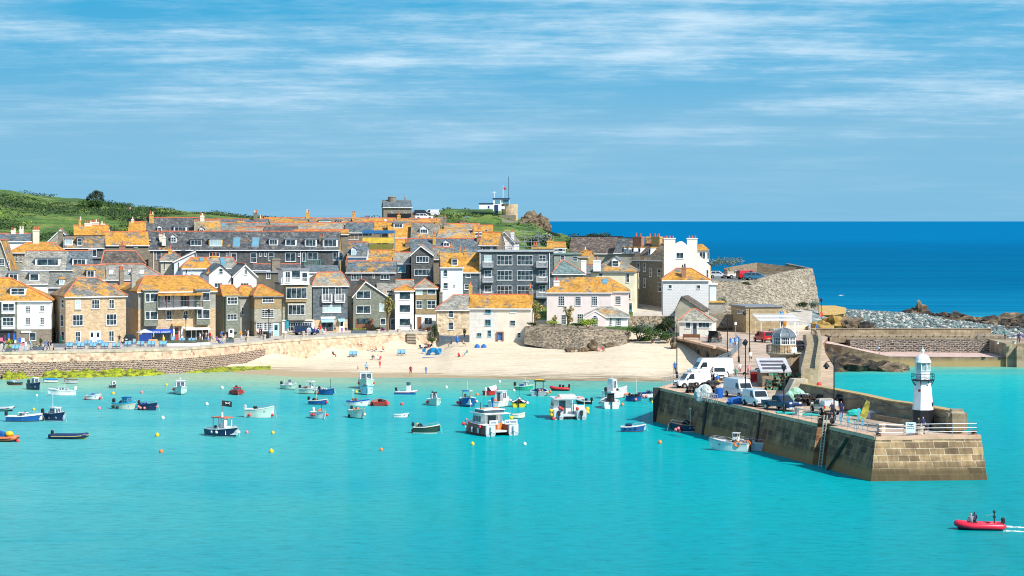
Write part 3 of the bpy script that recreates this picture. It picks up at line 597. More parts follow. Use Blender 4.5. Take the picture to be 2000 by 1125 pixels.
# --- quay front, left to right
h=House('white quayside shop with orange hipped roof, green slate bay and clothes hanging outside',-40,99,586,381,10,6,zb=3.9)
h.roof('hip',543,R1(.93,1),-10,22); 
m=MB(); t34=h.T(34); zs=h.z(h.Z(643,h.t1))
m.box(h.t0,t34,0,h.D,0,h.z(h.ze),1); m.box(t34,h.t1,0,h.D,zs,h.z(h.ze),0); m.box(t34,h.t1,.04,h.D,0,zs,2)
h.part(m,'wall',[WHITE,SLATEG,STGREY])
h.box('bay',3,29,590,613,-.6,0,WPAINT); h.box('bay',3,29,620,643,-.6,0,WPAINT)
h.win([(16.5,600,23,15,2,2,-.6),(16,628,22,17,3,2,-.6),(54.5,604.5,10,14,3,4),(82.5,603,9,12,2,4),(54.5,627,10,15,3,4),(82.5,627,8,14,2,4),(64,657,13,17,1,1)])
h.box('shop_front',-20,32,647,671,-.05,.3,M('shop_shade_black',(.02,.02,.025),.7,.3,2)); h.box('shop_sign',41,61,646,650,-.12,-.004,WPAINT)  # near-black panel painted as the shade inside the open shop front
h.dorm(35,569.5,27,13,'f',2,2,rm=roofmat(.6,GR,'',4))
h=House('three storey tan granite house with hipped slate roof and twin white doors',128,246,577.5,383,10,25,zb=3.9)
h.roof('hip',543,R1(.55,2),152,189); h.walls(STONE)
h.win([(152,594.5,10.5,18,2,2),(186.7,594,15.5,18,3,2),(217.8,593.5,10.5,18,2,2),(152,625.5,20.5,22,3,2),(217.8,624,20.5,22,3,2),(152,657.5,11,21,2,2),(217.5,656.5,10.5,21,2,2)])
h.winside([(102,592,5,17,1,2),(123,593,4.5,17,1,2),(103.5,624,6,23,1,2),(121.5,626,6,23,1,2),(107.5,656,5,18,1,2),(123.3,656,5,18,1,2)])
h.door(179.5,658.5,8,23,WPAINT); h.door(191.3,658.5,8,23,WPAINT)
for x,y,w in ((152,607,14),(186.5,605,16),(217.8,604.5,14),(152,638,24),(217.8,636.5,24)): h.box('sill',x-w/2,x+w/2,y-1,y,-.1,-.003,STGREY)
m=MB(); z0=h.z(4); m.tube([(h.t0-.08,3.3,z0),(h.t0-.08,3.3,h.z(h.ze)-.3)],.07,6); h.part(m,'drainpipe',WPAINT)
# gallery
h=House('granite gallery building with wide orange roof, glazed first floor balcony and long blue awning',270,421,568,392,13,22,zb=3.9)
h.roof('hip',539,R1(.97,3),282,386)
m=MB(); zm=h.z(h.Z(603,0)); m.box(h.t0,h.t1,0,h.D,0,zm,0); m.box(h.t0,h.t1,.0,h.D,zm,h.z(h.ze),1); h.part(m,'wall',[STONE,GREYR])
h.box('bay',281,309,568,637,-.9,0,SLATEG); h.box('bay',384,410,568,634,-.9,0,SLATEG); h.box('bay_roof',279,312,566,568.4,-1.1,.2,LEAD); h.box('bay_roof',381,413,565,567.4,-1.1,.2,LEAD)
h.win([(288.5,581.5,9,17,1,1,-.9),(300.5,581,15,17,1,1,-.9),(288.5,616,9,17,1,1,-.9),(300.5,616,15,17,1,1,-.9),(391,613.5,11,18,1,1,-.9),(402,613,16,18,1,1,-.9),(402,579,16,17,1,1,-.9),(330.5,615.5,10.5,18,2,2),(362,614.5,10.5,17,2,2)])
h.box('balcony_wall',312,396,575,601,.0,.05,WHITE,dref=0)
h.win([(327,584,12,15,2,1,0),(362,588,18,22,3,1,0),(388,586,8,20,1,1,0)]); h.slab(309,397,601,.28,-1.7,0,WPAINT)
m=MB(); 
zt=h.z(h.Z(575,0,-1.7)); zbm=h.z(h.Z(601,0,-1.7))
for i in range(7): x=lerp(h.T(311,-1.65),h.T(396,-1.65),i/6); m.box(x-.05,x+.05,-1.68,-1.58,zbm,zt)
h.part(m,'balcony_post',M('dark_red_post',(.09,.02,.02),.6,.1))
rl=h.rail(311,396,587,600,-1.62,GALV,4,False); h.slab(309,397,573.4,.35,-2.1,.0,R1(.97,3),name='balcony_roof')
for px in (323,342,359,375):
    a=h.T(px,-.5); zz=h.z(h.Z(603,a,-.5)); m=MB(); m.extr([(-.1,zz),(-1.4,zz),(-1.2,zz-.25),(-.5,zz-.6),(-.1,zz-1.2)],a-.08,a+.08,ax='x'); h.part(m,'bracket',BEIGE)
h.box('shop_window',294,334,647,668,-.06,-.002,M('shop_glass',(.1,.14,.15),.15,.4,1)); h.box('shop_window',364,409,643,664,-.06,-.002,M('cafe_glass',(.03,.035,.035),.15,.5,.6))
for px in (374,383,395,408): h.box('mullion',px-.7,px+.7,643,664,-.09,-.061,FRAME)
a,b=h.T(283,-1.2),h.T(338.5,-1.2); zt=h.z(h.Z(642,0,0)); zb=h.z(h.Z(650,0,-1.3)); m=MB()
m.extr([(0,zt),(-1.3,zb+.35),(-1.3,zb-.02),(-1.24,zb-.02),(0,zb)],a,b,ax='x'); aw=h.part(m,'awning',AWN)
text('ART SPACE GALLERY',.42,WPAINT,aw,((a+b)/2,-1.315,zb+.19),(R(90),0,0))
m=MB(); a,b=h.T(361,-1.1),h.T(411,-1.1); zt=h.z(h.Z(639,0,0)); m.extr([(0,zt),(-1.4,zt-.35),(-1.4,zt-.5),(0,zt-.25)],a,b,ax='x'); h.part(m,'awning',[CREAM])
h.door(344.5,653,9,28,REDW); h.box('door_surround',338,341,636,667,-.35,-.002,WHITE); h.box('door_surround',354,358,636,667,-.35,-.002,WHITE); h.box('door_canopy',337,359,633,637,-.9,-.002,OSTONE)
h.chim(260,531,8,.45,0,GREYR,y0=600,dw=1)
h=quick('low rear wing with orange hipped roof between the tan granite house and the gallery',207,284,568,404,'hip',553,GREYR,R1(.9,5),10,22,232,262,zb=3.9,chim=[(237,527,8,.4,3,STGREY)])
# narrow slate houses
h=House('two storey green slate house with orange roof and a white door, right of the gallery',437,469,576,401,8,20,zb=3.9); h.white=False
h.roof('hip',557,R1(.93,6),430,455); h.walls(SLATEG); h.box('bay',441,465,577,648,-.5,0,SLATEG)
h.win([(453.8,587,20,14,3,2,-.5),(453,619,20,12,3,2,-.5),(444,642,5,9,2,2,-.02),(460,642,5,9,2,2,-.02)]); h.door(451.5,651,9,16,WPAINT,-.5)
h=quick('narrow grey recessed house in the shaded passage with an outside stair',466,500,577,410,'hip',558,GREYR,R1(.9,7),8,20,470,490,zb=3.9,win=[(491,586,4,11,1,2),(491,612,4,16,1,2),(474,607,5,15,1,2)],white=False)
h=House('square pale slate house with orange pyramid roof and a shop front of small panes',497,550,577,408,9,20,zb=3.9); h.white=False
h.roof('hip',557,R1(.88,8),504,514); m=MB(); z1=h.z(h.Z(603,0)); z2=h.z(h.Z(627,0)); m.box(h.t0,h.t1,0,h.D,z1,h.z(h.ze),0); m.box(h.t0,h.t1,.04,h.D,z2,z1,1); m.box(h.t0,h.t1,0,h.D,0,z2,2)
h.part(m,'wall',[SLATEO,SLATEP,STGREY]); h.win([(523.5,585,23,13,4,2),(523,612,24,16,4,4),(507,638,13,16,4,4),(518.5,638,9,16,3,4),(528.5,638,9,16,3,4)]); h.door(539,644.5,10,25,DOORB); h.box('fascia',499,550,627,630,-.2,-.002,GREYR)
h=House('tall narrow slate house with white balcony on its top floor and stacked bay windows',552,609,556,415,9,15,zb=3.9)
h.roof('flat',0,roofmat(.2,DK),oh=.1); h.walls(SLATEP); h.box('attic',553,604,527,556,.2,6,WPAINT); h.box('attic_roof',550,606,524.5,527.5,-.1,6.3,LEAD)
h.win([(562,541,10,22,2,1,.2),(578,537,17,17,1,1,.2),(595,541,11,18,1,1,.2)]); h.slab(549,605,554,.2,-1.1,.2,WPAINT); h.rail(551,604,542,553,-1.05,FRAME,26,True,.1)
h.box('bay',558,600,560,590,-.8,0,SLATEO); h.box('bay',562,597,592,625,-.7,0,SLATEP); h.win([(579,572.5,41,21,4,1,-.8),(579,605,33,20,4,1,-.7)])
h.box('shop_front',551,561,628,651,-.08,-.002,WPAINT); h.box('fascia',551,613,624.5,627,-.25,-.002,CREAM); h.win([(586,638,46,17,10,2)]); h.box('shop_front',610,614,628,652,-.08,-.002,WPAINT); h.box('banner',559,564,624,642,-.5,-.42,M('teal_banner',(.02,.3,.38),.7,.1))
h=quick('windowless dark slate back wall of a flat roofed house with one tall window',501,552,533,425,'flat',0,M('dark_harling',(.13,.12,.09),.9,.2,.8),LEAD,8,18,zb=6,win=[(524,537,8,15,2,1)],chim=[(538,505,16,.3,0,STGREY,None,1.2)])
h=House('blue slate house with tan hipped roof, white balconies and pale blue shop awnings',611,679,557,424,9,18,zb=3.9)
h.roof('hip',532,R1(.42,9,PL),620,668); m=MB(); z1=h.z(h.Z(624,0)); m.box(h.t0,h.t1,0,h.D,z1,h.z(h.ze),0); m.box(h.t0,h.t1,.03,h.D,0,z1,1); h.part(m,'wall',[SLATEW,STONE])
h.win([(635.5,574,12,27,2,1),(660.5,574,12,27,2,1),(648,603,36,15,3,1,0,CURT)]); 
for a_,b_ in ((630,649),(655,674)): h.slab(a_,b_,590,.12,-.8,0,WPAINT); h.rail(a_,b_,574,589,-.78,FRAME,9,True)
h.box('shop_sign',626.5,655,618.5,622.5,-.15,-.002,WPAINT); h.box('shop_window',629,651,629,646,-.06,-.002,GLASS); h.door(667.5,637,8,22,WPAINT)
for a_,b_,y in ((627,653,623.5),(660.5,674,622.5)):
    m=MB(); a=h.T(a_,-.5); b=h.T(b_,-.5); z=h.z(h.Z(y,0,0)); m.extr([(0,z),(-.9,z-.45),(-.9,z-.55),(0,z-.12)],a,b,ax='x'); h.part(m,'awning',AWN2)
h=House('green slate gabled house with white bargeboards above a brown garage door',690,755,577,429,10,10,zb=3.9); h.white=False
h.roof('front',549.5,R1(.5,10),714); h.walls(SLATEG,'front',h.zr); 
h.win([(710,575.5,28,15,2,1),(710,604.5,28,15,2,1),(745.5,600,9,16,1,1),(748,628,11,13,1,1)]); h.box('garage_door',695,729,622,644,-.06,-.002,WOOD); h.box('window_strip',697,722,622,632,-.1,-.062,GLASS)
h=quick('cream rendered house with long tan slate roof behind the spiky palm',738,810,572,438,'side',547.5,M('peach_render',(.66,.57,.45),.8,.08,.5),R1(.12,11,PL),9,6,zb=4,win=[(760.5,573,11,13,1,1),(768,631,0.1,.1,1,1)][:1])
h=quick('white three storey house with an orange pyramid roof and three wide picture windows',772,808,566.5,431,'hip',556,WHITE,R1(.97,12),7,6,791,793,zb=3.9,win=[(791,577.5,22,15,1,1),(791,602.5,22,15,1,1),(791,629,22,15,1,1)]); h.door(767,633,9,20,DOORG,1.5)
h=House('slate house with ochre slate gable above white ground floor',811,853,562,434,9,6,zb=3.9); h.roof('hip',545,R1(.35,13,PL),829,831); m=MB(); z1=h.z(h.Z(614,0)); m.box(h.t0,h.t1,0,h.D,z1,h.z(h.ze),0); m.box(h.t0,h.t1,0,h.D,0,z1-.004,1); h.part(m,'wall',[SLATEG,WHITE])
h.box('lichen_band',812,852,576,585,-.12,-.002,SLATEO); h.box('lichen_band',812,852,604,613,-.12,-.002,SLATEO)
h.win([(818.5,569.5,13,12,1,1,0,CURT),(843,569,16,11,1,1),(818.5,594.5,12,16,2,2),(842.5,594.5,17,16,2,2),(836.5,627,15,14,2,2)]); h.door(819,630.5,8.5,24,WOOD,glaze=False)
h.chim(861,570,6,.4,1,STGREY,y0=600)
h=quick('rubble granite cottage with plain grey slate roof beside the long white house',853,917,604,424,'hip',576,rubble('cottage_rubble',[(.42,.32,.2),(.66,.52,.34),(.8,.66,.46),(.5,.4,.28)],(.7,.58,.42),2,.06),R1(.02,14,PL,'plain'),8,3,885,930,zb=3,win=[(881,613,10,14,1,2),(881,636.5,10,15,1,2)],ridge=TERR)
h=House('long white and cream beach house with orange roof and blue framed windows',917,1038,601,411,7.5,-4,zb=2.2)
h.roof('side',576.5,R1(.93,15)); m=MB(); tx=h.T(971); e=h.z(h.ze); D=h.D; r=h.z(h.zr)-.12
m.extr([(0,0),(D,0),(D,e),(D/2,r),(0,e)],h.t0,tx,0,'x'); m.extr([(0,0),(D,0),(D,e),(D/2,r),(0,e)],tx+.001,h.t1,1,'x'); h.part(m,'wall',[brickmat('patchy_whitewash',(.8,.79,.75),(.84,.83,.8),(.6,.57,.5),.5,.25,.025,stain=.35,stcol=(.4,.34,.26)),M('cream_wash',(.74,.65,.54),.8,.08,.4)])
h.win([(953,606.5,11.5,12,2,1),(953,630,11.5,12,2,1),(936,654,9,8,2,1),(956,651,7,12,1,2)],BLUEF); h.win([(1002,605.5,11.5,11,1,2,0,CURT),(1001.5,631,11.5,11.5,1,2),(1013.7,654.5,7.5,11,1,2)])
h.door(977,657,8,14,DBL,glaze=False); h.box('porch_frame',970,972.5,650,671,-.3,-.002,WOOD); h.box('porch_frame',981,983.5,650,671,-.3,-.002,WOOD); h.box('porch_frame',970,983.5,648,650.3,-.3,-.002,WOOD)
h.chim(919,557,6.5,.5,1,OCH,TERR,y0=600); h.chim(1036,562,6,.5,1,STGREY,TERR,y0=595)
# hotel
h=House('big flat roofed hotel in blue slate, white windows and corner balconies',936,1081,492,446,14,0,name='hotel',cat='hotel'); h.roof('flat',0,M('flat_roof_grey',(.35,.38,.4),.8,.15,.4),oh=.35); h.walls(SLATEW)
for r in range(3): 
    y=508+29.7*r; h.win([(985.5,y,30,19,4,2),(1025.5,y,31,19,4,2)],glass=GLASS)
    for cx,a_,b_ in ((953,943,963),(1059.5,1048,1069.5)): h.win([(cx,y-3,14,14,2,2)]); h.slab(a_-.5,b_+.5,y+13.5,.18,-1.0,0,GALV); h.rail(a_,b_,y+2,y+12.8,-.97,FRAME,13,True)
for px in (937.5,1073): 
    t=h.T(px,-.12); m=MB(); m.tube([(t,-.12,0),(t,-.12,h.z(h.ze)-.2)],.08,6); h.part(m,'drainpipe',WPAINT)
# pink house on its garden wall
h=House('large pale pink house with orange hipped roof and small paned sash windows',1068,1194,570,424,8,-3,zb=5.5); h.roof('hip',546,R1(.8,16),1100,1166,ridge=None); h.walls(PINK)
h.win([(1097,587.5,12,19,3,4),(1129,587.5,11.5,18,3,4),(1161.5,587.5,11.5,18,3,4),(1101.5,624,9,19,2,4),(1133.5,622.5,12,19,3,4)]); h.chim(1087,548,11,.25,1,WHITE,M('red_pot',(.6,.05,.05),.6,.05),y0=575)
h=quick('taller rear wing of the pink house with skylight in its orange roof',1110,1228,568,428.5,'hip',541,PINK,R1(.85,17),9,-3,1106,1190,zb=5.5,win=[(1207,586.5,11.5,17,3,4)],sky=[(1181,551,10,10)],ridge=None)
h=House('white porch wing with arched window and grey hipped roof in front of the pink house',1142,1227,617,416,5,-3,zb=5.3); h.roof('hip',598.5,R1(.35,18,PL),1172,1196,ridge=None); h.walls(WHITE)
h.win([(1208,628.5,10,14,3,4),(1193,627,4,14,1,4)]); 
t=h.T(1162.5,-.3); z=h.z(h.Z(641,t,-.3)); zt=h.z(h.Z(612,t,-.3)); zr=h.z(h.Z(608,t,-.3)); m=MB(); w_=h.T(1183,-.3)-t; m.extr([(t-w_,z),(t+w_,z),(t+w_,h.z(h.Z(619,t,-.3))),(t,zr),(t-w_,h.z(h.Z(619,t,-.3)))],-.5,.0,0); h.part(m,'gable',PINK)
m=MB(); ys=h.z(h.Z(619,t,-.3)); m.extr([(t-w_-.15,ys-.25),(t,zr-.05),(t+w_+.15,ys-.25),(t+w_+.15,ys),(t,zr+.22),(t-w_-.15,ys)],-.62,-.5); h.part(m,'bargeboard',FRAME)
def archwin(h,px,py,w,hh,d,mat=FRAME):
    tc=h.T(px,d); W=abs(h.T(px+w/2,d)-h.T(px-w/2,d)); z0=h.z(h.Z(py+hh/2,tc,d)); z1=h.z(h.Z(py-hh/2,tc,d)); r=W/2; m=MB()
    pts=[(tc-r,z0),(tc+r,z0)]+[(tc+r*math.cos(PI*i/10),z1-r+r*math.sin(PI*i/10)) for i in range(11)]
    m.extr(pts,d-.05,d-.002); q=MB(); q.extr([(tc+(x-tc)*.84,(z0+z1)/2+(z-(z0+z1)/2)*.9) for x,z in pts],d-.062,d-.052); o=h.part(m,'window',mat); q.build('pane',GLASS,o)
    b=MB()
    for i in (-1,1): b.box(tc+i*W*.17-.03,tc+i*W*.17+.03,d-.08,d-.064,z0,z1-r*.3)
    for i in range(1,5): zz=lerp(z0,z1,i/5.2); b.box(tc-r*.9,tc+r*.9,d-.079,d-.064,zz-.03,zz+.03)
    b.build('glazing_bar',mat,o)
archwin(h,1162,626.5,13,22,-.5)
m=MB(); b0=h.T(1217,-.02); m.box(b0,h.t1,-.25,.0,h.z(2.6),.0); h.part(m,'buttress',WHITE)
# cream house right of it
h=House('tall cream house with grey and orange hipped roof and a single white dormer',1155,1240,529.5,446,9,-8); h.white=False; h.roof('hip',502,R1(.38,19,GR),1198,1203,ridge=None); h.walls(M('pale_yellow_render',(.78,.72,.52),.8,.06,.5))
h.win([(1226,543,7,17,1,2),(1229.5,574,5,18,1,2),(1173.5,537,8,7,1,1),(1212,517,.5,.5,1,1)][:3]); h.door(1231.5,604,6,24,M('teal_door',(.1,.3,.36),.6,.1)); h.dorm(1202,515,13,12,'g',1,2,ridge=None)
h.chim(1166,508,14,-.05,1,WPAINT,POT,.9,530)
# terrace seen along its length
h=House('brown granite terrace seen end on with five white dormers along its mossy roof',1233,1297,507,456,8,-50,name='terrace',cat='terrace'); h.roof('side',478,R1(.35,20,(.16,.13,.09))); h.walls(STGREY,'side',h.zr)
h.win([(1247,522,5,18,1,2),(1259,522,5,17,1,2),(1271,532,4,16,1,2),(1248,552,4,22,1,2),(1259,552,5,18,1,2),(1288,532,7,14,1,2),(1289,560,7,18,1,2)])
for x in (1217,1226,1236,1249): h.dorm(x,489,4.5,9,'f',1,1,rm=R1(.9,5),dback=4)
h.dorm(1269,491,4,11,'f',1,1,rm=R1(.9,5),dback=4); h.chim(1247,462,17,.5,2,BRICK,POT,.8); h.chim(1283,462,16,.5,2,OSTONE,POT,.8)
h=quick('brown slate house wing with ochre chimney seen over the terrace dormers',1262,1300,480,476,'side',465,GREYR,R1(.3,3,(.2,.1,.06)),8,-10,chim=[(1277,462,30,.5,2,OCH,POT,1)])
# cream gable with two stacks
h=House('tall cream house with shaped gable between two big white chimney stacks',1297,1392,549,446,13,0); hz=h.z
Zp=lambda y:hz(h.Z(y,0)); Tp=h.T
out=[(1297,620),(1297,467),(1319,467),(1319,476),(1326,472),(1332,471),(1338,475),(1342,479),(1342,467),(1362,467),(1362,495),(1386,518),(1388,549),(1391,550),(1391,620)]
m=MB(); m.extr([(Tp(x),Zp(y) if y<620 else 0) for x,y in out],0,.5); wl_=h.part(m,'wall',M('cream_gable_render',(.8,.74,.65),.8,.05,.4))
m=MB(); m.box(Tp(1298),Tp(1389),.5,12,0,Zp(520)); m.extr([(Tp(1298),Zp(520)),(Tp(1389),Zp(520)),(Tp(1362),Zp(497)),(Tp(1330),Zp(474)),(Tp(1298),Zp(505))],.5,12); h.part(m,'rear_wall',STONE)
for a_,b_ in ((1297,1319),(1342,1362)):
    m=MB(); m.box(Tp(a_)-.1,Tp(b_)+.1,-.1,1.2,Zp(467),Zp(465)); o=h.part(m,'chimney',WPAINT)
    for i in range(3): q=MB(); q.lathe([(.14,0),(.11,.4),(.15,.5)],8,(lerp(Tp(a_),Tp(b_),(i+.8)/3.4),.5,Zp(465))); q.build('chimney_pot',POT,o)
h.win([(1328,499,14,12,2,1),(1382,535,4,16,1,2)]); m=MB(); m.box(Tp(1362),Tp(1386),2,7,Zp(512),Zp(489)); o=h.part(m,'dormer',WPAINT); q=MB(); a,b=Tp(1362),Tp(1388); q.add([(a,1.6,Zp(489)),(b,1.6,Zp(489)),(b,7.4,Zp(489)),(a,7.4,Zp(489)),(lerp(a,b,.25),4.5,Zp(477)),(lerp(a,b,.55),4.5,Zp(477))],[(3,2,1,0),(0,1,5,4),(1,2,5),(2,3,4,5),(3,0,4)]); q.build('dormer_roof',R1(.8,2),o)
h.win([(1372,499,12,14,2,1,1.98),(1383,499,4,14,1,1,1.98)])
h=quick('white painted rough stone house with an orange hipped roof and one brick chimney',1295,1384,546,420,'hip',524,WSTONE,R1(.7,21),8,-2,1320,1350,yb=617,win=[(1309,560,7,8,1,1),(1364.5,560.5,7.5,8,1,1)],chim=[(1335.5,522,8.5,.1,2,BRICK,BLACK,.8,546)],ridge=TERR)
h=quick('grey concrete lean-to against the car park slope',1385,1413,591,428,'flat',0,GREYR,OCH,5,0,yb=612,ridge=None)
h=quick('pale blue box extension on the side of the white stone house',1386,1399,556,430,'flat',0,PALEB,WPAINT,4,0,yb=590,ridge=None)
h=quick('small brown stone building with steep front gable touching the white stone house',1319,1371,606,411,'front',580,BEIGE,R1(.1,3,BR),7,-14,1331,zb=3.9,ridge=None)
h=House('small white lodge with coral ridged slate roof at the top of the pier',1327,1391,626.5,403,6,-12,zb=3.95,name='lodge',cat='lodge'); h.roof('hip',603,roofmat(.15,(.4,.38,.3),'',22),1352,1360); h.walls(M('lodge_cream',(.74,.72,.64),.8,.08,.5)); h.win([(1344,634.5,10,13,1,1),(1375,634,22,13,3,1)]); h.door(1357,642,8,23,DOORG)
# --- second tier
B=[
('orange hipped roof above a dark slate mansard behind the tan house',20,118,492,440,'hip',474,SLATEP,R1(.9,23),dict(r0=52,r1=106,win=[(33,503,4,16,1,2),(41,503,4,16,1,2)],chim=[(70.5,449,12,.5,3,CREAM)])),
('pale slate mansard house with one broad white dormer',45,127,526,427,'side',491,SLATEP,R1(.08,24,PL),dict(dorm=[(93,512,42,13,'f',2,1,WPAINT)],ridge=TERR)),
('blue grey slate mansard house with a triple light white dormer',119,180,526,428,'side',491,SLATEP,R1(.08,25,BL),dict(dorm=[(155,512,24,12,'f',3,1,WPAINT)])),
('white rendered house with two mansard dormers left of the tan granite house',-10,95,553,412,'side',532,WHITE,R1(.1,26,PL),dict(win=[(72,571,14,12,3,1)],dorm=[(26,542,16,14,'f',2,1,WHITE),(67,541.5,17,14,'f',1,1,WHITE)],ridge=LEAD)),
('grey slate roofed house with small orange capped dormer',94,152,560,404,'side',534,GREYR,R1(.25,27,GR),dict(dorm=[(120,551,9,10,'h',2,2,WHITE,R1(.95,3))],ridge=None)),
('steep slate roofed house with orange hipped dormer above the tan granite house',142,203,545,408,'side',519,GREYR,R1(.4,28,GR),dict(dorm=[(177,535,14,13,'h',2,1,WHITE,R1(.9,3))],ridge=TERR)),
('house with a low dark brown slate roof behind the gallery',200,282,515,440,'hip',490,STGREY,R1(.0,29,(.13,.1,.08),'brown'),dict(r0=203,r1=264,chim=[(239,478,12,.6,1,BRICK)])),
('long tan slate roofed house with four skylights',196,322,545,428,'hip',516,GREYR,R1(.05,30,PL,'tan'),dict(r0=197,r1=280,sky=[(217,533,10,8,WPAINT),(254,533,10,8,WPAINT),(277,533,10,8,WPAINT)],win=[(195,521,7,11,1,1)],chim=[(257,529,4,.1,1,STGREY)])),
('orange roofed stone house left of the long slate terrace',200,290,478,468,'side',454,STGREY,R1(.85,31),dict(win=[(265,482,7,4,1,1)])),
('high orange roof with a chimney at its left end',250,300,458,486,'side',434,STGREY,R1(.95,32),dict(chim=[(259,428,5,.5,1,CREAM)])),
('slate house with dark box dormer and two white windows',125,202,483,455,'side',462,SLATED,R1(.5,33),dict(dorm=[(134,473,14,11,'f',2,1,WHITE),(155.5,472,10,14,'f',1,2,SLATED)],chim=[(118,451,10,.3,0,STGREY)],ridge=BLACK)),
('dark slate house with white patio windows facing the harbour',150,204,505,450,'flat',0,SLATEW,LEAD,dict(win=[(181,494,16,14,2,1)])),
('pale gabled house with coral ridge tiles near the left hill foot',84,150,480,472,'front',448,SLATEP,R1(.4,34,BL),dict(r0=118)),
('white chimneyed house at the left edge below the green hill',-10,60,470,470,'side',457,WHITE,R1(.3,35,BL),dict(chim=[(26,450,9,.5,3,CREAM),(42,448,8,.5,3,CREAM)])),
('grey rendered house at the far left edge with small white windows',-30,22,530,430,'front',470,SLATEP,R1(.7,36),dict(r0=2,win=[(4,512,10,14,2,3),(16,516,6,12,2,3)],chim=[(5,480,4,.5,1,CREAM)])),
('orange roofed cottage with clay chimneys at the foot of the green hill',145,212,462,500,'side',441,BEIGE,R1(.9,37),dict(chim=[(156,430,5,.5,2,OCH),(172,436,14,.5,4,CREAM)])),
('blue slate roofed cottage below the hill with coral ridge',178,210,458,512,'side',444,WHITE,R1(.0,38,BL,'blue'),dict(chim=[(186,434,14,.6,4,CREAM),(201,437,8,.6,2,CREAM)])),
('tall stone house with dark slate roof and small gabled dormer',286,388,467,480,'side',426,STGREY,R1(.15,39,DK,'dark'),dict(dorm=[(312,449,8,9,'g',1,2,WHITE),(352,447.5,22,9,'f',3,1,WHITE)],win=[(291,472,3,4,1,1)],chim=[(296,418,9,.4,2,OCH),(378,430,10,.5,1,CREAM)],D=10)),
('tan lichened roof house with a tiny gabled dormer',380,430,456,478,'side',431,STGREY,R1(.5,40,(.35,.3,.2),'tan'),dict(dorm=[(394,450,8,5,'g',2,1,WHITE)],chim=[(395,421,8,.5,3,CREAM)])),
('pale gabled annexe in front of the terrace with shuttered windows',314,356,508,436,'hip',492,BEIGE,R1(.1,41,GR),dict(r0=330,r1=340,win=[(321,519,3,16,1,1),(336,519,3,17,1,1)],chim=[(332,487,7,.4,1,OCH),(358,489,8,.4,0,BLACK)])),
('blue washed house beside the pale annexe with an ochre front gable',340,386,510,434,'front',490,PALEB,R1(.3,42,GR),dict(r0=382,win=[(349,521,3,18,1,1)],ridge=LEAD)),
('orange hipped roof house with pale blue walls and one skylight',357,412,523,429,'hip',503,PALEB,R1(.85,43),dict(r0=372,r1=402,win=[(364,530,4,10,1,1),(376,530,4,10,1,1)],sky=[(394,508,9,7)])),
('slate roofed house with two ochre chimneys behind the white gables',392,462,522,442,'hip',503,WHITE,R1(.1,44,PL),dict(r0=402,r1=455,chim=[(418,500,12,.5,2,OCH)],sky=[(435,513,9,17)])),
('first white gabled cottage with a dark slate roof and sash window',408,452,535,419,'front',517,WHITE,R1(.0,45,BL,'b'),dict(r0=431,win=[(431.5,530,8,11,1,2),(427,557,16,9,3,1)],chim=[(407,531,7,.1,1,OCH)],D=11,a=14,ridge=None)),
('second white gabled cottage with a green slate roof and narrow twin lights',456,501,538,419.5,'front',517,WHITE,R1(.0,46,GR,'g'),dict(r0=479,win=[(480,531,5.5,11,2,1),(478,557,16,9,3,1)],D=11,a=14,ridge=TERR)),
]
for lab,x0,x1,ye,Y,rk,yr,wall,rm,kw in B: quick(lab,x0,x1,ye,Y,rk,yr,wall,rm,**dict(dict(a=random.choice((4,8,12))),**kw))
# long slate terrace
h=House('long dark slate terrace with coral ridge, a row of mixed dormers and skylights',293,662,487,458,10,2,name='terrace',cat='terrace'); h.roof('side',453,R1(.12,47,DK,'terr')); h.zr=h.zr
m=MB(); e=h.z(h.ze); r=h.z(h.zr)-.12; t=h.T(345); P5=[(0,0),(10,0),(10,e),(5,r),(0,e)]; m.extr(P5,h.t0,t,0,'x'); m.extr(P5,t+.002,h.t1-.02,1,'x'); m.extr([(y,z) for y,z in P5],h.t1-.018,h.t1+.02,2,'x'); h.part(m,'wall',[STGREY,SLATED,OSTONE])
h.dorm(339,468,10,10,'g',2,2,WHITE); h.dorm(383,474,21,11,'f',3,1,SLATED); h.dorm(421,474,23,13,'f',3,1,OCH,LEAD); h.dorm(534,473,15,11,'f',3,1,WHITE,LEAD); h.dorm(568,474,19,12,'f',2,1,WHITE); h.dorm(607,474.5,20,13,'f',3,1,WHITE); h.dorm(645,475,25,14,'f',3,1,WHITE)
h.sky(462,475,14,19); h.sky(499,475,14,19)
h.win([(310,498,10,17,1,2),(419,497,20,8,3,1),(443.5,497,4,6,1,1),(457,502,10,16,1,2),(495.5,503,12,19,1,2),(508.5,497,4,7,1,1),(518.5,497,4,8,1,1),(530,501,11,17,1,2),(567.5,502,21,17,2,1),(584,498,4,6,1,1),(594,502,7,17,1,1),(611,500,20,15,2,1),(660,500,20,16,3,1)])
h.slab(593,627,519,.2,-1.3,0,GALV); h.rail(594,626,507,518,-1.25,M('green_rail',(.1,.3,.26),.5,.05),8,True); h.chim(629,462,10,.15,2,STGREY); h.chim(320,462,7,.05,1,CREAM,y0=480); h.chim(314,458,6,.2,1,CREAM,y0=480)
for px in (300,449,587,661): t=h.T(px,-.1); m=MB(); m.tube([(t,-.1,0),(t,-.1,h.z(h.ze)-.2)],.07,6); h.part(m,'drainpipe',WPAINT)
quick('low slate back extension with pale blue skylight strip behind the blue slate house',600,662,530,436,'side',521,WHITE,R1(.1,48,BL),6,12,ridge=LEAD)
quick('weathered slate roof with salmon ridge behind the narrow slate house',495,585,526,442,'side',517,STGREY,R1(.1,49,DK,'lo'),7,6)
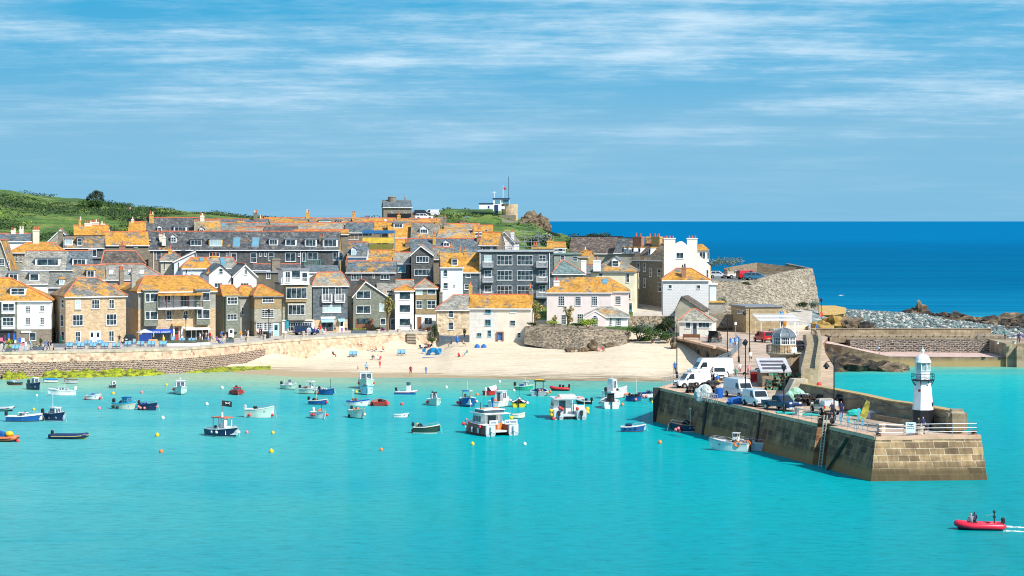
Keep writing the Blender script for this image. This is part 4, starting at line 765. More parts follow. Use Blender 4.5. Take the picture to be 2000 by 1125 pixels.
# --- back rows
RY=[(495,8),(508,8),(522,8)]
Bk=[
('distant slate roof with coral ridge left of the ochre chimney',385,520,440,505,'side',429,STGREY,R1(.1,50,BL),dict(chim=[(499,415,7,.4,2,STGREY),(510,426,6,.5,2,OCH)])),
('far back grey slate roof with two skylights behind the terrace',430,520,450,492,'side',436,STGREY,R1(.1,51,GR),dict(chim=[(466,432,8,.5,2,OCH),(473,432,8,.7,2,OCH)],sky=[(436,441,9,7)])),
('long lichened roof on the skyline with a tall ochre chimney',515,612,434,540,'side',426,STGREY,R1(.65,52),dict(chim=[(601,415,7,.5,2,OCH)])),
('mottled skyline roof with flat white dormers right of the ochre chimney',604,690,436,538,'side',427,STGREY,R1(.5,53),dict(dorm=[(634,433,20,4,'f',3,1,WHITE),(663,433,10,4,'f',2,1,WHITE)],chim=[(691,416,6,.5,2,OCH)])),
('pale slate roof with salmon ridge in the third row from the top',508,580,441,512,'side',436,STGREY,R1(.3,54,PL),dict(chim=[(577,434,8,.4,1,OCH,TERR)])),
('broad tan slate roof with lichened lower edge above the long terrace',580,668,449,500,'side',436,STGREY,R1(.45,55,PL,'q'),dict(chim=[(668,440,5,.5,1,CREAM)])),
('dark slate roof with chimney stubs just above the long terrace',500,580,452,482,'side',443,STGREY,R1(.05,56,DK,'r'),dict(chim=[(566,448,6,.5,3,OCH)])),
('low tan roof with terracotta pots above the terrace skylights',460,512,453,475,'side',446,STGREY,R1(.4,57,PL),dict(chim=[(484,450,8,.5,3,TERR)])),
('orange edged low roof directly behind the terrace chimney stack',575,680,456,476,'side',450,STGREY,R1(.9,58),dict()),
('slate roof with wide white dormer beside the scaffolded house',674,727,453,485,'side',435,STGREY,R1(.12,59,BL),dict(dorm=[(689,463,22,11,'f',3,1,WHITE)])),
('bright orange roof with tall clay pots right of the white dormer house',722,766,450,490,'side',434,STGREY,R1(.97,60),dict(chim=[(763,437,8,.4,2,WPAINT,TERR)])),
('skyline orange roof with a small white skylight below the old stone chapel',690,775,434,535,'side',427,STGREY,R1(.9,61),dict(sky=[(753,432,5,4,WPAINT)],chim=[(730,431,5,.5,1,CREAM)])),
('ochre roof with brick chimney under the chapel and parked cars',770,860,436,530,'side',428.5,STGREY,R1(.75,62),dict(chim=[(779,420,7,.5,1,OCH,TERR)])),
('orange roofed house with a triple white window dormer',760,808,463,486,'side',435,STGREY,R1(.93,63),dict(dorm=[(778,441,16,8,'f',3,1,WHITE)],ridge=LEAD)),
('mottled roof house with a white gabled dormer of three lights',803,858,464,484,'side',436,STGREY,R1(.5,64,GR),dict(dorm=[(828,451.5,14,8,'g',3,1,WHITE)],chim=[(853,432,7,.5,1,OCH,TERR)])),
('pale and orange long roof right of the gabled dormer',853,925,467,482,'hip',447,STGREY,R1(.55,65,PL),dict(r0=858,r1=912,chim=[(924,454,8,.5,1,OCH)],ridge=None)),
('orange and grey roof in front of the grassy hill',868,938,447,498,'side',438,STGREY,R1(.6,66,PL),dict(chim=[(869,424,6,.4,1,STGREY,TERR)])),
('slate gable house with orange top dormer beneath the hill',925,962,452,496,'side',441,PALEB,R1(.85,67),dict(win=[(950,451,6,7,1,1)],chim=[(936,446,6,.2,1,BRICK,TERR)])),
('long blue grey slate roof with coral ridge and one small dormer',803,938,493,468,'side',467,STGREY,R1(.06,68,BL,'long'),dict(dorm=[(872,477.5,11,7,'g',2,1,PALEB)],chim=[(848,459,6,.3,1,OCH),(935,461,8,.4,1,BRICK,TERR),(881,478,4,.0,1,OCH)],D=9)),
('orange lichened narrow house left of the slate gable',770,806,492,474,'side',468,STGREY,R1(.85,69),dict(chim=[(796,472,9,.2,3,STGREY)])),
('tan orange low roof left of the narrow chimney row',713,768,512,456,'side',490,OSTONE,R1(.8,70),dict()),
('small slate house with white sash in a gabled dormer over pale blue wall',679,716,500,452,'side',474,PALEB,R1(.25,71,BL),dict(dorm=[(690.5,494,9,14,'g',2,3,PALEB)],a=0)),
('half orange half slate roof above a dark slate wall with white windows',677,772,531,441,'side',511,SLATED,R1(.4,72,BL),dict(win=[(696,541,21,12,4,2),(730,539,4,8,1,1),(752,541,17,10,3,1)],a=0,chim=[(677,508,4,.3,1,BRICK)])),
('dark slate fronted house with one big square window',768,800,513.5,448,'side',494,SLATED,R1(.05,73,PL),dict(win=[(784.5,525,15,15,1,1,0,GLBLUE)],a=0,chim=[(768,486,5,.3,1,OCH)])),
('dark slate house with orange front gable and two rows of four lights',803,845,497,446,'front',480,SLATED,R1(.3,74,PL),dict(r0=822,win=[(825,506.5,24,12,4,1),(824.5,532,31,13,4,1)],a=0,D=10)),
('low grey roof right of the slate gable with a lichened chimney',842,885,505,452,'side',484,STGREY,R1(.2,75,GR),dict(a=0,chim=[(859,496,5,.1,1,OCH,TERR)])),
('white rendered house with bright orange roof and a single white dormer',861,904,521,442,'side',495,M('blue_white_render',(.72,.76,.82),.8,.06,.5),R1(.97,76),dict(win=[(870,533.5,9,13,1,2),(870.5,558,9,12,1,2),(887,558,3,5,1,1)],dorm=[(888,512,11,12,'h',1,2,WHITE,R1(.97,2))],a=4,D=7,chim=[(898,488,4,.5,1,OCH,TERR)],ridge=None)),
('dark slate house with orange roof left of the big hotel',903,937,531,446,'hip',505,SLATEW,R1(.85,77),dict(r0=905,r1=934,win=[(914.5,537,10,11,1,2),(912,560,10,11,1,2)],a=0,ridge=None,chim=[(924,505,5,.4,0,STGREY)])),
('ochre roof dropping behind the slate house left of the hotel',898,938,517,456,'side',494,STGREY,R1(.95,78),dict(a=0,ridge=None,chim=[(908,488,5,.4,1,OCH)])),
('brown stone house with orange eaves behind the hotel roof',936,972,478,470,'side',455,STONE2,R1(.85,79),dict(win=[(945,485,6,7,1,1),(960,486,6,8,1,1)],a=-10,ridge=TERR)),
('white gabled house under scaffolding behind the hotel',968,1004,472,478,'front',452,WHITE,R1(.4,80,GR),dict(r0=985,win=[(982,462,5,5,2,2),(983,485,8,11,1,2)],a=-8,chim=[(1001,454,6,.1,1,WPAINT,TERR)],ridge=OCH)),
('brown brick chimney house with pots above the hotel roof',1041,1080,486,462,'flat',0,STONE2,OCH,dict(a=0,chim=[(1045,478,8,.3,2,BRICK),(1074,470,12,.3,1,OCH)])),
('small white walled house with orange roof beside the brown chimneys',1080,1105,483,474,'side',474.5,WHITE,R1(.95,81),dict(a=0,win=[(1095,488,8,6,1,1)])),
('grey green flat fronted house with twin dark framed windows',1082,1134,497,462,'flat',0,M('sage_render',(.3,.34,.29),.8,.1,.5),M('green_copper',(.2,.3,.27),.7,.15,1),dict(a=0,win=[(1098.5,503.5,9,9,1,2),(1123,505,9,10,1,2)])),
('orange walled chimney gable right of the sage green house',1130,1150,500,462,'side',492,OSTONE,R1(.9,82),dict(a=-10,chim=[(1143,487,6,.3,1,OCH)])),
('grey house with a blue green hipped slate roof and coral hips',1080,1140,534,446,'hip',508,GREYR,R1(.0,83,(.17,.28,.28),'bg'),dict(r0=1097,r1=1101,a=0,chim=[(1140,508,10,.6,0,WPAINT)])),
('small grey roof between the blue green hips and cream house',1134,1168,531,454,'side',518,WHITE,R1(.0,84,GR,'z'),dict(a=-20)),
('large brown roofed hall with dark edges behind the cream house',1112,1212,494,492,'side',463.5,GREYR,R1(.12,85,(.13,.09,.07),'hall'),dict(D=14,a=-6,ridge=BLACK)),
('grey rendered hall end between the brown roof and the terrace',1200,1240,493,486,'side',466,GREYR,R1(.1,86,DK,'he'),dict(D=10,a=-12,ridge=BLACK)),
]
for lab,x0,x1,ye,Y,rk,yr,wall,rm,kw in Bk: quick(lab,x0,x1,ye,Y,rk,yr,wall,rm,**dict(dict(a=random.choice((0,4,8))),**kw))
# ---------------------------------------------------------------- pier
ZD=4.2
def g2(px,py,z=ZD): v=G(px,py,z); return (v[0],v[1])
L1=g2(1710,853); L2=g2(1288,757)
def onL(px):
    k=(px-1000)/F; dx,dy=L2[0]-L1[0],L2[1]-L1[1]; t=(k*L1[1]-L1[0])/(dx-k*dy); return (L1[0]+t*dx,L1[1]+t*dy)
dL=Vector((L2[0]-L1[0],L2[1]-L1[1])).normalized(); nL=Vector((-dL.y,dL.x)); 
if nL.x<0: nL=-nL      # inward
nout=-nL
PARI=[(32.8,259),(34.9,251.5),(37.4,242),(38.9,234),(40.8,229.5),(42.0,225.5),(43.2,220.6)]   # inner face of parapet
def off(p,q,d): return None
a,b=onL(1622),onL(1597)
deck=[L1,a,(a[0]+nL.x*1.1,a[1]+nL.y*1.1),(b[0]+nL.x*1.1,b[1]+nL.y*1.1),b,L2,g2(1345,739),g2(1393,714),g2(1428,699),g2(1434,689),g2(1402,677),g2(1362,667),g2(1322,658.5),(PX(1318,430),430),(60,430),(57,405),(52.5,380),(49,352),(45.5,318),(37.3,262),(34.4,258.5),(36.5,251),(38.9,242),(40.6,234),(42.6,229.5),(43.9,225.5),(45.3,217.6)]
BLK=None
def blockmat(name,c1,c2,mort,bw,bh,ms,alg,streak,ah=1.5):
    m,nt,b=nodes(name); v=wallco(nt); t=N(nt,'TexBrick'); 
    wob=N(nt,'TexNoise'); wob.inputs['Scale'].default_value=.7; L(nt,v,wob.inputs['Vector'])
    mx=N(nt,'VectorMath',operation='MULTIPLY_ADD'); L(nt,wob.outputs['Color'],mx.inputs[0]); mx.inputs[1].default_value=(.2,.1,0); L(nt,v,mx.inputs[2]); L(nt,mx.outputs[0],t.inputs['Vector'])
    t.inputs['Color1'].default_value=c4(c1); t.inputs['Color2'].default_value=c4(c2); t.inputs['Mortar'].default_value=c4(mort); t.inputs['Scale'].default_value=1; t.inputs['Brick Width'].default_value=bw; t.inputs['Row Height'].default_value=bh; t.inputs['Mortar Size'].default_value=ms
    c=t.outputs['Color']
    f=noi(nt,mapv(nt,v,(.5,.9,1)),1,6,.75); c=mixc(nt,.75,c,ramp(nt,f,[(.3,.28),(.5,.8),(.68,1.25)]),'MULTIPLY')
    f=noi(nt,mapv(nt,v,(1.6,.22,1)),1,6,.8); c=mixc(nt,streak,c,ramp(nt,f,[(.35,.25),(.62,1.15)]),'MULTIPLY')
    s=N(nt,'SeparateXYZ'); L(nt,objco(nt),s.inputs[0]); mr=N(nt,'MapRange'); L(nt,s.outputs[2],mr.inputs[0]); mr.inputs[1].default_value=.5*ah; mr.inputs[2].default_value=ah; t.squash=.72; t.squash_frequency=3; t.offset=.37; mr.inputs[3].default_value=1; mr.inputs[4].default_value=0
    ml=N(nt,'Math',operation='MULTIPLY'); L(nt,mr.outputs[0],ml.inputs[0]); ml.inputs[1].default_value=.85; c=mixc(nt,ml.outputs[0],c,alg)
    L(nt,c,b.inputs['Base Color']); b.inputs['Roughness'].default_value=.88; bump(nt,b,t.outputs['Fac'],-.6,.06); return m
PSIDE=blockmat('pier_side_blocks',(.19,.08,.04),(.5,.24,.115),(.55,.3,.17),1.25,.62,.02,(.42,.2,.07),1)
PFRONT=blockmat('pier_head_granite',(.2,.125,.065),(.62,.40,.2),(.7,.56,.38),1.6,.62,.03,(.075,.05,.018),.5,1.75)
DECKM=M('pier_deck',(.46,.35,.26),.9,.16,.35,bmp=.15); DECK2=M('pier_paving_edge',(.5,.42,.33),.9,.12,.5)
pm=MB(); n=len(deck)
cx=sum(p[0] for p in deck)/n
def batter(p,i):
    if i in (2,3): return (p[0]+nout.x*.1,p[1]+nout.y*.1)
    if i==0: return (p[0]-.55,p[1]-.75)
    if i==n-1: return (p[0]+.45,p[1]-.75)
    if i in (1,4): return (p[0]+nout.x*.6,p[1]+nout.y*.6)
    if i==5: return (p[0]-.6,p[1]-.1)
    return p
bot=[batter(p,i) for i,p in enumerate(deck)]
sc_=(ZD+3)/ZD
bot=[(p[0]+(q[0]-p[0])*sc_,p[1]+(q[1]-p[1])*sc_) for p,q in zip(deck,bot)]
vs=[(x,y,-3) for x,y in bot]+[(x,y,ZD) for x,y in deck]
pm.add(vs,[(i,(i+1)%n,n+(i+1)%n,n+i) for i in range(n)]); pm.m[n-1]=1
for i in range(6,13): pm.m[i]=3
pm.add([(x,y,ZD) for x,y in deck],[tuple(range(n))],2)
pier=pm.build('pier',[PSIDE,PFRONT,DECKM,blockmat('slip_wall_blocks',(.16,.11,.07),(.3,.22,.14),(.2,.15,.1),.9,.45,.015,(.2,.13,.07),.6)],fixn=True)
tag(pier,'long granite block pier running out to the small white lighthouse','pier')
cp=MB()
for p,q in [(deck[0],deck[1]),(deck[4],deck[5]),(deck[n-1],deck[0])]+[(deck[i],deck[i+1]) for i in range(5,12)]:
    d=(Vector(q)-Vector(p)).normalized(); nn=Vector((-d.y,d.x)); c=Vector((40,300)); 
    if nn.dot(c-Vector(p))<0 : nn=-nn
    if p==deck[n-1]: nn=Vector((0,1))
    P,Q=Vector(p),Vector(q); w_=[P-nn*.1,Q-nn*.1,Q+nn*.75,P+nn*.75]; cp.prism([(v.x,v.y) for v in w_],ZD-.32,ZD+.03)
cp.build('coping',M('pier_coping',(.62,.4,.26),.9,.14,.5),pier)
# bits fixed to the side wall
def onwall(px,py,o=.12):
    "point on the outer side face"
    p=onL(px); z=H-(py-HZ)*p[1]/F; k=.6*(ZD-z)/ZD; return Vector((p[0]+nout.x*(k+o),p[1]+nout.y*(k+o),z))
for px,w_ in ((1383,.35),(1487,.3)):
    m=MB(); m.tube([onwall(px,430+(H-4.1)*F/onL(px)[1],.08),onwall(px,430+(H+1)*F/onL(px)[1],.08)],w_/2,4); m.build('fender_post',BLACK,pier)
m=MB(); m.box(-.35,.35,-.3,.5,-3,ZD,0); m.box(.6,.95,-.2,.4,-3,ZD-.1,0); o=m.build('fender_post',[M('dark_timber',(.03,.028,.025),.8,.2,2)],pier,loc=(L2[0]-.45,L2[1]-.3,0))
m=MB(); 
for px in (1614,1620): a_=onwall(px,430+(H-4.3)*F/onL(px)[1],.25); b_=onwall(px,430+(H+.5)*F/onL(px)[1],.25); m.tube([a_+Vector((0,0,1.0)),b_],.06,6)
for i in range(14): 
    z=.2+i*.32; m.tube([onwall(1614,430+(H-z)*F/onL(1614)[1],.25),onwall(1620,430+(H-z)*F/onL(1620)[1],.25)],.03,4)
tag(m.build('ladder',M('weathered_ladder',(.42,.42,.34),.6,.1)),'pale harbour ladder rising from the water beside the rusty notch in the pier wall','ladder')
m=MB(); m.tube([onwall(1660,856,.2),onwall(1631,918,.25)],.17,4); tag(m.build('timber_beam',M('green_timber',(.03,.05,.035),.8,.2,2)),'slanting dark green timber leaning against the pier side near the corner','beam')
m=MB()
for i in range(8): p=onL(1600+2.2*i); m.box(-.25,.25,-.5,.5,-1+i*.6,-.6+i*.62+.2)
# parapet
def ribbon(name,pts,w_,z0,z1,mat,parent=None,side=1):
    m=MB()
    for p,q in zip(pts,pts[1:]):
        d=(Vector(q)-Vector(p)).normalized(); nn=Vector((-d.y,d.x))*side; P,Q=Vector(p),Vector(q); m.prism([(P.x,P.y),(Q.x,Q.y),(Q.x+nn.x*w_,Q.y+nn.y*w_),(P.x+nn.x*w_,P.y+nn.y*w_)],z0,z1)
    return m.build(name,mat,parent)
PARM=blockmat('parapet_granite',(.3,.23,.14),(.46,.36,.24),(.36,.3,.2),1.2,.5,.02,(.3,.22,.13),.45)
par=ribbon('parapet_wall',PARI,.85,ZD-.002,6.2,PARM,None,1); tag(par,'granite parapet wall along the seaward edge of the pier','wall')
ribbon('coping',[(p[0]-.1,p[1]) for p in PARI],1.05,6.2,6.32,OSTONE,par,1); ribbon('bench_ledge',[(p[0]-.85,p[1]-.15) for p in PARI[2:]],.8,ZD,4.75,PARM,par,1)
m=MB(); m.box(-.9,.95,-.8,.9,0,2.35); o=m.build('pillar',PARM,par,loc=(43.4,220,ZD)); 
bm_=bmesh.new(); bm_.from_mesh(o.data); bmesh.ops.bevel(bm_,geom=bm_.edges[:],offset=.35,segments=3,affect='EDGES'); bm_.to_mesh(o.data); bm_.free()
rp=[]
for p,q in zip(PARI[1:-1],PARI[2:]):
    for k in range(8): t=k/8; rp.append((lerp(p[0],q[0],t)-.1,lerp(p[1],q[1],t)-.1,5.9-.35*(1-(2*t-1)**2)))
m=MB(); m.tube(rp,.06,5); tag(m.build('mooring_rope',M('rope',(.2,.19,.15),.9,.2,5)),'thick rope looped along the inner face of the parapet','rope')
# tall wall beyond the parapet with a walk along its top
TW=[(33.3,259.5),(40.6,310),(45.8,351),(48,372)]
tw=MB(); WALK=M('wall_walk',(.36,.28,.16),.9,.3,1.6)
for (p,q,z0,z1) in ((TW[0],TW[1],7.9,7.9),(TW[1],TW[2],7.9,7.2),(TW[2],TW[3],7.2,6.0)):
    tw.prism([p,q,(q[0]+1.9,q[1]-.4),(p[0]+1.9,p[1]-.4)],-3,[z0,z1,z1,z0],0,1)
    d=(p[0]+1.6,p[1]),(q[0]+1.6,q[1]); tw.prism([d[0],d[1],(d[1][0]+.5,d[1][1]-.1),(d[0][0]+.5,d[0][1]-.1)],z0-.1,[z0+.7,z1+.7,z1+.7,z0+.7],0,1)
twall=tw.build('sea_wall',[rubble('tall_wall_rubble',[(.3,.22,.13),(.5,.38,.22),(.62,.5,.32),(.4,.3,.18)],(.55,.45,.3),1.3,.06),WALK]); tag(twall,'tall rubble sea wall with a walkway on top behind the domed lookout','sea wall')
m=MB(); m.extr([(-1.9,0),(1.0,0),(1.0,2.6),(-.6,2.6)],0,2.0); m.build('buttress',KERB,twall,loc=(32.9,257.8,ZD),rz=R(8))

# ---------------------------------------------------------------- lighthouse
lp=G(1806,840,ZD); s_=F/lp[1]
lh=empty('lighthouse','small white octagonal lighthouse with a black base at the end of the pier','lighthouse',(lp[0],lp[1]+1,ZD),R(22.5))
WP=M('lighthouse_white',(.82,.82,.82),.45,.05,1.2)
o8=lambda prof,mat,name,par=lh,ph=0,n=8: MB().lathe(prof,n,(0,0,0),0,ph).build(name,mat,par)
o8([(1.12,0),(1.1,1.95)],BLACK,'base'); o8([(1.06,1.95),(.78,4.95)],WP,'tower'); o8([(.72,4.95),(.72,5.75),(.8,5.8),(.8,5.85)],WP,'lantern_base')
o8([(.66,5.85),(.66,6.62)],M('lantern_glass',(.28,.38,.38),.08,.3,1),'lantern_glass')
m=MB()
for i in range(8): c,s=math.cos(i*PI/4),math.sin(i*PI/4); m.box(.7*c-.035,.7*c+.035,.7*s-.035,.7*s+.035,5.85,6.62)
m.build('glazing_bars',WP,lh)
o8([(.84,6.62),(.84,6.7),(.8,6.78),(.68,7.08),(.48,7.32),(.2,7.48),(.1,7.5)],WP,'dome',lh,0,16); o8([(.1,7.5),(.08,7.65),(.16,7.72),(.18,7.82),(.12,7.93),(.05,8.0),(.03,8.2)],WP,'finial',lh,0,10)
o8([(1.0,4.82),(1.18,4.9),(1.18,4.97)],BLACK,'gallery')
m=MB()
for i in range(16): c,s=math.cos(i*PI/8),math.sin(i*PI/8); m.tube([(1.15*c,1.15*s,4.97),(1.15*c,1.15*s,5.5)],.018,4)
for z in (5.25,5.5):
    m.tube([(1.15*math.cos(i*PI/8),1.15*math.sin(i*PI/8),z) for i in range(17)],.022,4)
m.build('railing',BLACK,lh)
m=MB()
for i in range(8):
    c,s=math.cos(i*PI/4),math.sin(i*PI/4); m.tube([(.82*c,.82*s,4.35),(1.1*c,1.1*s,4.85)],.04,4)
m.build('bracket',BLACK,lh)
m=MB(); m.box(-.12,.12,-.02,.02,0,.4); m.build('vent',BLACK,lh,loc=(.62,-.78,2.3),rz=R(22.5)); m=MB(); m.lathe([(.14,0),(.14,.05)],10); o=m.build('plaque',M('plaque_red',(.2,.04,.03),.5,.1),lh,loc=(-.72,-.5,3.9)); o.rotation_euler=(R(90),0,R(-55))
# ---------------------------------------------------------------- railings and posts on the pier
def rails(name,lab,pts,h=1.1,nr=2,step=2,mat=GALV,r=.028,z=ZD,group=None,cat='railing'):
    m=MB(); P=[Vector((p[0],p[1],p[2] if len(p)>2 else z)) for p in pts]
    for a,b in zip(P,P[1:]):
        n_=max(1,round((b-a).length/step))
        for i in range(n_+1): q=a.lerp(b,i/n_); m.tube([q,q+Vector((0,0,h))],r,5)
    for k in range(nr): m.tube([p+Vector((0,0,h*(k+1)/nr-(0.02))) for p in P],r,5)
    return tag(m.build(name,mat),lab,cat,group)
e1=lambda px: tuple(onL(px)[i]+nL[i]*.25 for i in range(2))
fr0=(L1[0]+.35,L1[1]+.3); fr1=(45.0,218.0)
rails('railing','galvanised railing around the front edge of the pier head',[e1(1668),fr0,fr1,(45.0,221)],1.15,3,2.3)
rails('railing','low blue grey railing along the pier edge above the side wall, left of the notch',[e1(1543),e1(1594)],1.1,3,1.9)
rails('railing','short railing section on the pier edge right of the notch',[e1(1626),e1(1664)],1.1,3,1.9)
rails('railing','railing on the left corner of the pier above the beach',[(L2[0]+.3,L2[1]+.2),g2(1315,750),g2(1345,741)],1.1,2,1.5)
rails('railing','curved blue grey railing where the quay wall bends above the arches',[g2(1395,714),g2(1428,700),g2(1435,690),g2(1448,676),g2(1437,664)],1.1,3,1)
rails('railing','railing along the quay edge in front of the lodge',[g2(1375,665),g2(1402,673),g2(1432,683)],1.05,2,1.2)
rails('railing','small black railing by the stairs at the middle of the pier',[e1(1495),(e1(1495)[0]+1,e1(1495)[1]+.3)],1.2,2,.5,BLACK)
rails('railing','railing beside the low slip across the water on the right',[(PX(1893,400),400,3.9),(PX(1935,398),398,3.8),(PX(2080,388),388,3.95)],1.1,3,2)
def bollard(px,py,lab,z=ZD,r=.5,h=.9,mat=None):
    v=G(px,py,z); m=MB(); m.lathe([(r*.85,0),(r*.8,h*.65),(r,h*.75),(r,h*.95),(r*.8,h)],12); o=m.build('bollard',mat or DECK2,loc=v,smooth=False); return tag(o,lab,'bollard','stone bollards on the pier')
bollard(1560,811,'pale stone bollard beside the turquoise net on the pier'); bollard(1721,844,'stone bollard behind the railing between the noticeboards'); bollard(1796,850,'stone bollard by the person at the lighthouse foot')
for px,py,l in ((1712,852,'rusty iron mooring cleat at the left corner of the pier head'),(1899,850,'rusty iron mooring cleat at the right corner of the pier head')):
    v=G(px,py,ZD); m=MB(); m.lathe([(.3,0),(.2,.15),(.34,.3),(.3,.35)],10); tag(m.build('mooring_cleat',M('rust',(.14,.05,.03),.8,.3,4),loc=(v[0]+.3,v[1]+.7,ZD+.03)),l,'cleat')
def lamp(px,py,hgt,lab,z=ZD,arm=True,d=-1):
    v=G(px,py,z) if isinstance(py,(int,float)) else py
    r=empty('street_lamp',lab,'street lamp',v,0,'black lamp posts on the quay'); m=MB(); m.lathe([(.16,0),(.14,.8),(.07,1.0),(.06,hgt)],8); m.build('post',BLACK,r)
    if arm:
        m=MB(); m.tube([(0,0,hgt-.4),(d*.4,0,hgt-.25),(d*.8,0,hgt-.35)],.035,5); m.build('arm',BLACK,r); m=MB(); m.lathe([(.05,0),(.12,-.12),(.3,-.35),(.34,-.5)],10,(d*.8,0,hgt-.35)); m.lathe([(.2,-.5),(.14,-.72)],8,(d*.8,0,hgt-.35)); m.build('lantern',BLACK,r)
    else:
        m=MB(); m.lathe([(.1,0),(.28,.45),(.3,.5),(.05,.8)],6,(0,0,hgt)); m.build('lantern',BLACK,r)
    return r
lamp(1629,821,6.4,'tall black lamp post in the middle of the pier with its lantern over the water'); lamp(1456,780,6.2,'tall black lamp post beside the silver van',arm=False); lamp(1464,690,7,'tall black lamp post on the road opposite the pergola'); lamp(1421,703,6.2,'black lamp post by the curved railing')
lamp(1322,739,7,'black lamp post at the beach corner of the pier'); lamp(1531,808,4.6,'black lamp post in front of the blue pickup',arm=False); lamp(1443,708,3.6,'short black lamp post by the litter bin near the bend',d=1); lamp(1602,(PX(1604,440),440,4.4),4.6,'black lamp post on the low wall by the pebble beach',arm=False)
lamp(200,668,2.9,'short black lamp post outside the tan granite house',ZP,d=1); lamp(363,668,3.9,'black lamp post beside the red door of the gallery',ZP,arm=False); lamp(525,660,4.4,'black lamp post outside the small paned shop',ZP,arm=False); lamp(689,645,4.6,'black lamp post at the corner of the green gabled house',ZP,arm=False); lamp(35,668,2.6,'black lamp post in front of the white quayside shop',ZP,d=1)
# ---------------------------------------------------------------- domed lookout
oc=Vector((PX(1531,301),301,ZD)); px_=301/F
dl=empty('lookout','octagonal lookout with grey ribbed dome and white framed glazing on a stone tower','lookout tower',oc,R(22.5))
zz=lambda y:H-(y-HZ)*301/F-ZD
o=MB().lathe([(1.95,0),(1.9,zz(692)-.2)],8); o.build('tower',STONE2,dl)
MB().lathe([(1.7,zz(692)-.3),(2.35,zz(690)),(2.35,zz(688))],16).build('gallery',BEIGE,dl)
MB().lathe([(1.7,zz(688)),(1.7,zz(672.5))],8).build('parapet',STONE,dl)
MB().lathe([(1.5,zz(672.5)),(1.5,zz(658))],8).build('glazing',GLASS,dl)
m=MB()
for i in range(8):
    c0,s0=math.cos(i*PI/4),math.sin(i*PI/4); c1,s1=math.cos((i+1)*PI/4),math.sin((i+1)*PI/4)
    for k in (0,.25,.5,.75):
        x,y=lerp(c0,c1,k)*1.54,lerp(s0,s1,k)*1.54; w_=.07 if k==0 else .025; m.box(x-w_,x+w_,y-w_,y+w_,zz(672.5),zz(658))
    for z in (zz(672),zz(665),zz(658.6)): m.tube([(c0*1.56,s0*1.56,z),(c1*1.56,s1*1.56,z)],.045,4)
m.build('window_frame',FRAME,dl)
dm=[(1.72,zz(658)),(1.66,zz(655)),(1.45,zz(649.5)),(1.05,zz(645)),(.55,zz(641.8)),(.1,zz(641))]
DOME=M('lead_dome',(.17,.2,.22),.4,.15,1.5,.3); MB().lathe(dm,8).build('dome',DOME,dl)
m=MB()
for i in range(8): m.tube([(r*1.02*math.cos(i*PI/4),r*1.02*math.sin(i*PI/4),z+.02) for r,z in dm],.05,4)
m.lathe([(.1,zz(641)),(.14,zz(639)),(.03,zz(637))],8); m.build('dome_rib',GALV,dl)
m=MB()
for i in range(40): c,s=math.cos(i*PI/20)*2.3,math.sin(i*PI/20)*2.3; m.box(c-.02,c+.02,s-.02,s+.02,zz(688),zz(674))
m.tube([(2.3*math.cos(i*PI/16),2.3*math.sin(i*PI/16),zz(674)) for i in range(33)],.03,4); m.build('railing',BLACK,dl)
m=MB(); m.box(-.35,.35,-.03,.03,0,.75); o=m.build('sign',WPAINT,dl,loc=(.2,-2.42,zz(687))); o.rotation_euler.z=R(-22.5)
m=MB(); m.box(-1.1,1.6,-1.6,1.4,0,zz(697)); m.build('stone_annexe',STONE,dl,loc=(1.0,1.2,0),rz=R(-22.5))
# lean-to store with striped roof
st=House('stone store with a sloping pale roof banded by three dark strips below the lookout',1489,1541,728,280.5,6,0,zb=ZD-.05,name='store',cat='store'); st.walls(STONE2)
m=MB(); e=st.z(st.ze); rise=1.3; t0,t1=st.t0-.25,st.t1+.3; m.extr([(-.3,e+.02),(6.2,e+.02+rise),(6.2,e+rise+.2),(-.3,e+.2)],t0,t1,ax='x'); ro=st.part(m,'roof',M('pale_roof_board',(.5,.5,.52),.6,.1,1))
m=MB()
for a_,b_ in ((.6,1.4),(2.3,3.0),(3.9,4.6)): m.extr([(a_,e+.22+rise*(a_+.3)/6.5),(b_,e+.22+rise*(b_+.3)/6.5),(b_,e+.26+rise*(b_+.3)/6.5),(a_,e+.26+rise*(a_+.3)/6.5)],t0+.4,t1-.5,ax='x')
m.build('roof_strip',M('dark_felt',(.08,.08,.1),.8,.1),ro)
# stone block building, pergola, kayaks
bb=House('flat roofed brown stone store behind the white pergola',1457,1528,600,417,9,12,zb=ZD-.05,name='store',cat='store'); bb.roof('flat',0,LEAD,oh=.25); bb.walls(brickmat('honey_stone',(.38,.28,.15),(.5,.4,.24),(.3,.24,.15),.9,.45,.02,stain=.35,stcol=(.12,.1,.05))); bb.winside([(1443,608,5,8,1,1),(1451,609,9,7,2,1)])
m=MB(); pg=empty('pergola','white framed glazed pergola shelter on the quay','pergola',(PX(1512,410),410,ZD)); WT=M('pergola_white',(.82,.82,.82),.5,0)
A_=[(-3.1,3.6),(4.4,3.6)]; 
def prl(x,y,w=.06): m.box(x-w,x+w,y-w,y+w,0,2.55)
for x in (-2.6,0.9,2.1,3.4,4.1): prl(x,-2)
for x in (-3.2,4.1): prl(x,2.2)
m.build('post',WT,pg); m=MB()
for i in range(10): x=-3.3+i*.82; m.tube([(x+.4,-2.2,2.55),(x-.4,2.4,3.6)],.06,4)
for k in range(6): m.tube([(-3.0-.16*k*1.0+.1,-2.2+.92*k,2.55+.21*k),(4.5-.16*k,-2.2+.92*k,2.55+.21*k)],.06,4)
m.build('roof_frame',WT,pg); m=MB(); m.add([(-3,-2.2,2.56),(4.4,-2.2,2.56),(3.7,2.4,3.62),(-3.7,2.4,3.62)],[(0,1,2,3)]); 
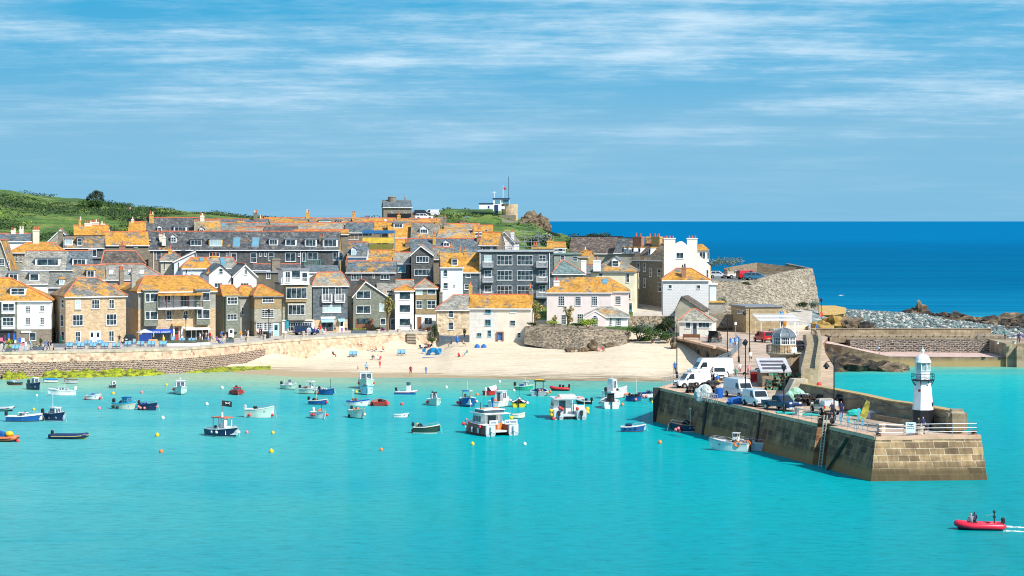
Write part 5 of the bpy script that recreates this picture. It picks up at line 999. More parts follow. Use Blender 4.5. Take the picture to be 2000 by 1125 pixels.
gm_,nt,b=nodes('pergola_glazing'); b.inputs['Base Color'].default_value=(.5,.52,.56,1); b.inputs['Roughness'].default_value=.2; b.inputs['Alpha'].default_value=.45; m.build('glazing',gm_,pg)
def kayak(px,y0,y1,Y,col,lab):
    z0=PZ(y1,Y); z1=PZ(y0,Y); m=MB(); n_=9; hh=z1-z0
    for i in range(n_+1): pass
    m.tube([(0,0,hh*i/n_) for i in range(n_+1)],[.04+.36*math.sin(PI*i/n_)**.7 for i in range(n_+1)],8); o=m.build('kayak',M('kayak_'+col[0],col[1],.4,.05,1),loc=(PX(px,Y),Y,z0),smooth=True); o.scale.y=.5; tag(o,lab,'kayak')
kayak(1526,606,638,413.5,('blue',(.0,.25,.6)),'blue kayak standing upright behind the pergola'); kayak(1532.5,608,645,413,('orange',(.9,.35,.02)),'orange kayak standing upright behind the pergola')
# quay arches near the lodge: near-black panels stand in for the shade inside
ar=MB()
qa,qb=Vector(deck[9]),Vector(deck[12])
for px,w_,y in ((1364,1.5,700),(1382,1.7,699),(1401,1.8,697)):
    k=(px-1000)/F; best=None
    for p,q in ((deck[9],deck[10]),(deck[10],deck[11]),(deck[11],deck[12])):
        dx,dy=q[0]-p[0],q[1]-p[1]; t=(k*p[1]-p[0])/(dx-k*dy)
        if -.01<=t<=1.01: best=(Vector((p[0]+t*dx,p[1]+t*dy)),Vector((dx,dy)).normalized())
    if best is None: continue
    c,d=best; nn=Vector((-d.y,d.x)); nn=nn if nn.y<0 else -nn
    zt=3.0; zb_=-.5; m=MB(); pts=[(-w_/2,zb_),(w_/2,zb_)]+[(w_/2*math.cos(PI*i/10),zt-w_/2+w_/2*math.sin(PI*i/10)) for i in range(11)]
    m.extr(pts,-.03,.03); o=m.build('arch_shade_panel',M('arch_shade_black',(.015,.013,.01),.95,.2),pier,loc=(c.x+nn.x*.02,c.y+nn.y*.02,0)); o.rotation_euler.z=math.atan2(d.y,d.x)
# ---------------------------------------------------------------- right shore
RW=MB(); x0,x1=PX(1585,405),PX(1936,405)
UP=blockmat('upper_wall_blocks',(.36,.27,.17),(.48,.38,.25),(.3,.22,.14),2.4,.6,.02,(.4,.3,.2),.5)
m=MB(); m.box(x0,x1,405,406,3.5,PZ(643,405)); m.box(x0,x1+.1,404.9,406.1,PZ(643,405),PZ(643,405)+.12); uw=m.build('harbour_wall',[UP]); tag(uw,'long upper concrete wall of the landing stage on the right','wall')
m=MB(); m.box(PX(1620,400),PX(1965,400),399.5,405,3.3,PZ(656,400)); 
for i in range(22): x=lerp(PX(1625,399),PX(1925,399),i/21); m.box(x-.09,x+.09,399.3,399.52,PZ(656,399),PZ(653,399)+.1)
tag(m.build('stone_bench',UP),'long stepped stone bench at the foot of the upper wall','bench')
DR=brickmat('dark_rubble_wall',(.03,.03,.035),(.17,.15,.13),(.46,.38,.3),.9,.36,.06,stain=.5,stcol=(.03,.03,.03),wsc=.5,wb=.6)
m=MB(); m.prism([(PX(1662,397),397.5),(PX(1955,397),397.5),(PX(1955,397),405),(PX(1640,400),405)],-1,PZ(664,397.5)); o=m.build('rubble_wall',[DR]); tag(o,'dark rubble wall with white mortar above the pink slipway','wall')
SLIP=M('pink_slip_concrete',(.56,.4,.34),.9,.12,.6); m=MB(); sx=[(1592,668,4.0),(1640,4,3.5),(1700,5,2.4),(1735,0,1.7),(1965,0,1.6)]
P=[(PX(1590,390),4.1,399,388),(PX(1640,388),3.5,398,386),(PX(1690,387),2.5,397.6,385),(PX(1735,386),1.75,397.6,384.6),(PX(1966,386),1.6,397.6,384.6)]
for (xa,za,ba,fa),(xb,zb_,bb_,fb) in zip(P,P[1:]): m.prism([(xa,fa),(xb,fb),(xb,bb_),(xa,ba)],[-3]*4,[za,zb_,zb_,za],0,1)
o=m.build('slipway',[blockmat('slip_face_blocks',(.2,.14,.09),(.34,.25,.15),(.2,.15,.1),2.2,.8,.02,(.42,.3,.13),.5),SLIP]); tag(o,kind='structure')
m=MB(); m.box(PX(1960,386),PX(2120,386),383.8,402,-3,3.95); m.box(PX(1980,386),PX(1990,386),383.4,383.8,-3,3.6); m.box(PX(1982,384),PX(2120,384),382.5,383.79,-3,3.3); tag(m.build('jetty_head',[UP]),'square stone jetty head with a railing at the right edge of the photo','jetty')
for i,(px,l) in enumerate(((1948,'low stone bollard near the bend of the right jetty'),(1981,'low stone bollard beside the purple dressed walker on the right jetty'))): bollard(px,672,l,3.95,.35,.6)
# garden wall, rocks and beach edge
GWM=rubble('garden_wall_rubble',[(.05,.04,.03),(.17,.13,.08),(.42,.34,.23),(.10,.08,.06)],(.26,.2,.14),3.0,.07)
def facew(name,lab,topl,botl,mat,thick=3,cat='wall'):
    "topl: (px,py,Y) ; botl same"
    m=MB(); A=[(PX(x,Y),Y,PZ(y,Y)) for x,y,Y in topl]; B=[(PX(x,Y),Y,PZ(y,Y)) for x,y,Y in botl]
    m.grid([B,A]); m.grid([A,[(x,y+thick,z) for x,y,z in A]]); m.grid([[(x,y+thick,z) for x,y,z in A],[(x,y+thick,z-4) for x,y,z in A]])
    for k in (0,-1): m.add([A[k],B[k],(B[k][0],B[k][1]+thick,B[k][2]),(A[k][0],A[k][1]+thick,A[k][2])],[(0,1,2,3)])
    return tag(m.build(name,[mat]),lab,cat)
facew('retaining_wall','tall dark rubble garden wall between the white beach house and the pink house',[(1026,638,408),(1060,640,406),(1100,641,404),(1140,643,402),(1165,643,402),(1230,647,404),(1232,647,412)],[(1024,672,404),(1060,679,400),(1100,684,397),(1140,688,394),(1165,686,394),(1222,676,397),(1236,672,408)],GWM,13)
m=MB(); m.prism([(PX(1040,412),407),(PX(1228,412),407.5),(PX(1240,430),440),(PX(1030,430),440)],2,PZ(641,407)-.1); tag(m.build('garden_lawn',GRASS),kind='structure')
facew('wall','low stone wall above the green slope beside the cream house',[(1229,617,419),(1318,617,419)],[(1229,640,418),(1318,640,418)],GWM,.6)
facew('wall','white painted low wall under the granite cottage',[(858,655,421),(885,657.5,420),(915,655,419)],[(858,674,419.5),(885,674,418.5),(915,674,417.5)],brickmat('whitewash_low',(.7,.69,.66),(.8,.79,.76),(.5,.48,.44),.4,.25,.03,stain=.5,stcol=(.35,.3,.24)),3)
CPW=rubble('car_park_rubble',[(.06,.05,.035),(.2,.165,.11),(.46,.4,.3),(.13,.11,.07)],(.3,.25,.18),2.7,.07)
tp=[(1384,548,453),(1440,549,450),(1482,546,452),(1500,540,456),(1530,532,462),(1560,526,470),(1587,524,478)]
bt=[(1384,615,434),(1440,612,432),(1482,610,434),(1500,611,437),(1530,614,440),(1560,616,446),(1604,606,452)]
m=MB(); A=[(PX(x,Y),Y,PZ(y,Y)) for x,y,Y in tp]; B=[(PX(x,Y),Y,PZ(y,Y)-1) for x,y,Y in bt]; rows=[]
for k in range(9):
    t=k/8; rows.append([tuple(lerp(b[i],a[i],t**(.8) if i==2 else t)+(.25*fbm(a[0]*.5+i*9,t*5,2) if 0<k<8 else 0) for i in range(3)) for a,b in zip(A,B)])
m.grid(rows); e_=A[-1]; m.grid([[rows[k][-1],(rows[k][-1][0]+1.5,530,rows[k][-1][2])] for k in range(9)]); 
m.grid([[A[i] for i in range(2,7)]+[(e_[0]+1.5,530,e_[2])],[(A[i][0]-.5,A[i][1]+1,A[i][2]) for i in range(2,7)]+[(e_[0]+.5,530,e_[2])]])
m.grid([[(A[i][0]-.5,A[i][1]+1,A[i][2]) for i in range(2,7)]+[(e_[0]+.5,530,e_[2])],[(A[i][0]-.5,A[i][1]+1,A[i][2]-2.5) for i in range(2,7)]+[(e_[0]+.5,530,12.4)]])
tag(m.build('bastion_wall',[CPW]),'great curved rubble retaining wall below the clifftop car park','wall')
m=MB(); m.prism([(A[0][0]-.5,A[0][1]+.1),(A[1][0],A[1][1]+.1),(A[2][0],A[2][1]+.1),(A[4][0],A[4][1]+.5),(A[6][0],A[6][1]+1),(PX(1590,520),520),(PX(1370,520),520)],11,PZ(549,450)-.02); tag(m.build('car_park',M('tarmac',(.16,.17,.16),.95,.1,.6)),kind='structure')
facew('wall','dark wall along the back of the clifftop car park',[(1414,524,500),(1452,517,503),(1478,513,505),(1530,519,503),(1582,526,500)],[(1414,545,500),(1452,540,503),(1478,540,505),(1530,541,503),(1582,544,500)],STONE2,.7)
facew('wall','pale stone wall end next to the red lifebuoy lamp post',[(1600,597,446),(1632,597,448),(1652,601,450)],[(1600,616,446),(1632,615,448),(1652,612,450)],OSTONE,1)
facew('wall','low stone wall with a white notice behind the lodge',[(1384,614,424),(1440,614,424)],[(1384,640,424),(1440,640,424)],STGREY,.6)
# ---------------------------------------------------------------- rocks
def rock(name,c,s,mat,seed,lab=None,sub=3,rough=.45,cat='rock',group=None):
    bm=bmesh.new(); bmesh.ops.create_icosphere(bm,subdivisions=sub,radius=1)
    for v in bm.verts:
        p=v.co.copy(); k=1+rough*noise.fractal(p*1.3+Vector((seed*3.7,seed,0)),1,2,4)+rough*.5*abs(noise.noise(p*3+Vector((seed,0,0)))); v.co=Vector((p.x*s[0]*k,p.y*s[1]*k,p.z*s[2]*k))
    me=bpy.data.meshes.new(name); bm.to_mesh(me); bm.free(); me.materials.append(mat); o=bpy.data.objects.new(name,me); COL.objects.link(o); o.location=c; return tag(o,lab,cat,group) if lab else o
def rockmat(name,c1,c2,c3,sc=.5):
    m,nt,b=nodes(name); f=noi(nt,mapv(nt,objco(nt),(1,1,2)),sc,8,.7); L(nt,ramp(nt,f,[(.3,c1),(.5,c2),(.68,c3)]),b.inputs['Base Color']); b.inputs['Roughness'].default_value=.9; bump(nt,b,f,1,.5); return m
RD=rockmat('dark_wet_rock',(.008,.008,.008),(.035,.03,.025),(.26,.17,.08)); RB=rockmat('brown_rock',(.04,.03,.02),(.15,.11,.07),(.38,.28,.17)); RGY=rockmat('grey_headland_rock',(.04,.03,.02),(.14,.10,.06),(.36,.28,.18),.6); RY_=rockmat('yellow_lichen_rock',(.1,.06,.02),(.34,.22,.05),(.5,.36,.14))
k=0
for px,py,Y,sx,sy,sz,mt,lab in ((1602,716,372,4.6,6,3.6,RD,'dark wet rock at the foot of the tall wall'),(1636,714,376,6,5,3.4,RD,'broad dark rock ledge below the top of the slipway'),(1668,718,374,5.4,4,2.5,RD,'brown rock at the water edge under the slipway'),(1706,720,374,5.4,3.5,2.0,RD,'weedy dark rock halfway along the slipway foot'),(1744,722,373,4.6,3,1.4,RB,'low brown rock at the outer end of the rocks below the slipway'),(1614,686,385,5,4,2.6,RD,'black rock close below the wall walk'),(1652,696,381,5,4,2.2,RB,'tilted brown slab beside the slipway'),
   (1600,640,424,3,3,1.2,RY_,'small yellow lichen rock behind the harbour wall at the bend'),(1628,642,426,3.6,3,2.2,RY_,'tallest yellow lichen boulder behind the upper wall'),(1662,642,426,3.6,3,1.9,RB,'brown boulder behind the upper wall'),(1690,645,425,3.2,3,1.5,RD,'dark boulder where the pebbles begin'),
   (1772,617,560,3,3,1.4,RD,'first dark rock of the outer reef from the left'),(1792,614,566,3,3,2.9,RB,'pointed brown rock rising highest on the left of the reef'),(1812,620,560,3.6,3,1.2,RD,'low dark rock right of the pointed one'),(1838,621,556,3.8,3,1.4,RD,'rounded black rock in the middle of the reef'),(1868,622,552,4,3,1.5,RD,'dark jagged rock right of the reef centre'),(1898,628,548,5,4,1.2,RB,'long low brown rock towards the reef end'),(1930,630,540,5,4,1.5,RD,'dark rock before the big reef end'),(1962,634,535,6,5,2.8,RB,'large brown rock massif at the reef end'),(1990,642,520,6,5,2.4,RD,'dark rock at the right edge of the photo'),(1850,630,530,5,3,1,RB,'flat brown rock on the pebbles before the reef'),(1925,645,500,6,4,1.4,RD,'dark boulders above the right jetty'),(1975,655,480,7,4,1.6,RD,'black rock behind the jetty head')):
    k+=1; X=PX(px,Y); z=max(-.5,min(PZ(py,Y),ground(X,Y)+.3)); rock('rock',(X,Y,z),(sx*.6,sy*.6,sz*.9),mt,k,lab,3,.85)
for px,py,Y,s,lab in ((1015,443,612,(2.6,3,2.2),'left shoulder of the headland outcrop'),(1032,440,616,(3.2,3,3.4),'middle boulder of the headland outcrop'),(1047,444,618,(3.4,3,4.6),'highest crag of the headland outcrop above the sea'),(1062,452,612,(2,2.5,2.6),'outer crag of the headland dropping to the sea'),(900,436,575,(1.9,2,1.0),'pale grey rock in the grass of the headland')):
    k+=1; rock('rock_outcrop',(PX(px,Y),Y,PZ(py,Y)-.4),tuple(q*.85 for q in s),RGY,k,lab,4,.6,'rock')
for px,py,Y,s,lab in ((1115,684,393,(1.4,1,1.0),'dark beach boulder at the foot of the garden wall'),(1138,683,393,(1.3,1,.9),'grey beach boulder beside the sunbathers'),(1158,676,394,(1.3,1,1.8),'tall rock outcrop supporting the garden wall'),(1192,676,397,(2.4,1.4,1.4),'brown rock ledge under the porch buttress'),(1216,672,400,(1.7,1.2,1.5),'rock corner under the white buttress'),(1235,668,402,(2,1.4,.9),'low rock by the green bank'),(1316,668,392,(.8,1.2,1.5),'rounded brown rock under the lodge railing')):
    k+=1; rock('rock',(PX(px,Y),Y,PZ(py,Y)-.2),tuple(q*.6 for q in s),RGY if k%2 else RB,k,lab,3,.7)
# pebble bank
bm=bmesh.new(); bmesh.ops.create_icosphere(bm,subdivisions=1,radius=1); iv=[v.co.copy() for v in bm.verts]; jf=[tuple(v.index for v in f.verts) for f in bm.faces]; bm.free()
peb=MB()
for i in range(3800):
    Y=random.uniform(412,600); px=random.uniform(1632+ (Y-412)*.05,2010); X=PX(px,Y); z=ground(X,Y)
    if z<-.3: continue
    r=random.uniform(.22,.6); ax=random.uniform(.7,1.5); ro=random.uniform(0,PI); c,s=math.cos(ro),math.sin(ro); mi=random.choice((0,0,1,1,2,3))
    peb.add([(X+r*(v.x*ax*c-v.y*s),Y+r*(v.x*ax*s+v.y*c),z+.05+r*.7*v.z*(1+.3*random.random())) for v in iv],jf,mi)
tag(peb.build('pebble_bank',[M('stone_blue_grey',(.11,.15,.15),.85,.2,1),M('stone_green_grey',(.16,.22,.21),.85,.2,1),M('stone_pale',(.46,.44,.38),.85,.15,1),M('stone_dark',(.07,.08,.08),.85,.2,1)]),'bank of grey green pebbles and cobbles between the wall and the reef','pebbles',kind='stuff')
# ---------------------------------------------------------------- boats
def C(name,c,r=.4,v=.06): return M('paint_'+name,c,r,v,1.2)
PW=M('paint_white',(.76,.76,.73),.4,.16,1.1); PN=C('navy',(.012,.03,.09)); PBL=C('blue',(.01,.1,.32)); PTQ=C('turquoise',(.03,.42,.6)); PRD=C('red',(.55,.02,.02)); PMG=C('mint',(.5,.66,.56)); PGN=C('green',(.02,.4,.28)); PGR=C('grey',(.4,.45,.47)); PBK=C('black',(.012,.014,.016)); PYE=C('yellow',(.75,.6,.02)); PCR=C('cream',(.72,.68,.55)); PMR=C('maroon',(.22,.05,.04)); PDG=C('bottle',(.02,.06,.04)); PTB=C('brown',(.2,.1,.06)); POR=C('orange',(.8,.2,.03)); PLG=C('lightgrey',(.6,.62,.62)); FBK=C('rubber',(.02,.02,.022),.7)
BR_,BP_,BW_,BY_,BO_=C('buoy_red',(.8,.05,.04)),C('buoy_pink',(.85,.22,.22)),C('buoy_white',(.8,.78,.74)),C('buoy_yellow',(.85,.5,.02)),C('buoy_orange',(.85,.22,.05))
SLIME=C('waterline_slime',(.06,.07,.04),.7,.2); BGL=M('cabin_glass',(.06,.1,.13),.1,.2,2)
def hullf(Ln,B,h,fine=2.2,tr=.82):
    def hb(s): 
        return B/2*((tr+(1-tr)*min(1,s/.4)) if s<.4 else max(.02,1-((s-.4)/.6)**fine))
    def sh(s): return h*(1+.42*max(0,s-.3)**1.6*1.8)
    return hb,sh
def hull(root,Ln,B,h,c,trim,inner,boot=None,name='hull',deckz=.35,fore=None,rake=.12,twin=False):
    B*=1.14; hb,sh=hullf(Ln,B,h); n=13; bands=[]; ins=[]
    for i in range(n):
        s=i/(n-1); b=hb(s); z=sh(s); x=-Ln/2+Ln*s
        xr=lambda k: x+(rake*Ln*(s**3)*k)
        bands.append([(xr(-.9),0,-.35),(xr(-.6),b*.62,-.25),(xr(-.25),b*.88,.02),(xr(-.1),b*.9,.10),(xr(.3),b*.96,z*.62),(xr(.55),b,z*.8),(xr(.7),b*1.01,z)])
    m=MB()
    for sd in (1,-1):
        for k in range(6):
            m.grid([[(p[k][0],sd*p[k][1],p[k][2]) for p in bands],[(p[k+1][0],sd*p[k+1][1],p[k+1][2]) for p in bands]],4 if k<(2 if boot else 3) else 3 if (k==2 and boot) else 0)
    t=bands[0]; m.add([(p[0],p[1],p[2]) for p in t]+[(p[0],-p[1],p[2]) for p in t[::-1]],[tuple(range(14))],0)
    hl=m.build(name,[c,trim,inner,PW if boot else c,boot or SLIME],root,smooth=False)
    m=MB()
    for sd in (1,-1):
        A=[(p[6][0],sd*(p[6][1]+.04),p[6][2]-.07) for p in bands]; Bq=[(p[6][0],sd*(p[6][1]+.04),p[6][2]+.05) for p in bands]; Cq=[(p[6][0]-.02,sd*max(0,p[6][1]-.11),p[6][2]+.05) for p in bands]
        m.grid([A,Bq,Cq])
    b0=bands[0][6]; m.box(b0[0]-.03,b0[0]+.1,-b0[1],b0[1],b0[2]-.07,b0[2]+.05); m.build('gunwale',trim,root)
    m=MB(); fl=h*deckz
    for sd in (1,-1):
        Cq=[(p[6][0]-.02,sd*max(0,p[6][1]-.11),p[6][2]+.04) for p in bands]; Dq=[(p[6][0]-.02,sd*max(0,p[6][1]-.16),fl) for p in bands]; m.grid([Cq,Dq]); m.grid([Dq,[(d[0],0,fl) for d in Dq]])
    m.box(b0[0]+.04,b0[0]+.08,-b0[1]*.9,b0[1]*.9,fl,b0[2]); m.build('cockpit',inner,root)
    if Ln<5 and Ln>2.1:
        rg=random.Random(int(Ln*1000+B*777+root.location.x*10)); m=MB(); xx=rg.uniform(-.3,-.1)*Ln
        for k in range(4): m.ball((xx+k*.14,rg.uniform(-.25,.25)*B,fl+.2+h*rg.uniform(.4,.75)),rg.uniform(.14,.24),6)
        m.build('deck_gear',rg.choice((FBK,FBK,PBL,POR,PGR,PN,PTB)),root)
        bw=bands[-1][6]; MB().tube([(bw[0],0,bw[2]),(bw[0]+.18,.03,bw[2]*.4),(bw[0]+.3,.05,-.05)],.013,4).build('mooring_line',PCR,root)
        for sd in (1,-1): MB().tube([(p[6][0],sd*p[6][1],p[6][2]+(.0 if i in (5,12) else .32)) for i,p in enumerate(bands) if i>=5 and i%2==(1 if i<12 else 0)],.018,4).build('hand_rail',GALV,root)
    if fore:   # covered foredeck from station fore to bow
        m=MB(); Q=[p[6] for i,p in enumerate(bands) if i/(n-1)>=fore]
        m.grid([[(q[0],q[1]-.02,q[2]+.04) for q in Q],[(q[0],0,q[2]+.13) for q in Q],[(q[0],-q[1]+.02,q[2]+.04) for q in Q]]); q=Q[0]; m.add([(q[0],q[1]-.02,fl),(q[0],-q[1]+.02,fl),(q[0],-q[1]+.02,q[2]+.04),(q[0],0,q[2]+.13),(q[0],q[1]-.02,q[2]+.04)],[(0,1,2,3,4)]); m.build('foredeck',PW if inner==PW else inner,root)
    return hb,sh,fl
def cabin(root,x0,x1,w,z0,z1,mat,rake=.25,roofm=None,nwin=2,front=True,rear=False,wz=(.45,.9),ov=.12,name='cabin'):
    m=MB(); w2=w/2; tw=w2*.9; r=rake
    V=[(x0,-w2,z0),(x1,-w2,z0),(x1,w2,z0),(x0,w2,z0),(x0,-tw,z1),(x1-r,-tw,z1),(x1-r,tw,z1),(x0,tw,z1)]
    m.add(V,[(0,3,2,1),(4,5,6,7),(0,1,5,4),(1,2,6,5),(2,3,7,6),(3,0,4,7)]); cb=m.build(name,mat,root)
    m=MB(); m.box(x0-ov,x1-r+ov,-tw-ov*.6,tw+ov*.6,z1,z1+.07); m.build('cabin_roof',roofm or mat,cb)
    h=z1-z0; za,zb=z0+h*wz[0],z0+h*wz[1]
    def P(x,sd,z):
        t=(z-z0)/h; return (x,sd*(lerp(w2,tw,t)+.015),z)
    for sd in (1,-1):
        xe0,xe1=x0+.1,x1-r*1.0-.1; m=MB()
        for i in range(nwin):
            a=lerp(xe0,xe1,i/nwin)+.05; b=lerp(xe0,xe1,(i+1)/nwin)-.05; m.add([P(a,sd,za),P(b,sd,za),P(b,sd,zb),P(a,sd,zb)],[(0,1,2,3)])
        m.build('window',BGL,cb)
    if front:
        m=MB()
        for i in range(2 if w>.9 else 1):
            k=2 if w>.9 else 1; y0=lerp(-tw*.88,tw*.88,i/k)+.04; y1=lerp(-tw*.88,tw*.88,(i+1)/k)-.04; xf=lambda z:x1-r*(z-z0)/h+.015
            m.add([(xf(za),y0,za),(xf(za),y1,za),(xf(zb),y1,zb),(xf(zb),y0,zb)],[(0,1,2,3)])
        m.build('windscreen',BGL,cb)
    if rear: m=MB(); m.box(x0-.02,x0-.005,-w2*.35,w2*.35,z0,z0+h*.9); m.build('door',BGL,cb)
    return cb
def motor(root,Ln,h,mat=None,s=1,tilt=0,y=0):
    m=MB(); x=-Ln/2-.14*s; m.box(x-.18*s,x+.16*s,y-.14*s,y+.14*s,h+.05,h+.5*s); m.lathe([(.2*s,0),(.19*s,.18*s),(.1*s,.26*s)],8,(x,y,h+.36*s)); m.box(x-.06,x+.06,y-.05,y+.05,-.3,h+.1); o=m.build('outboard_motor',mat or FBK,root); return o
def fend(root,pts,mat,r=.2):
    for p in pts: m=MB(); m.ball(p,r,8); m.build('fender',mat,root,smooth=True)
def mast(root,x,z0,z1,mat=PW,r=.03,cross=None,top=False,y=0):
    m=MB(); m.tube([(x,y,z0),(x,y,z1)],r,5)
    if cross: m.tube([(x,y-.35,cross),(x,y+.35,cross)],r*.7,4)
    if top: m.ball((x,y,z1),.13,6)
    return m.build('mast',mat,root)
def thw(root,Ln,B,z,mat,xs):
    m=MB()
    for x in xs: m.box(x-.12,x+.12,-B*.43,B*.43,z-.03,z+.03)
    m.build('thwart',mat,root)
def boat(lab,px,py,Ln,hd,name='motor_boat',cat='boat',z=0):
    v=G(px,py,0); r=empty(name,lab,cat,(v[0],v[1],z),R(hd)); return r
def cuddy(lab,px,py,Ln,hd,c,cab=PW,trim=PW,inner=PW,boot=None,B=None,h=.62,cx=(-.05,.3),ch=.85,cw=.62,roofm=None,fore=.5,mot=FBK,rear=False,rake=.3,ft=None,fr=(),ms=None,nw=2,ms_top=False,motor_=True,wz=(.45,.9)):
    h*=1.15; ch*=1.08; r=boat(lab,px,py,Ln,hd); B=B or Ln*.36; hull(r,Ln,B,h,c,trim,inner,boot,fore=fore); cabin(r,Ln*cx[0],Ln*cx[1],B*cw,h*.5,h+ch,cab,rake,roofm,nw,True,rear,wz)
    if motor_: motor(r,Ln,h,mot)
    if fr: fend(r,[(Ln*a,B*b,zz) for a,b,zz in fr],ft or BR_,.2)
    if ms: mast(r,Ln*ms[0],h,ms[1],ms[2] if len(ms)>2 else PW,top=ms_top)
    return r
def openb(lab,px,py,Ln,hd,c,trim=PW,inner=PW,boot=None,B=None,h=.55,mot=FBK,fr=(),ft=None,ms=None,thm=None,console=None,fore=None,extra=None,th=(-.25,.02,.25),top=False):
    r=boat(lab,px,py,Ln,hd,'open_boat' if Ln>2.6 else 'dinghy'); h*=1.22; B=B or Ln*.38; hull(r,Ln,B,h,c,trim,inner,boot,fore=fore); thw(r,Ln,B,h*.75,thm or WOOD,[Ln*t for t in th])
    if mot: motor(r,Ln,h,mot,.85)
    if console: m=MB(); m.extr([(-.25,h*.4),(.3,h*.4),(.3,h+.35),(.1,h+.45),(-.2,h+.4)],-.35,.35); m.build('console',console,r); m=MB(); m.add([(.3,-.33,h+.35),(.3,.33,h+.35),(.1,.3,h+.8),(.1,-.3,h+.8)],[(0,1,2,3)]); m.build('windscreen',BGL,r)
    if fr: fend(r,[(Ln*a,B*b,zz) for a,b,zz in fr],ft or BP_,.2)
    if ms: mast(r,Ln*ms[0],h*.5,ms[1],ms[2] if len(ms)>2 else PBK,top=top)
    return r
def covered(root,Ln,B,h,mat,x0=-.45,x1=.4,peak=.3):
    m=MB(); hb,sh=hullf(Ln,B,h); A=[];Bq=[];Cc=[]
    for i in range(9):
        s=lerp(x0+.5,x1+.5,i/8); x=-Ln/2+Ln*s; A.append((x,hb(s)+.03,sh(s)+.06)); Bq.append((x,0,sh(s)+peak)); Cc.append((x,-hb(s)-.03,sh(s)+.06))
    m.grid([A,Bq,Cc]); m.build('cover',mat,root)
def rib(lab,px,py,Ln,hd,c,stripe=None,inner=PBK,B=None,r=.24,mot=True,cone=True,cat='boat'):
    o=boat(lab,px,py,Ln,hd,'inflatable_boat',cat); B=B or Ln*.36; w=B/2-r; pts=[]; tl=Ln*.5
    left=[(-Ln/2,w,.3),(-Ln*.42,w,.3),(Ln*.18,w,.33),(Ln*.34,w*.8,.4),(Ln*.44,w*.42,.47),(Ln*.47,0,.5)]
    pts=left+[(x,-y,z) for x,y,z in left[-2::-1]]; rs=[.05 if cone else r]+[r]*(len(pts)-2)+[.05 if cone else r]
    m=MB(); m.tube(pts,rs,10); m.build('tube',c,o,smooth=True)
    if stripe: m=MB(); m.tube([(x,y+(r*.93 if y>0 else -r*.93 if y<0 else 0),z) if abs(y)>w*.5 else (x+r*.93,y*1.3,z) for x,y,z in pts[1:-1]],.055,6); m.build('rubbing_strake',stripe,o)
    m=MB(); Q=[(x*.98,y,.12) for x,y,z in pts[1:-1]]; m.add([(x,y,.2) for x,y,_ in Q]+[(x*.97,y*.7,-.2) for x,y,_ in Q],[tuple(range(len(Q)))]+[(i,i+1,len(Q)+i+1,len(Q)+i) for i in range(len(Q)-1)]); m.box(-Ln*.43,-Ln*.4,-w,w,-.1,.52); m.build('floor',inner,o)
    if mot: motor(o,Ln*.84,.45,FBK,.85)
    return o
# --- left group
r=boat('small red brown dinghy under a green cover close to the left weed bank',29,752,2.2,175,'dinghy'); hull(r,2.2,.85,.35,PMR,PDG,PDG); covered(r,2.2,.85,.35,C('cover_green',(.02,.2,.18)),-.48,.45,.12)
cuddy('navy boat with white wheelhouse moored near the harbour steps',67,761,3.0,-48,PN,cw=.75,h=.72,ch=.85,nw=2,trim=PN)
r=boat('small white boat under a bright blue cover by the sea wall',99,747,2.0,-150,'dinghy'); hull(r,2.0,.9,.42,PW,PBL,PBL); covered(r,2.0,.9,.42,C('cover_blue',(.02,.28,.6)),-.48,.45,.22); fend(r,[(-1.05,.1,.3)],BR_,.13)
openb('grey blue dinghy with dark brown thwarts near the sea wall',139,749,1.9,-160,PGR,PTB,PTB,mot=None,h=.48)
cuddy('white motor cruiser with pale green windscreen pointing left',122,772,3.4,188,PW,cab=C('pale_green_screen',(.5,.68,.62)),h=.6,ch=.42,cx=(-.1,.25),boot=PBK,mot=PW,ms=(-.1,1.9),fore=.55)
cuddy('tiny white cabin boat with a black hull bottom beyond the yellow buoy',221,758,2.0,-60,PMR,cw=.8,h=.38,ch=.52,boot=PBK,motor_=False)
openb('small white dinghy with blue interior and two red fenders',182,781,2.2,-20,PW,PW,PBL,mot=None,h=.5,fr=[(-.45,-.4,.25),(.5,0,.3)],ft=BR_)
cuddy('white boat with bright turquoise wheelhouse and tyre fenders',244,799,3.6,-32,PCR,cab=PTQ,trim=PTQ,inner=PTQ,h=.65,ch=.75,cw=.72,roofm=PBL,boot=PN,fr=[(-.4,-.5,.3),(-.5,-.3,.3),(-.2,-.52,.25)],ft=FBK)
openb('navy open boat with pink ball fenders beside the turquoise wheelhouse boat',289,801,2.7,-28,PN,PN,PGR,h=.6,fr=[(-.42,-.5,.45),(-.3,-.55,.3),(-.05,-.56,.3),(.5,.1,.5)],ft=BP_)
r=cuddy('white cabin boat with radar mast seen bow on in the shallows',352,769,4.2,-78,PMG,h=.75,ch=.95,cw=.82,B=1.7,nw=2,fr=[(.1,-.58,.7)],ms=(0,2.2),ms_top=True,trim=PW); 
r=cuddy('red speedboat with dark windscreen seen bow on',463,770,3.6,-80,PRD,cab=PBK,h=.45,ch=.4,cw=.7,B=1.6,fr=[(-.1,-.55,.3),(-.2,-.6,.3),(-.1,.56,.35)],cx=(-.15,.15),roofm=PRD,trim=PRD,inner=PBK)
r=rib('grey inflatable with blue outboard cut by the left edge of the photo',2,803,3.4,-5,PGR,PBK)
r=cuddy('navy and white speedboat with an outboard at its left end',46,823,4.1,-4,PBL,h=.58,ch=.36,cx=(-.12,.22),fore=.5,fr=[(.48,0,.75)],rake=.5,B=1.35,mot=FBK); m=MB(); m.add([(.5,-.4,.9),(.5,.4,.9),(.15,.35,1.3),(.15,-.35,1.3)],[(0,1,2,3)]); m.build('windscreen',BGL,r)
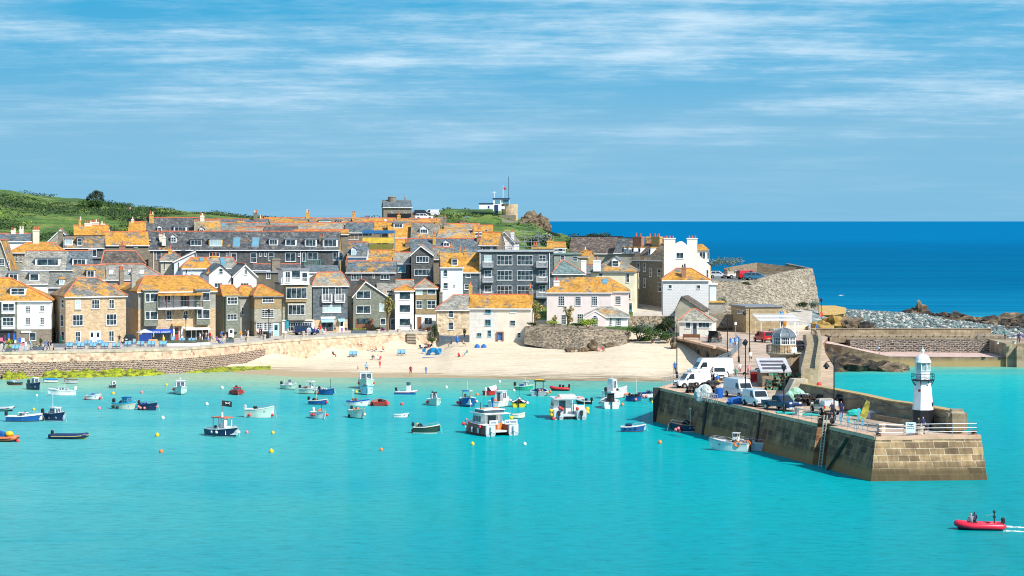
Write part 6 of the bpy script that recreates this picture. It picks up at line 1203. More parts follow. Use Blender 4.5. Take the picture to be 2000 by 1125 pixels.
r=cuddy('navy boat with white wheelhouse, aerial and red ball fender',104,822,3.7,-38,PN,h=.72,ch=.78,cw=.74,fr=[(-.52,-.15,.6)],ms=(-.02,3.4),boot=PBL,trim=PN)
r=rib('navy and yellow inflatable boat with dark outboard, nearest on the left',135,857,4.5,-9,C('tube_navy',(.015,.03,.1),.5),C('strake_gold',(.5,.4,.12)),C('floor_ochre',(.55,.36,.06)),B=1.5,r=.27,cone=False)
r=rib('orange inflatable loaded with a yellow buoy and blue sheet at the left edge',6,862,3.6,-12,C('tube_orange',(.75,.16,.05),.5),PBK,PN,B=1.7,r=.26,cone=False); m=MB(); m.ball((.75,0,.85),.42,10,0,(1.2,1,.8)); m.build('yellow_float',BY_,r,smooth=True); m=MB(); m.extr([(-1.2,.3),(.5,.35),(.1,1.0),(-.6,1.2)],-.5,.5); m.build('cover',PBL,r); fend(r,[(1.9,-.3,.1)],BR_,.2)
# pirate flagged boat
r=boat('navy and white day boat flying a black pennant from its mast',435,852,4.6,-42); hb,sh,fl=hull(r,4.6,1.9,.85,PN,PW,PW,PBK,fore=.68)
m=MB()
for x,y in ((-1.0,.6),(-1.0,-.6),(.9,.55),(.9,-.55),(0,.62),(0,-.62)): m.box(x-.05,x+.05,y-.05,y+.05,fl,2.15)
m.box(.5,.95,-.55,.55,fl,1.2); m.build('cabin_frame',PW,r); m=MB(); m.box(-1.2,1.15,-.75,.75,2.15,2.25); m.build('canopy',C('canopy_rust',(.6,.16,.08)),r)
m=MB(); m.box(-.3,.2,-.25,.25,fl,1.5); m.box(.3,.9,-.6,-.1,fl,1.9); m.build('console',PW,r); mast(r,-.1,2.25,4.3,PTB,.035,3.55); m=MB(); m.lathe([(.14,0),(.1,.55)],8,(-.1,0,2.25)); m.build('mast_foot',PW,r)
m=MB(); m.grid([[(-.05+.22*i,.04*math.sin(i*1.3)+.02*i,z-.03*i) for i in range(6)] for z in (4.15,3.85,3.5)]); o=m.build('flag',C('flag_black',(.015,.015,.02),.8),r); o.rotation_euler.z=R(42)
m=MB(); m.add([(.3,0,3.75),(.75,0.03,3.9),(.7,.03,3.65),(.4,0,3.95)],[(0,1,2,3)]); 
m=MB()
for k in range(2): m.tube([(.3,-.06,3.72+.2*k),(.85,-.02,3.9-.2*k)],.035,4)
o=m.build('flag_emblem',PW,r); o.rotation_euler.z=R(42); fend(r,[(.1,-1.0,.55),(-.7,-1.0,.55),(2.45,.3,.6)],BW_,.2)
r=openb('pale mint open boat with silver outboard cowl in mid harbour',506,815,3.5,-14,PMG,PW,PW,h=.85,B=1.4,mot=PLG,fr=[(-.3,-.52,.35),(.52,0,.35)],ft=BR_,boot=PBK)
openb('pale grey speedboat with small dark windscreen near the beach edge',564,760,2.6,-35,PMG,h=.5,console=PW,ms=(-.3,1.5,PW))
r=openb('white sport fishing boat with a white top on a console',606,769,3.2,-25,PMG,h=.6,console=PW,fr=[(-.45,.3,.7)],ft=BW_); m=MB(); m.box(-.5,.55,-.5,.5,1.75,1.85); m.build('hard_top',PW,r); m=MB(); [m.tube([(x,y,.6),(x,y,1.75)],.03,4) for x in (-.35,.4) for y in (-.4,.4)]; m.build('top_frame',PW,r)
openb('blue open boat with a tall thin mast near the beach',638,771,2.3,-30,PBL,PBL,PN,h=.55,ms=(.3,2.3,PBK),fr=[(-.5,-.3,.3)],ft=BR_)
openb('blue and cream boat cluttered with gear and a short pale mast',621,790,2.5,-20,PBL,PCR,PCR,h=.45,ms=(-.1,2.0,PCR),fr=[(.52,0,.35)],ft=BR_,top=True)
openb('white open boat with red ball fenders on both bows',623,817,3.0,-60,PW,PW,PW,boot=PBK,h=.62,B=1.4,fr=[(-.1,-.62,.5),(.05,-.6,.5),(.2,.6,.45)],ft=BR_,mot=PW,ms=(.25,2.2,PBK))
r=cuddy('white trawler with big windowed wheelhouse and red fenders, bow on to the camera',715,758,4.6,-85,PMG,h=1.0,ch=1.15,cw=.92,B=2.1,nw=3,cx=(-.2,.2),fr=[(.12,-.52,.8),(.12,.52,.8)],trim=PW,motor_=False); m=MB(); m.box(-.5,0,-.3,.3,2.2,2.4); m.build('roof_locker',PBL,r)
openb('pale blue boat with teal gunwale just in front of the white trawler',716,770,3.4,-83,C('pale_blue',(.55,.72,.78)),PTQ,PTQ,h=.8,B=1.7,mot=None,fr=[(-.0,-.6,.5)],ft=BO_)
openb('white rowing style boat with royal blue gunwale and a bulb topped mast',699,792,3.0,-22,PW,C('royal_blue',(.01,.06,.45)),PCR,h=.5,boot=PYE,ms=(-.25,2.0,PW),mot=None,top=True)
openb('brown and red open boat with striped seat and orange fenders',741,792,2.4,92,PMR,PRD,C('inner_brown',(.28,.2,.13)),B=1.8,h=.45,mot=None,fr=[(-.3,-.6,.2),(0,-.62,.35),(-.3,.6,.2),(.1,.6,.3)],ft=BR_,thm=POR)
r=openb('mint open boat with dark engine cover and white bow fender',698,816,3.1,-60,PMG,PCR,PGR,h=.75,B=1.4,fr=[(.1,.62,.4)],ft=C('fender_shell',(.85,.5,.4))); fend(r,[(-.9,-.7,.25)],FBK,.17); fend(r,[(-.2,0,1.25)],PBK,.17)
r=rib('blue inflatable hulled patrol boat with grey console near the sand',793,770,3.2,-12,PLG,C('strake_pinkish',(.7,.3,.3)),PBL,B=1.3,r=.16); m=MB(); m.box(.1,.65,-.3,.3,.3,1.3); m.build('console',PW,r); m=MB(); m.box(.15,.6,-.32,.32,1.3,1.75); m.build('windscreen',BGL,r); m=MB(); m.grid([[(-1.6,-.62,-.1),(1.3,-.62,-.1)],[(-1.6,-.66,.25),(1.45,-.6,.3)]]); m.build('hull_side',PBL,r)
openb('tiny white tender with a rust stripe in open water',783,815,1.7,0,PW,PW,PLG,mot=None,h=.3,boot=PMR)
r=openb('black and green open boat with an orange fender at its stern',832,846,2.9,-12,PDG,PCR,PBK,h=.6,fr=[(-.55,-.1,.3)],ft=BR_,boot=PGN); m=MB(); m.ball((-1.0,0,1.0),.2,8); m.build('float',BY_,r)
r=cuddy('white workboat with black gear on a pale frame and a big red fender',848,791,3.4,-78,PMG,cab=PLG,h=.65,ch=.75,cw=.45,B=1.6,cx=(-.1,.1),fr=[(.05,-.62,.45)],trim=PW,boot=PN); m=MB(); [m.ball((-.05+.2*math.cos(i),.3*math.sin(i*2),1.6+.06*(i%3)),.15,6) for i in range(5)]; m.build('deck_gear',PBK,r)
r=openb('blue fishing boat with a blue topped frame and red ball fenders',913,793,3.6,-80,PBL,PW,PW,h=.8,B=2.0,fr=[(.05,-.58,.45),(-.05,-.66,.5)],ft=BR_); fend(r,[(-.1,1.15,.5),(.1,1.25,.6)],C('fender_pale',(.8,.72,.5)),.2)
[MB().tube([(x,y,.6),(x,y,2.0)],.035,4).build('gantry_post',OCH,r) for x in (-.6,.4) for y in (-.55,.55)]; m=MB(); m.box(-.7,.5,-.65,.2,2.0,2.12); m.build('hard_top',PBL,r); m=MB(); m.box(-.7,.5,.22,.65,2.0,2.1); m.build('side_panel',PCR,r); mast(r,0,2.1,3.3,PW,.02)
# twin hulled boats
def cat(lab,px,py,Ln,B,hd,hullc,cx,cw,h=1.1,ch=1.7,roof=PW,side=None,text_=None,fl=None):
    r=boat(lab,px,py,Ln,hd,'catamaran'); 
    for sd in (1,-1):
        m=MB(); w=B*.3; yc=sd*(B/2-w/2); n_=9; rows=[]
        for i in range(n_):
            s=i/(n_-1); k=1 if s<.5 else max(.05,1-((s-.5)/.5)**2.2); x=-Ln/2+Ln*s; hh=h*(1+.25*s*s)
            rows.append([(x,yc-w/2*k*.6,-.3),(x,yc-w/2*k,.25),(x,yc-w/2*k,hh*.7),(x,yc-w/2*k,hh),(x,yc+w/2*k,hh),(x,yc+w/2*k,hh*.7),(x,yc+w/2*k,.25),(x,yc+w/2*k*.6,-.3)])
        for i in range(n_-1):
            for j in range(7): m.add([rows[i][j],rows[i][j+1],rows[i+1][j+1],rows[i+1][j]],[(0,1,2,3)],0 if j in (0,1,5,6) or (hullc==PMR and i<6 and j in (2,4) ) else 1)
        m.add(rows[0],[tuple(range(8))],2); m.build('hull',[hullc,PW,PGR],r)
    m=MB(); m.box(-Ln*.42,Ln*.33,-B/2+B*.29,B/2-B*.29,.45,.62); m.box(-Ln*.45,-Ln*.42,-B*.2,B*.2,.4,.62); m.build('deck',PLG,r)
    m=MB(); x=-Ln/2-.03
    for sd in (1,-1): MB().box(x,x+.08,sd*B*.35-B*.13,sd*B*.35+B*.13,.35,h*1.1).build('transom',PLG,r)
    cabin(r,cx[0],cx[1],cw,.6,.6+ch,PW,.35,roof,3,True,True,(.5,.86),.2)
    for sd in (1,-1): motor(r,Ln,.5,PLG if hullc==PMR else FBK,1.1,0,sd*B*.34)
    return r
r=cat('big maroon and white catamaran workboat seen from its stern quarter',956,847,6.4,4.3,118,PMR,(-.6,1.9),3.0,1.25,1.75)
m=MB(); m.box(-2.1,1.75,-1.7,1.7,2.42,2.52); m.build('awning_roof',PW,r); m=MB(); [m.tube([(-2.0,y,.8),(-2.0,y,2.42)],.05,4) for y in (-1.6,-.2,1.5)]; m.build('roof_post',PW,r); m=MB(); m.box(-1.2,1.2,-1.3,1.3,2.52,2.85); m.build('upper_screen',BGL,r); m=MB(); m.box(-1.3,1.3,-1.4,1.4,2.85,2.95); m.build('upper_roof',PW,r)
for y0,y1,t_ in ((.6,1.7,'Diver'),(-1.95,-.3,'Sail Melody')):
    m=MB(); m.box(-3.3,-3.2,y0,y1,1.35,1.85); b=m.build('name_board',PW,r); text(t_,.3,PBL,b,(-3.32,(y0+y1)/2,1.6),(R(90),0,R(-90)))
m=MB(); m.box(-1.6,-.9,-.9,0,.62,1.3); m.build('orange_crates',POR,r); fend(r,[(2.2,2.3,1.1),(3.2,1.4,1.4),(-1.9,2.2,1.0)],BR_,.22); m=MB(); [m.lathe([(.12,0),(.12,.6)],8,(1.6-1.6*i,2.3,.3)) for i in range(3)]; m.build('tube_fender',PW,r); fend(r,[(-2.6,-1.5,2.0)],C('float_lime',(.6,.7,.05)),.25); mast(r,0,2.95,3.7,PBK,.04,y=1.2)
for i,(x,y) in enumerate(((1.4,.8),(1.4,-.9))): 
    m=MB(); m.lathe([(.34,0),(.34,.07)],12,(x-1.2,y,2.96)); m.build('life_ring',POR,r)
openb('white dinghy with orange ball tucked beside the maroon catamaran',1000,843,2.0,100,PW,PW,PW,mot=None,h=.55,fr=[(-.4,.2,.3)],ft=BR_,B=1)
r=openb('red boat with white canvas cover and white outboard',960,771,3.0,60,PRD,PRD,PW,h=.5,B=1.3,mot=PW); covered(r,3.0,1.3,.5,PW,-.3,.42,.7)
r=cuddy('white cabin boat with blue cowled outboard and round orange life ring',977,794,4.0,62,PW,h=.7,ch=1.15,cw=.7,B=1.8,cx=(-.1,.25),mot=PBL,rear=True,fr=[(.3,-.5,.8)],ft=BW_)
r=openb('yellow hulled boat with white cover and black outboard',1014,794,2.8,88,PYE,PBK,PW,h=.5,B=1.8,mot=FBK,fr=[(-.2,-.6,.5),(0,-.62,.5)],ft=BW_,ms=(-.1,3.2,PBK)); covered(r,2.8,1.8,.5,PW,-.35,.45,.55)
openb('cream pram dinghy with pale seats right of the maroon catamaran',1012,817,1.5,4,PCR,PCR,PCR,mot=None,h=.42,B=.8,th=(-.15,.15))
r=cuddy('bright green boat with white wheelhouse close to the beach',1024,762,2.6,-18,PGN,h=.5,ch=.65,cw=.7,roofm=PW,trim=PMG,inner=PMG,ms=(.05,1.8))
r=openb('grey aluminium boat with a black frame and yellow rolled canopy',1054,772,3.2,80,PGR,PLG,PBL,h=.5,B=2.2,fr=[(-.2,-.58,.4),(0,-.7,.55)],ft=BO_); m=MB(); [m.tube([(.0,y,.4),(.1,y,2.0)],.05,4) for y in (-.5,.6)]; m.box(-.1,.3,-.8,.8,1.95,2.1); m.build('arch',PBK,r); m=MB(); m.tube([(.1,-.55,2.18),(.1,.6,2.18)],.11,6); m.build('rolled_canopy',BY_,r)
r=rib('red inflatable boat with two dark seats near the sand',1094,763,2.9,172,C('tube_red',(.5,.03,.03),.5),None,PBK,B=1.1,r=.22); m=MB(); m.box(-.6,-.3,-.25,.25,.3,.85); m.box(-.1,.15,-.25,.25,.3,.9); m.build('seat',PBK,r)
r=cat('large white catamaran with three windowed cabin and yellow fenders, stern on',1107,816,5.8,4.2,97,PGR,(-1.2,1.8),2.3,1.2,1.85)
o=[c for c in r.children if c.name.startswith('cabin')][0]; o.location.y=.75; m=MB(); m.box(-2.2,1.9,-2.0,1.95,2.5,2.6); m.build('long_roof',PLG,r); m=MB(); [m.tube([(-2.1,y,1),(-2.1,y,2.5)],.04,4) for y in (-1.9,-.4)]; m.box(-2.2,-1.9,-1.9,-.6,1,1.75); m.build('rear_screen',PW,r)
for y in (1.3,-1.5): m=MB(); m.lathe([(.45,0),(.42,.14)],12,(-1.4,y,2.61)); m.build('life_ring',C('ring_salmon',(.8,.3,.22)),r)
m=MB(); m.box(-.8,1.2,-1,1,2.62,2.95); m.build('roof_hatch',PLG,r); fend(r,[(-2.5,2.35,1.1),(-2.6,2.3,.6),(-2.6,-2.25,.9),(-2.3,-2.3,1.3)],BY_,.27); fend(r,[(-2.9,1.3,1.5),(-2.95,1.0,1.35),(-2.9,-.9,1.4),(-2.9,2.1,.15)],BR_,.22); mast(r,0,2.6,4.4,PBK,.02,y=-.8)
openb('small grey boat with dark outboard behind the white catamaran',1140,789,2.2,150,PBK,PW,PLG,h=.35,B=.9)
r=cuddy('white and black workboat with dark canvas hood, stern on',1191,796,4.0,95,PW,cab=PBK,h=.75,ch=.95,cw=.45,B=2.2,cx=(-.3,0),boot=PBK,fr=[(-.1,-.52,.5),(.2,-.55,.6),(.3,.55,.6)],ft=C('fender_cream',(.8,.75,.55)),inner=PW,nw=1)
r=cuddy('white wheelhouse boat with mast behind the dark hooded workboat',1203,777,4.4,50,PW,h=.9,ch=1.5,cw=.55,B=1.8,cx=(-.3,-.02),trim=PW,fr=[(.3,-.5,.5),(.4,-.42,.5),(.2,-.55,.5)],ft=C('fender_salmon',(.8,.2,.16)),ms=(-.2,3.3),roofm=PW)
r=openb('dark blue boat heaped with gear and orange fenders near the pier',1241,783,2.8,55,PBL,PN,PN,h=.55,B=1.4,fr=[(-.35,.6,.3),(-.45,-.6,.3)],ft=BP_,ms=(.1,3.0,PW)); m=MB(); [m.ball((.15*math.sin(i*3)+.1*i-.3,.3*math.cos(i*2),.75),.2,6,0,(1,1,.8)) for i in range(7)]; m.build('deck_gear',PBK,r)
openb('white open boat with blue seats and pink fenders near the pier corner',1269,777,3.2,28,PLG,PN,PBL,h=.6,B=1.3,fr=[(-.3,-.55,.3),(-.45,-.5,.3),(.1,-.58,.4),(.4,-.45,.6)],ft=BP_,mot=None)
openb('small teal dinghy tied at the pier corner',1283,784,1.9,10,C('teal',(.02,.16,.18)),PDG,PBK,h=.4,mot=None,fr=[(-.5,0,.3)],ft=BR_)
r=openb('blue rowing dinghy with white gunwale between catamaran and pier',1235,843,2.7,-4,PBL,PW,PLG,h=.5,B=1.05,mot=None); [fend(r,[(x,-.56,.42)],PN,.13) for x in (-.8,-.2,.4)]
# fishing boat at the wall
r=boat('navy fishing boat moored against the pier wall with pink fenders',1345,843,4.6,175,'fishing_boat'); hb,sh,fl=hull(r,3.9,1.7,.8,PN,C('gunwale_brown',(.3,.16,.1)),PBK,PW,fore=.72); mast(r,-.2,fl,2.7,PCR,.05,top=True); mast(r,-1.5,fl,2.3,PGR,.03); m=MB(); [m.ball((.4+.3*math.cos(i*2.2),.4*math.sin(i*1.7),.95+.12*(i%3)),.25,6) for i in range(8)]; m.build('net_heap',PBK,r); m=MB(); m.box(-1.3,-.6,-.5,.3,fl,1.15); m.build('engine_box',PYE,r); fend(r,[(1.2,.9,.45),(1.5,.85,.3),(1.0,.92,.1),(-2.0,.3,.5),(-1.0,-.5,1.9)],BP_,.22)
text('SS 118',.28,PCR,r,(-.4,.93,.55),(R(90),0,R(180)))
r=openb('white harbour launch with two orange life rings in the lee of the pier',1427,880,4.2,158,C('hull_pale',(.62,.72,.7)),PGR,PW,h=.75,B=1.7,boot=PBK); m=MB(); m.box(-.9,-.3,-.35,.35,.4,1.5); m.build('console',PW,r); m=MB(); m.box(-1.0,-.25,-.42,.42,1.9,1.98); [m.tube([(x,y,1.4),(x,y,1.9)],.03,4) for x in (-.9,-.35) for y in (-.35,.35)]; m.build('console_top',PLG,r)
for x,y in ((-1.0,.95),(-1.95,.2)):
    m=MB(); m.tube([(x+.3*math.cos(i*PI/6),y,.85+.3*math.sin(i*PI/6)) for i in range(13)],.075,6,0,False); m.build('life_ring',POR,r)
m=MB(); m.tube([(.6,.75,.8),(.7,.72,1.25),(1.7,.4,1.35),(2.0,0,1.4),(1.7,-.4,1.35),(.7,-.72,1.25)],.025,4); m.build('bow_rail',GALV,r)
r=openb('grey blue motor boat with navy cushions alongside the white launch',1474,879,3.6,165,C('hull_greyblue',(.5,.6,.66)),PW,PLG,h=.7,B=1.6,boot=PBL,thm=PBL); m=MB(); m.box(-1.7,-.9,-.6,.7,.75,.95); m.build('cushion',PBL,r); m=MB(); m.tube([(.2,.6,.7),(.5,.6,1.3),(-1.0,.6,1.2),(-1.2,.6,.7)],.025,4); m.build('rail',GALV,r)
# red inflatable under way, bottom right
RIBR=rib('red inflatable with two people and an equipment mast heading left at the bottom right',1915,1034,4.0,176,C('tube_scarlet',(.75,.015,.05),.4),None,PBK,B=1.75,r=.27)
m=MB(); [m.tube([(-1.1,y,.4),(-1.1,y,1.35)],.03,4) for y in (-.12,.12)]; m.box(-1.2,-1.0,-.18,.18,.95,1.1); m.lathe([(.09,0),(.13,.1),(.08,.2)],8,(-1.1,0,1.35)); m.build('equipment_mast',FBK,RIBR); m=MB(); m.tube([(-1.1,0,1.25),(-.4,.1,1.1),(-.35,.1,.85)],.02,4); m.build('whip_lead',GALV,RIBR)
m=MB(); m.box(.3,.8,-.4,.4,.3,.62); m.build('seat',FBK,RIBR)
wk=MB()
for i in range(46):
    t=random.random(); v=G(1962+t*45+random.uniform(-2,2),1028+8*random.choice((0,1))+t*3+random.uniform(-1,1),.015); wk.box(v[0]-.15,v[0]+random.uniform(.05,.4),v[1]-.04,v[1]+.05,.0,.03)
tag(wk.build('wake_foam',C('foam',(.85,.88,.88),.8)),'short white wake behind the red inflatable','foam',kind='stuff')
# mooring buoys
BU=[(34,743,'p'),(72,774,'w'),(66,801,'y'),(194,799,'p'),(221,770,'y'),(277,768,'p'),(318,818,'w'),(307,852,'y'),(315,884,'o'),(404,791,'w'),(325,753,'y'),(434,759,'w'),(482,846,'p'),(533,847,'y'),(530,884,'y'),(696,767,'y'),(785,791,'r'),(745,880,'o'),(923,869,'y'),(1025,869,'w'),(976,747,'w'),(872,758,'w'),(932,772,'o'),(1216,792,'o'),(1289,866,'o'),(1274,787,'y'),(1283,786,'y'),(1004,764,'w'),(1297,824,'w')]
BLAB={(34,743):'tiny pink buoy by the green covered dinghy',(72,774):'white buoy left of the cruiser with pale green windscreen',(66,801):'yellow buoy above the navy speedboat',(194,799):'pink buoy left of the turquoise wheelhouse boat',(221,770):'large yellow buoy right under the tiny cabin boat',(277,768):'peach buoy above the navy open boat',(318,818):'small white buoy right of and below the navy open boat',(307,852):'yellow buoy left of the pennant flying boat',(315,884):'orange buoy lowest on the left side of the harbour',(404,791):'white buoy up left of the pennant flying boat',(325,753):'tiny yellow buoy left of the bow on cabin boat',(434,759):'flat white float left of the red speedboat',(482,846):'small peach buoy just right of the pennant flying boat',(533,847):'yellow buoy beneath the pale mint boat',(530,884):'big yellow buoy lowest in the middle left water',(696,767):'small yellow buoy left of the white trawler',(785,791):'red buoy above the tiny white tender',(745,880):'orange buoy alone left of centre foreground',(923,869):'yellow buoy just below the maroon catamaran',(1025,869):'white buoy below and right of the maroon catamaran',(976,747):'cream float near the sand above the red boat',(872,758):'pale float above the white workboat with black gear',(932,772):'orange buoy between the blue fishing boat and the red boat',(1216,792):'orange buoy right of the dark hooded workboat',(1289,866):'orange buoy below the left corner of the pier',(1274,787):'left of two little yellow floats by the pier corner',(1283,786):'right of two little yellow floats by the pier corner',(1004,764):'small white buoy between yellow boat and green boat',(1297,824):'white buoy against the pier corner post'}
bc={'p':BP_,'w':BW_,'y':BY_,'o':BO_,'r':BR_}
for x,y,k in BU:
    v=G(x,y,0); m=MB(); rr=random.uniform(.19,.25)*(1.25 if (x,y) in ((221,770),(530,884),(1289,866),(307,852)) else 1); m.ball((0,0,rr*.5),rr,10); m.lathe([(.05,rr*1.3),(.05,rr*1.7)],6); tag(m.build('mooring_buoy',bc[k],loc=v,smooth=True),BLAB[(x,y)],'buoy','mooring buoys in the harbour')
# ---------------------------------------------------------------- vegetation
def leafmat(name,a,b_,c):
    m,nt,b=nodes(name); f=noi(nt,objco(nt),1.3,4,.7); f2=noi(nt,objco(nt),9,2,.6); L(nt,mixc(nt,.5,ramp(nt,f,[(.35,a),(.52,b_),(.66,c)]),ramp(nt,f2,[(.35,tuple(x*.5 for x in b_)),(.65,c)])),b.inputs['Base Color']); b.inputs['Roughness'].default_value=.8; return m
LG=leafmat('foliage_green',(.012,.035,.01),(.04,.1,.02),(.09,.18,.03)); LD=leafmat('foliage_dark',(.008,.02,.008),(.025,.055,.015),(.06,.1,.025)); LY=leafmat('foliage_yellow',(.12,.18,.01),(.3,.42,.02),(.5,.6,.05)); LP=leafmat('palm_leaf',(.04,.07,.01),(.14,.18,.03),(.4,.36,.1)); LGY=leafmat('foliage_grey',(.08,.12,.09),(.18,.24,.18),(.3,.36,.28)); LBR=leafmat('foliage_rust',(.1,.03,.02),(.2,.07,.04),(.3,.14,.06))
def leaves(mb,c,rad,n,sz,mi=0,rnd=random):
    for _ in range(n):
        while 1:
            p=Vector((rnd.uniform(-1,1),rnd.uniform(-1,1),rnd.uniform(-1,1)))
            if .35<p.length<1: break
        q=Vector((c[0]+p.x*rad[0],c[1]+p.y*rad[1],c[2]+p.z*rad[2])); u=Vector((rnd.gauss(0,1),rnd.gauss(0,1),rnd.gauss(0,.6))).normalized(); w_=u.cross(Vector((rnd.gauss(0,1),rnd.gauss(0,1),rnd.gauss(0,1)))).normalized(); s=sz*rnd.uniform(.6,1.3)
        mb.add([q-u*s,q+w_*s*.5,q+u*s,q-w_*s*.5],[(0,1,2,3)],mi)
def bush(lab,c,rad,mat,n=500,sz=.16,name='shrub',cat='shrub',stem=True,group=None):
    r=empty(name,lab,cat,c,0,group); rd=random.Random(int(c[0]*100)); m=MB()
    for k in range(9): 
        d=Vector((rd.uniform(-1,1),rd.uniform(-1,1),rd.uniform(-.3,.9))); leaves(m,(d.x*rad[0]*.55,d.y*rad[1]*.55,rad[2]*.8+d.z*rad[2]*.5),(rad[0]*.5,rad[1]*.5,rad[2]*.5),n//9,sz,0,rd)
    m.build('foliage',mat,r,fixn=False)
    if stem: m=MB(); [m.tube([(0,0,-.2),(rad[0]*.4*math.cos(a),rad[1]*.4*math.sin(a),rad[2])],[.08*rad[2]+.03,.03],5) for a in (0,2,4)]; m.build('stem',PTB,r)
    return r
def palm(lab,c,h,crowns,name='palm_tree'):
    "crowns: list of (dx,dz,r)"
    r=empty(name,lab,'palm tree',c); m=MB()
    for dx,dz,rr in crowns: m.tube([(0,0,-.2),(dx*.2,0,dz*.45),(dx,0,dz)],[.22,.17,.1],7)
    m.build('trunk',M('palm_bark',(.2,.15,.09),.9,.3,4),r); rd=random.Random(5)
    for dx,dz,rr in crowns:
        m=MB()
        for k in range(46):
            a=rd.uniform(0,2*PI); e=rd.uniform(-.9,1.3); d=Vector((math.cos(a)*math.cos(e),math.sin(a)*math.cos(e),math.sin(e))); l=rr*rd.uniform(.75,1.1); sd=d.cross(Vector((0,0,1))).normalized()*.09*rr
            p0=Vector((dx,0,dz)); p1=p0+d*l*.55+Vector((0,0,.05)); p2=p0+d*l-Vector((0,0,l*.25)); m.add([p0,p1-sd,p2,p1+sd],[(0,1,2,3)])
        m.build('crown',LP,r,fixn=False)
        if rd.random()<.7: m=MB(); leaves(m,(dx+.25*rr,-.25,dz-.2),(rr*.5,rr*.4,rr*.45),110,.14,0,rd); m.build('flower_cluster',M('cream_blossom',(.6,.45,.2),.9,.2,3),r,fixn=False)
palm('tall cordyline palm with cream blossom beside the green gabled house',(PX(757,425),425,4),5,[(0,4.6,1.4),(.7,5.2,1.3),(.3,5.9,1.2),(-.4,5.6,1.1)])
palm('cordyline palm between the white beach house and the pink house',(PX(1046,413),413,5.9),4.5,[(0,3.6,1.2),(-.7,3.9,1.1),(.8,3.2,1.2),(.3,1.6,.9)]); palm('smaller palm in front of the pink house wall',(PX(1110,411),411,5.8),3,[(0,2.3,.95),(-.6,3.0,.8),(.5,3.1,.8),(.3,1.2,.9)]); palm('little potted palm at the left end of the pink house',(PX(1084,411),411,5.8),2,[(0,1.5,.6),(-.4,1.2,.5)])
bush('bright yellow green rounded bush on the garden wall',(PX(1148,405),405,5.7),(2.0,1.1,.95),LY,1300,.12); bush('low green hedge left of the bright bush',(PX(1128,406),406,5.8),(1.2,.8,.4),LG,400,.12)
bush('green plants spilling over the left end of the garden wall',(PX(1040,409),409,5.8),(1.3,.8,.4),LD,350,.12); bush('clipped yellow hedge behind the garden wall',(PX(1078,410),410,5.8),(1.3,.8,.6),LY,400,.12)
for i,(px,py,s,mt,l) in enumerate(((1246,652,2.0,LG,'bushy green growth at the left of the bank under the stone wall'),(1262,645,1.8,LGY,'grey green shrub high on the bank below the stone wall'),(1274,658,2.1,LG,'lush green bush in the middle of the bank by the lodge'),(1290,650,2.0,LD,'dark green bush on the bank left of the gabled brown building'),(1303,640,2.2,LD,'ivy mass beside the lodge wall'),(1304,660,1.7,LG,'low bright bush at the foot of the bank near the lodge'),(1258,664,1.3,LG,'small bush above the sand at the end of the white buttress'))):
    Y=402-(i%3)*2; bush(l,(PX(px,Y),Y,PZ(py,Y)-.8),(s,1.6,s*.75),mt,1000,.16)
bush('dark hanging shrub at the end of the promenade beside the granite cottage',(PX(849,420),419.5,2.7),(.8,.7,1.9),LD,700,.13); bush('green seaside shrub spilling down the sea wall end',(PX(843,418),418,2.3),(1.1,.7,.6),LG,450,.12); bush('rust coloured shrub in a stone planter at the slate and ochre house',(PX(836,424),424,4.1),(1.3,.6,.55),LBR,400,.12); bush('green shrub in the corner of the granite cottage',(PX(907,417),417,3.6),(.45,.4,.8),LG,250,.1)
bush('low dark hedge at the foot of the tall cordyline palm',(PX(737,427),427,4),(1.2,.6,.5),LD,350,.11); bush('mound of magenta flowers by the palm trunk',(PX(747,426),426,4),(.9,.4,.3),M('magenta_flowers',(.5,.03,.3),.8,.2,5),250,.1,'flower_bed','flowers'); bush('spiky green plant in front of the shop stone wall',(PX(79,378),378,4),(.35,.35,.7),LG,200,.12); bush('yellow flowering tub by the clothes shop',(PX(17,376),376,4.3),(.7,.4,.45),LY,250,.1)
# hill tree and scrub
tr=empty('tree','solitary dark windswept tree on the crest of the green hill','tree',(PX(186,775),775,31.6)); m=MB(); rd=random.Random(3)
m.tube([(0,0,-1),(.2,0,1.5),(.8,0,3)],[.5,.4,.2],7); [m.tube([(.3,0,1.5),(x,y,z)],[.25,.08],5) for x,y,z in ((-3,0,3),(3,.5,3.5),(1,-1,4.5),(-1,1,4))]; m.build('trunk',PTB,tr); m=MB()
tr.scale=(.62,.62,.62)
for x,z,s in ((-3.4,1.8,1.5),(-2,3.2,1.6),(-.5,4.2,1.8),(1.2,4.4,1.9),(2.8,4.0,1.7),(3.6,2.6,1.6),(3.0,1.0,1.5),(1.0,2.6,2.0),(-.8,1.8,1.9),(.3,5,1.2),(4.0,.2,1.3),(-4.4,.9,1.0)): leaves(m,(x,rd.uniform(-1.5,1.5),z),(s,s,s*.8),330,.26,0,rd)
m.build('crown',LD,tr,fixn=False)
bush('yellow green gorse right under the hilltop tree',(PX(176,735),735,28.5),(4.5,3,2.2),LG,1500,.3,stem=False)
sc_=MB(); rd=random.Random(11); cnt=0
while cnt<1500:
    px=rd.uniform(-20,740); Y=rd.uniform(590,800); X=PX(px,Y); z=ground(X,Y)
    if fbm(X*.035,Y*.035,7,3)<-.06+(.25 if px>320 else 0): continue
    cnt+=1; s=rd.uniform(.5,1.5); leaves(sc_,(X,Y,z+s*.35),(s*2.1,s*1.6,s*.5),22,.3,rd.choice((0,0,0,1,1,2 if rd.random()<.15 else 0)),rd)
tag(sc_.build('hill_scrub',[LD,LG,LY],fixn=False),'dark gorse and bracken scrub covering the hill behind the town','scrub',kind='stuff')
sc_=MB(); cnt=0
